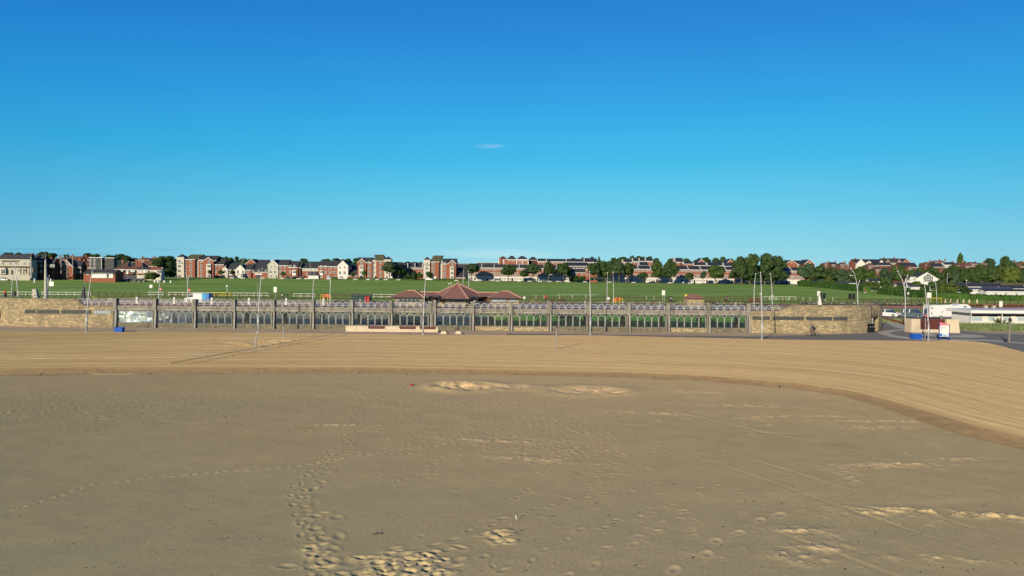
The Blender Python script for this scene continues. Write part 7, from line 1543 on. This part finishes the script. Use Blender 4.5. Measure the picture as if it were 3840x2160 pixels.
# orange barriers / canopies with yellow rails
def orange_thing(label, px0, px1, y0, y1, Y, mat):
    a, b_ = W(px0, y1, Y), W(px1, y1, Y); t = W(px0, y0, Y); z = min(Zg(a.x, Y), a.z-.4); r = thing('orange_barrier', label, 'barrier', (a.x, Y, z)); w_ = b_.x-a.x; h0, h1 = a.z-z, t.z-z
    MB().prism([(0, h0), (.6, h0), (.6, h0+.25), (.75, h0+.3), (.9, h0+.25), (.9, h0), (w_-.5, h0), (w_, h0), (w_, h1-.15), (w_-.2, h1), (.2, h1), (0, h1-.15)], 'y', 0, .5).build('panel', mat, r); m = MB()
    for x in (-.25, .3, w_-.3, w_+.3): m.tube([(x, -.3, 0), (x, -.3, h1-.1)], .05, 5)
    m.tube([(-.25, -.3, h1-.15), (.3, -.3, h1-.05)], .05, 5).tube([(w_-.3, -.3, h1-.05), (w_+.35, -.3, h1-.3)], .05, 5).build('rail', 'yellow', r)
orange_thing('red orange panel with yellow rails beside the forked mast left of the shelter', 1209, 1236, 1103, 1117, 133, 'orange'); orange_thing('orange canopy with yellow rails around two white masts', 2303, 2328, 1116, 1132, 133, 'orange')
def shelter():
    Y = 135; a, b_ = W(1316, 1120, Y), W(1391, 1120, Y); z = Zg(a.x, Y); w_ = b_.x-a.x; r = thing('bus_shelter', 'dark framed bus shelter with a bright red panel', 'shelter', (a.x, Y, z)); h = W(1350, 1105, Y).z-z
    MB().box(-.1, w_+.1, -.5, .9, h-.12, h).build('roof', 'dark_metal', r); m = MB()
    for x in (0, w_*.33, w_*.66, w_): m.box(x-.04, x+.04, .7, .78, 0, h-.12)
    m.build('frame', 'dark_metal', r); MB().box(.05, w_-.05, .73, .75, .3, h-.2).build('glass', 'canopy_glass', r); MB().box(w_*.72, w_*.92, -.35, .3, .4, h-.35).build('advert_panel', 'red', r)
shelter()
# small tiled hut
def hut():
    Y = 136; a, b_ = W(2575, 1138, Y), W(2643, 1138, Y); r = thing('tiled_hut', 'small stone hut with a hipped orange tile roof behind the roof walk', 'hut', (a.x, Y, 1.5)); w_ = b_.x-a.x; ze = W(2609, 1120, Y).z-1.5; zr = W(2609, 1104, Y).z-1.5
    MB().box(.12, w_-.12, 0, 3.0, -.5, ze).build('wall', 'stone_plain', r); m = MB(); hiproof(m, 0, w_, -.15, 3.2, ze+.003, zr, w_*.28, w_*.68); me = m.mesh('roof', 'pantile'); roof_uv(me); link('roof', me, r); MB().box(0, w_, -.2, -.155, ze-.1, ze).build('gutter', 'dark_metal', r)
hut()
# ------------------------------------------------------------------ flower beds, benches
def flowers(name, px0, px1, Y, cols, wd=2.2, seed=0):
    rs = random.Random(seed); x0, x1 = Xp(px0, Y), Xp(px1, Y); z = [Zg(x0, Y), Zg(x1, Y)]; m = MB().box(x0, x1, Y-wd/2, Y+wd/2, min(z)-.1, max(z)+.12); ci = 0
    nseg = int((x1-x0)/1.2)
    for s in range(nseg):
        m.use(1+rs.randrange(len(cols)))
        for _ in range(26):
            x = x0+(x1-x0)*(s+rs.random())/nseg; y = Y+rs.uniform(-wd/2, wd/2); zz = max(z)+.12+rs.uniform(0, .28); q = rs.uniform(.06, .16)
            if rs.random() < .35: m.use(len(cols)+1)
            else: m.use(1+(s*7+rs.randrange(2)) % len(cols))
            m.quad([(x-q, y-q*.5, zz), (x+q, y-q*.5, zz+.03), (x+q, y+q, zz+.1), (x-q, y+q, zz+.07)])
    o = m.build(name, ['soil']+cols+['leaf_mid']); o['kind'] = 'stuff'
plain('petal_pink', (.45, .10, .16), .8, var=.3, scale=6); plain('petal_red', (.36, .05, .03), .8, var=.3, scale=6); plain('petal_gold', (.55, .27, .05), .8, var=.3, scale=6); plain('petal_white', (.55, .53, .47), .8, var=.3, scale=6); plain('leaf_maroon', (.10, .015, .02), .9, var=.3, scale=6)
flowers('flower_bed', 350, 585, 150, ['petal_pink', 'leaf_maroon', 'petal_red'], seed=1); flowers('flower_bed', 790, 1160, 150, ['soil', 'petal_white', 'leaf_maroon', 'galv'], seed=2); flowers('flower_bed', 1240, 1470, 150, ['petal_white', 'leaf_maroon', 'leaf_maroon'], seed=3); flowers('flower_bed', 1950, 2290, 150, ['petal_red', 'petal_gold', 'petal_pink', 'petal_white'], seed=4); flowers('flower_bed', 2335, 2560, 152, ['petal_pink', 'petal_white', 'petal_gold'], seed=5); flowers('flower_bed', 2640, 2850, 154, ['petal_white', 'petal_gold', 'soil'], seed=6); flowers('flower_bed', 3000, 3470, 160, ['petal_white', 'leaf_maroon', 'petal_white'], seed=7); flowers('flower_bed', 3620, 3900, 160, ['petal_red', 'petal_gold', 'petal_red'], seed=8)
def bench(mat='brown_wood', leg='dark_metal'):
    r = thing('park_bench', 'bench', 'bench', (0, 0, 0)); m = MB()
    for k in range(4): m.box(-.85, .85, -.25+.13*k, -.15+.13*k, .43, .46)
    m.build('seat', mat, r); m = MB()
    for k in range(3): m.box(-.85, .85, .27, .30, .55+.13*k, .64+.13*k)
    m.build('backrest', mat, r)
    for s in (-.7, .7): MB().box(s-.03, s+.03, -.25, .26, .36, .42).box(s-.03, s+.03, -.25, -.19, 0, .36).box(s-.03, s+.03, .22, .268, 0, .9).build('leg', leg, r)
    return r
bd = Series(bench('dark_metal', 'black'))
for px, Y, zz, lab in ((1545+15, 110.5, .03, 'dark bench behind the glazing under the left pavilion wing'), (1860, 110.5, .03, 'dark bench behind the glazing under the right pavilion wing'), (2008, 118, 1.0, 'dark bench on the grass bank seen through the third bay right of the pavilion'), (2385, 111.5, .04, 'round backed bench seen through the second last run of bays'), (2531, 111.5, .04, 'dark bench low behind the glazing right of the seventeenth bay'), (2672, 111.5, .04, 'dark bench behind the last glazed bay'), (1438, 111.0, .03, 'dark bench behind the bay above the long concrete seat')):
    bd.place((Xp(px, Y, 1205), Y, zz), math.pi*0, lab, None, 'benches in the sunken court')
bw = Series(bench('white', 'galv'))
for i, (px, py) in enumerate(((868, 1047), (910, 1047), (985, 1048), (1056, 1049), (1120, 1049), (1149, 1049), (1231, 1051), (1332, 1052), (1380, 1052), (1414, 1052), (1446, 1053), (1494, 1053), (1711, 1057), (1785, 1058), (1867, 1059), (1947, 1060), (1986, 1061), (2024, 1061), (2060, 1062), (2095, 1063), (2130, 1063), (2194, 1064), (2284, 1065), (2375, 1066), (2512, 1067), (2587, 1067), (2618, 1067))):
    Y = 385; x = Xp(px, Y, py); bw.place((x, Y, Zg(x, Y)), math.pi if i % 3 else 0, f'pale bench along the far edge of the field, {ORD[i]} from the left', (1.35, 1.2, 1.05), 'benches along the far field edge')
bp = Series(bench('brown_wood', 'dark_metal'))
for i, px in enumerate((3245, 3297, 3655+35, 2108, 2062, 2668)): Y = 150; x = Xp(px, Y, 1140); bp.place((x, Y+1.5, Zg(x, Y)+.02), math.pi, ['dark bench before the right flower bed, left of two', 'dark bench before the right flower bed, right of two', 'dark bench in the orange flower bed above the kiosk', 'dark bench before the red and gold flowers, right of two', 'dark bench before the red and gold flowers, left of two', 'dark bench right of the small tiled hut'][i], (1.25, 1.1, 1.1), 'dark benches on the upper footway')
pt = thing('picnic_table', 'brown picnic table behind the timber fence right of the yellow rail', 'table', (Xp(805, 172), 172, Zg(Xp(805, 172), 172))); MB().box(-1, 1, -.4, .4, .72, .78).build('tabletop', 'brown_wood', pt)
for s in (-.7, .7): MB().tube([(s, -.6, 0), (s, -.1, .72)], .05, 5).tube([(s, .6, 0), (s, .1, .72)], .05, 5).build('leg', 'brown_wood', pt)
for s in (-.75, .75): MB().box(-1, 1, s-.13, s+.13, .42, .47).build('seat', 'brown_wood', pt)
pt2 = dup(pt, (Xp(655, 174), 174, Zg(Xp(655, 174), 174)), 0, 'brown picnic table behind the white van')
# litter bin and play shapes in the court
x = Xp(2253, 111, 1210); r = thing('litter_bin', 'dark bin with a hooded top seen through the glazing on the green bank', 'bin', (x, 111, .03)); MB().box(-.4, .4, -.3, .3, 0, 1.0).build('body', 'black', r); MB().box(-.42, .42, -.32, .32, 1.25, 1.4).box(-.4, -.34, -.3, .3, 1.0, 1.25).box(.34, .4, -.3, .3, 1.0, 1.25).build('hood', 'black', r)
x = Xp(2120, 113, 1200); r = thing('play_frame', 'dark play tower with a slide seen through the glazing', 'play equipment', (x, 113, .1)); MB().box(-1.4, .6, -.1, 1.2, 1.0, 2.2).build('tower', 'brown_wood', r); MB().box(-.7, -.5, 0, .2, -.05, 1.0).box(0, .2, 0, .2, -.05, 1.0).build('post', 'brown_wood', r); MB().hexa([(.6, 0, 1.2), (3.4, 0, 0), (3.4, .9, 0), (.6, .9, 1.2)], [(.6, 0, 1.9), (3.4, 0, .5), (3.4, .9, .5), (.6, .9, 1.9)]).build('slide', 'dark_metal', r)
for px, lab in ((2700, 'left'), (2722, 'right')): x = Xp(px, 110, 1220); tag(MB().tube([(-.3, 0, 0)]+[(-.3*math.cos(math.pi*j/8), 0, .5+.3*math.sin(math.pi*j/8)) for j in range(9)]+[(.3, 0, 0)], .05, 6).build('cycle_hoop', 'dark_metal', None, False, (x, 110, .03)), f'dark cycle hoop behind the last glazed bay, {lab} of two', 'cycle rack', 'cycle hoops in the court')
x = Xp(2750, 108.5, 1220); o = tub(); o.location = (x, 108.9, .03); o['label'] = 'blue tub behind the last glazed bay'; o['category'] = 'tub'
# pale planters and curved wall under the pavilion seen through the glass
for a, b_, lab in ((1515, 1545, 'pale stone planter behind the glazing under the left wing'), (1650, 1760, 'dark low wall with hoops behind the glazing under the central roof')):
    Y = 111.8; x0, x1 = Xp(a, Y, 1200), Xp(b_, Y, 1200); tag(MB().box(0, x1-x0, 0, .6, 0, 1.05).build('planter_wall', 'precast_grey' if a < 1600 else 'grey_clad', None, False, (x0, Y, .03)), lab, 'wall')
# driftwood and litter on the sand
p = G(1413, 2006, LOW); tag(MB().tube([(-.16, 0, .0), (0, .02, .05), (.1, .0, .02)], [.015, .02, .012], 5).tube([(0, .02, .05), (.03, .1, .03)], [.014, .01], 5).build('driftwood_twig', 'black', None, False, (p.x, p.y, LOW+.02)), 'small dark twig lying alone on the smooth sand', 'twig')
p = G(1544, 1447, LOW); tag(MB().lathe([(.14, 0), (.16, .05), (.1, .1)], n=9).build('red_litter', 'red', None, False, (p.x, p.y, LOW+.05)), 'tiny red lid left of the dug pit', 'litter')
p = G(1945, 1952, LOW); tag(MB().tube([(-.08, 0, .02), (-.1, .03, .12), (-.11, 0, .2)], [.012, .018, .008], 5).build('gull_feather', 'white', None, False, (p.x, p.y, LOW+.02)), 'white feather on the sand in the lower middle', 'feather')
# ------------------------------------------------------------------ people
def skin_body(name, verts, edges, radii, mat, parent, root=0):
    me = bpy.data.meshes.new(name); me.from_pydata(verts, edges, []); o = bpy.data.objects.new(name, me); COL.objects.link(o); o.parent = parent
    sk_ = o.modifiers.new('skin', 'SKIN'); o.modifiers.new('sub', 'SUBSURF').render_levels = 1
    for i, q in enumerate(radii): me.skin_vertices[0].data[i].radius = (q, q)
    me.skin_vertices[0].data[root].use_root = True; me.materials.append(MATS[mat]); return o
def person(label, loc, rz=0, coat='cloth_dark', legs='cloth_dark', stride=.25, h=1.72, bend=0, armf=.1, head='hair'):
    s = h/1.72; r = thing('person', label, 'person', loc, rz); r.scale = (s, s, s); b = bend
    V = [(0, 0, .93), (b*.3, 0, 1.15), (b*.8, 0, 1.38), (b, 0, 1.50), (b*1.1+.02, 0, 1.62), (0, .1, .88), (stride*.5, .1, .50), (stride*.6, .1, .08), (stride*.6+.15, .1, .04), (0, -.1, .88), (-stride*.3, -.1, .50), (-stride, -.1, .09), (-stride+.14, -.1, .04), (b*.8, .19, 1.38), (b*.7+armf, .24, 1.12), (b*.7+armf*2.2, .22, .92), (b*.8, -.19, 1.38), (b*.7-armf*.4, -.24, 1.12), (b*.7+armf*.6, -.23, .90)]
    E = [(0, 1), (1, 2), (2, 3), (3, 4), (0, 5), (5, 6), (6, 7), (7, 8), (0, 9), (9, 10), (10, 11), (11, 12), (2, 13), (13, 14), (14, 15), (2, 16), (16, 17), (17, 18)]
    Rr = [.14, .14, .13, .06, .09, .09, .065, .045, .04, .09, .065, .045, .04, .07, .05, .035, .07, .05, .035]
    skin_body('body', V, E, Rr, legs, r)
    m = MB(); m.tube([(b*.1, 0, .82), (b*.35, 0, 1.1), (b*.8, 0, 1.36), (b*.95, 0, 1.47)], [.20, .20, .21, .09], 10)
    for q in (((b*.8, .17, 1.40), (b*.7+armf, .25, 1.12), (b*.7+armf*2, .23, .95)), ((b*.8, -.17, 1.40), (b*.7-armf*.4, -.25, 1.12), (b*.7+armf*.5, -.24, .93))): m.tube(q, [.085, .065, .05], 7)
    m.build('jacket', coat, r, True); MB().ell((b*1.15+.02, 0, 1.62), (.09, .08, .115), 10, 7).build('head', 'skin', r, True); MB().ell((b*1.15, 0, 1.66), (.1, .09, .1), 10, 6).build('hair', head, r, True)
    return r
def field_at(px, py):
    x, y = hp(px, py); return x, y, Zg(x, y)
person('person in a bright lime vest and dark trousers walking on the left field', field_at(492, 1055), R(160), 'hivis', 'cloth_dark', .4, 1.8)
x = Xp(2050, 160); person('person in a red coat and dark trousers on the path right of the pavilion', (x, 164, Zg(x, 164)), R(90), 'red', 'cloth_dark', .2, 1.7)
person('person in pink top standing by the hedge gap on the right', field_at(3242, 1099), R(200), 'pink', 'cloth_grey', .25, 1.7); person('person in pale top and dark trousers walking a white dog on the field', field_at(1678, 1069), 0, 'cloth_grey', 'cloth_dark', .3, 1.8, head='fur'); person('person in dark clothes sitting among the benches at the far edge of the field', field_at(2098, 1066), 0, 'cloth_dark', 'cloth_grey', .1, 1.5)
x = Xp(3787, 119, 1200); person('person in dark jacket and grey shorts standing before the white kiosk', (x, 119, 0), R(-70), 'cloth_dark', 'cloth_grey', .1, 1.75)
def dog(label, loc, rz, mat='fur', s=1.0):
    r = thing('dog', label, 'dog', loc, rz); r.scale = (s, s, s)
    V = [(-.3, 0, .48), (0, 0, .50), (.25, 0, .52), (.42, 0, .66), (.56, 0, .70), (.68, 0, .67), (-.33, .08, .30), (-.40, .08, .16), (-.36, .08, .02), (-.33, -.08, .30), (-.28, -.08, .16), (-.24, -.08, .02), (.24, .08, .28), (.30, .08, .02), (.24, -.08, .28), (.18, -.08, .02), (-.45, 0, .58), (-.55, 0, .74)]
    E = [(0, 1), (1, 2), (2, 3), (3, 4), (4, 5), (0, 6), (6, 7), (7, 8), (0, 9), (9, 10), (10, 11), (2, 12), (12, 13), (2, 14), (14, 15), (0, 16), (16, 17)]
    skin_body('body', V, E, [.12, .11, .14, .08, .085, .045, .06, .03, .03, .06, .03, .03, .04, .03, .04, .03, .03, .02], mat, r, 1); MB().ell((.53, .06, .78), (.03, .02, .06), 6, 4).ell((.53, -.06, .78), (.03, .02, .06), 6, 4).build('ear', mat, r)
dog('white dog trotting beside the person on the middle of the field', field_at(1687, 1071), 0, 'fur', 2.0); dog('tan dog beside the person in pink by the hedge', field_at(3245, 1101), 0, 'fur', 1.0)
# ------------------------------------------------------------------ cyclist
def cyclist():
    p = G(3048, 1261, 0); r = thing('bicycle', 'dark mountain bicycle ridden leftwards along the promenade', 'bicycle', (p.x, p.y, .01), math.pi); RD = .345; wb = .58
    wh = MB()
    n = 22; pts = [(RD*math.cos(6.2832*k/n), 0, RD*math.sin(6.2832*k/n)) for k in range(n+1)]; wh.tube(pts, .03, 6, False); tw = wh.mesh('wheel', 'tyre'); sp_ = MB()
    for k in range(14): a = 6.2832*k/14; sp_.tube([(0, 0, 0), (RD*math.cos(a), 0, RD*math.sin(a))], .004, 3)
    sp_.tube([(0, -.05, 0), (0, .05, 0)], .03, 6); spm = sp_.mesh('spokes', 'galv')
    for x in (-wb, wb): o = link('wheel', tw, r, (x, 0, RD)); link('spokes', spm, o)
    bb, st, hd, hb = (-.08, 0, .30), (-.22, 0, .80), (.38, 0, .86), (.40, 0, 1.0)
    m = MB().tube([bb, st], .02, 6).tube([bb, (.40, 0, .74)], .024, 6).tube([(-.19, 0, .72), hd], .02, 6).tube([bb, (-wb, 0, RD)], .014, 5).tube([(-.19, 0, .70), (-wb, 0, RD)], .012, 5); m.build('frame', 'black', r)
    MB().tube([hd, (.44, 0, .7), (wb, -.05, RD)], .018, 5).tube([(.44, 0, .7), (wb, .05, RD)], .018, 5).build('fork', 'black', r); MB().tube([(.36, 0, .8), hb, (.44, 0, 1.02)], .016, 5).tube([(.40, -.3, 1.04), (.45, 0, 1.02), (.40, .3, 1.04)], .014, 5).build('handlebar', 'black', r)
    MB().ell((-.25, 0, .90), (.14, .07, .04), 8, 5).tube([st, (-.24, 0, .88)], .015, 5).build('saddle', 'black', r); m = MB().tube([(-.08, -.1, .30), (.06, -.12, .18)], .012, 5).tube([(-.08, .1, .30), (-.22, .12, .42)], .012, 5).tube([(-.08, -.1, .30), (-.08, .1, .30)], .02, 6); mm = MB().lathe([(.09, -.01), (.09, .01)], n=12); mm.v = [(x-.08, z+.06, y+.3) for x, y, z in mm.v]; m.build('crank', 'galv', r); mm.build('chainring', 'dark_metal', r); MB().box(.01, .11, -.18, -.10, .165, .185).box(-.27, -.17, .10, .18, .41, .43).build('pedal', 'black', r)
    q = thing('person', 'person in grey top, navy vest and dark cap riding the bicycle leftwards', 'person', (p.x, p.y, .01), math.pi)
    V = [(-.24, 0, .98), (-.10, 0, 1.20), (.08, 0, 1.40), (.14, 0, 1.48), (.21, 0, 1.56), (-.20, -.10, .94), (.14, -.12, .72), (.03, -.13, .30), (.06, -.14, .22), (.17, -.14, .21), (-.20, .10, .94), (.12, .13, .88), (-.16, .14, .50), (-.18, .14, .45), (-.08, .14, .44), (.07, -.19, 1.38), (.20, -.23, 1.16), (.39, -.27, 1.07), (.07, .19, 1.38), (.20, .23, 1.16), (.39, .27, 1.07)]
    E = [(0, 1), (1, 2), (2, 3), (3, 4), (0, 5), (5, 6), (6, 7), (7, 8), (8, 9), (0, 10), (10, 11), (11, 12), (12, 13), (13, 14), (2, 15), (15, 16), (16, 17), (2, 18), (18, 19), (19, 20)]
    skin_body('body', V, E, [.13, .13, .13, .055, .08, .10, .07, .045, .04, .035, .10, .07, .045, .04, .035, .07, .05, .038, .07, .05, .038], 'cloth_navy', q)
    m = MB()
    for s in (-1, 1): m.tube([(.05, s*.17, 1.41), (.19, s*.235, 1.16), (.35, s*.265, 1.09)], [.08, .062, .048], 8)
    m.tube([(.0, 0, 1.31), (.10, 0, 1.43), (.13, 0, 1.47)], [.20, .17, .08], 10); m.build('sleeves', 'cloth_grey', q, True); MB().tube([(-.26, 0, .96), (-.16, 0, 1.12), (-.02, 0, 1.30)], [.17, .19, .215], 10).build('vest', 'cloth_navy', q, True)
    MB().ell((.24, 0, 1.60), (.10, .08, .115), 12, 8).ell((.335, 0, 1.585), (.022, .018, .025), 6, 4).ell((.26, .08, 1.59), (.02, .015, .03), 6, 4).ell((.26, -.08, 1.59), (.02, .015, .03), 6, 4).build('head', 'skin', q, True); MB().ell((.21, 0, 1.655), (.115, .095, .08), 12, 6).ell((.33, 0, 1.655), (.07, .06, .015), 8, 4).build('cap', 'black', q, True)
    for s in (-1, 1):
        h = MB().ell((.41, s*.275, 1.055), (.045, .03, .025), 8, 5)
        for k in range(4): h.tube([(.43, s*(.25+.018*k), 1.065), (.465, s*(.25+.018*k), 1.05), (.455, s*(.25+.018*k), 1.02)], .009, 5)
        h.tube([(.40, s*.245, 1.05), (.43, s*.235, 1.03)], .010, 5); h.build('hand', 'skin', q, True)
    MB().ell((.10, -.14, .225), (.13, .05, .05), 8, 5).ell((-.12, .14, .465), (.13, .05, .05), 8, 5).build('shoe', 'black', q, True)
cyclist()

# pebbles, shell and weed scattered thinly over the damp sand
rs = random.Random(21); m = MB()
for _ in range(260):
    px, py = rs.uniform(0, 3840), 1400+760*rs.random()**.8; p = G(px, py, LOW); q = rs.uniform(.010, .026); m.use(0 if rs.random() < .92 else 1); m.ell((p.x, p.y, LOW+.02+rs.uniform(0, .03)), (q*1.4, q, q*.5), 5, 4)
m.build('beach_pebbles', ['soil', 'fur'])['kind'] = 'stuff'
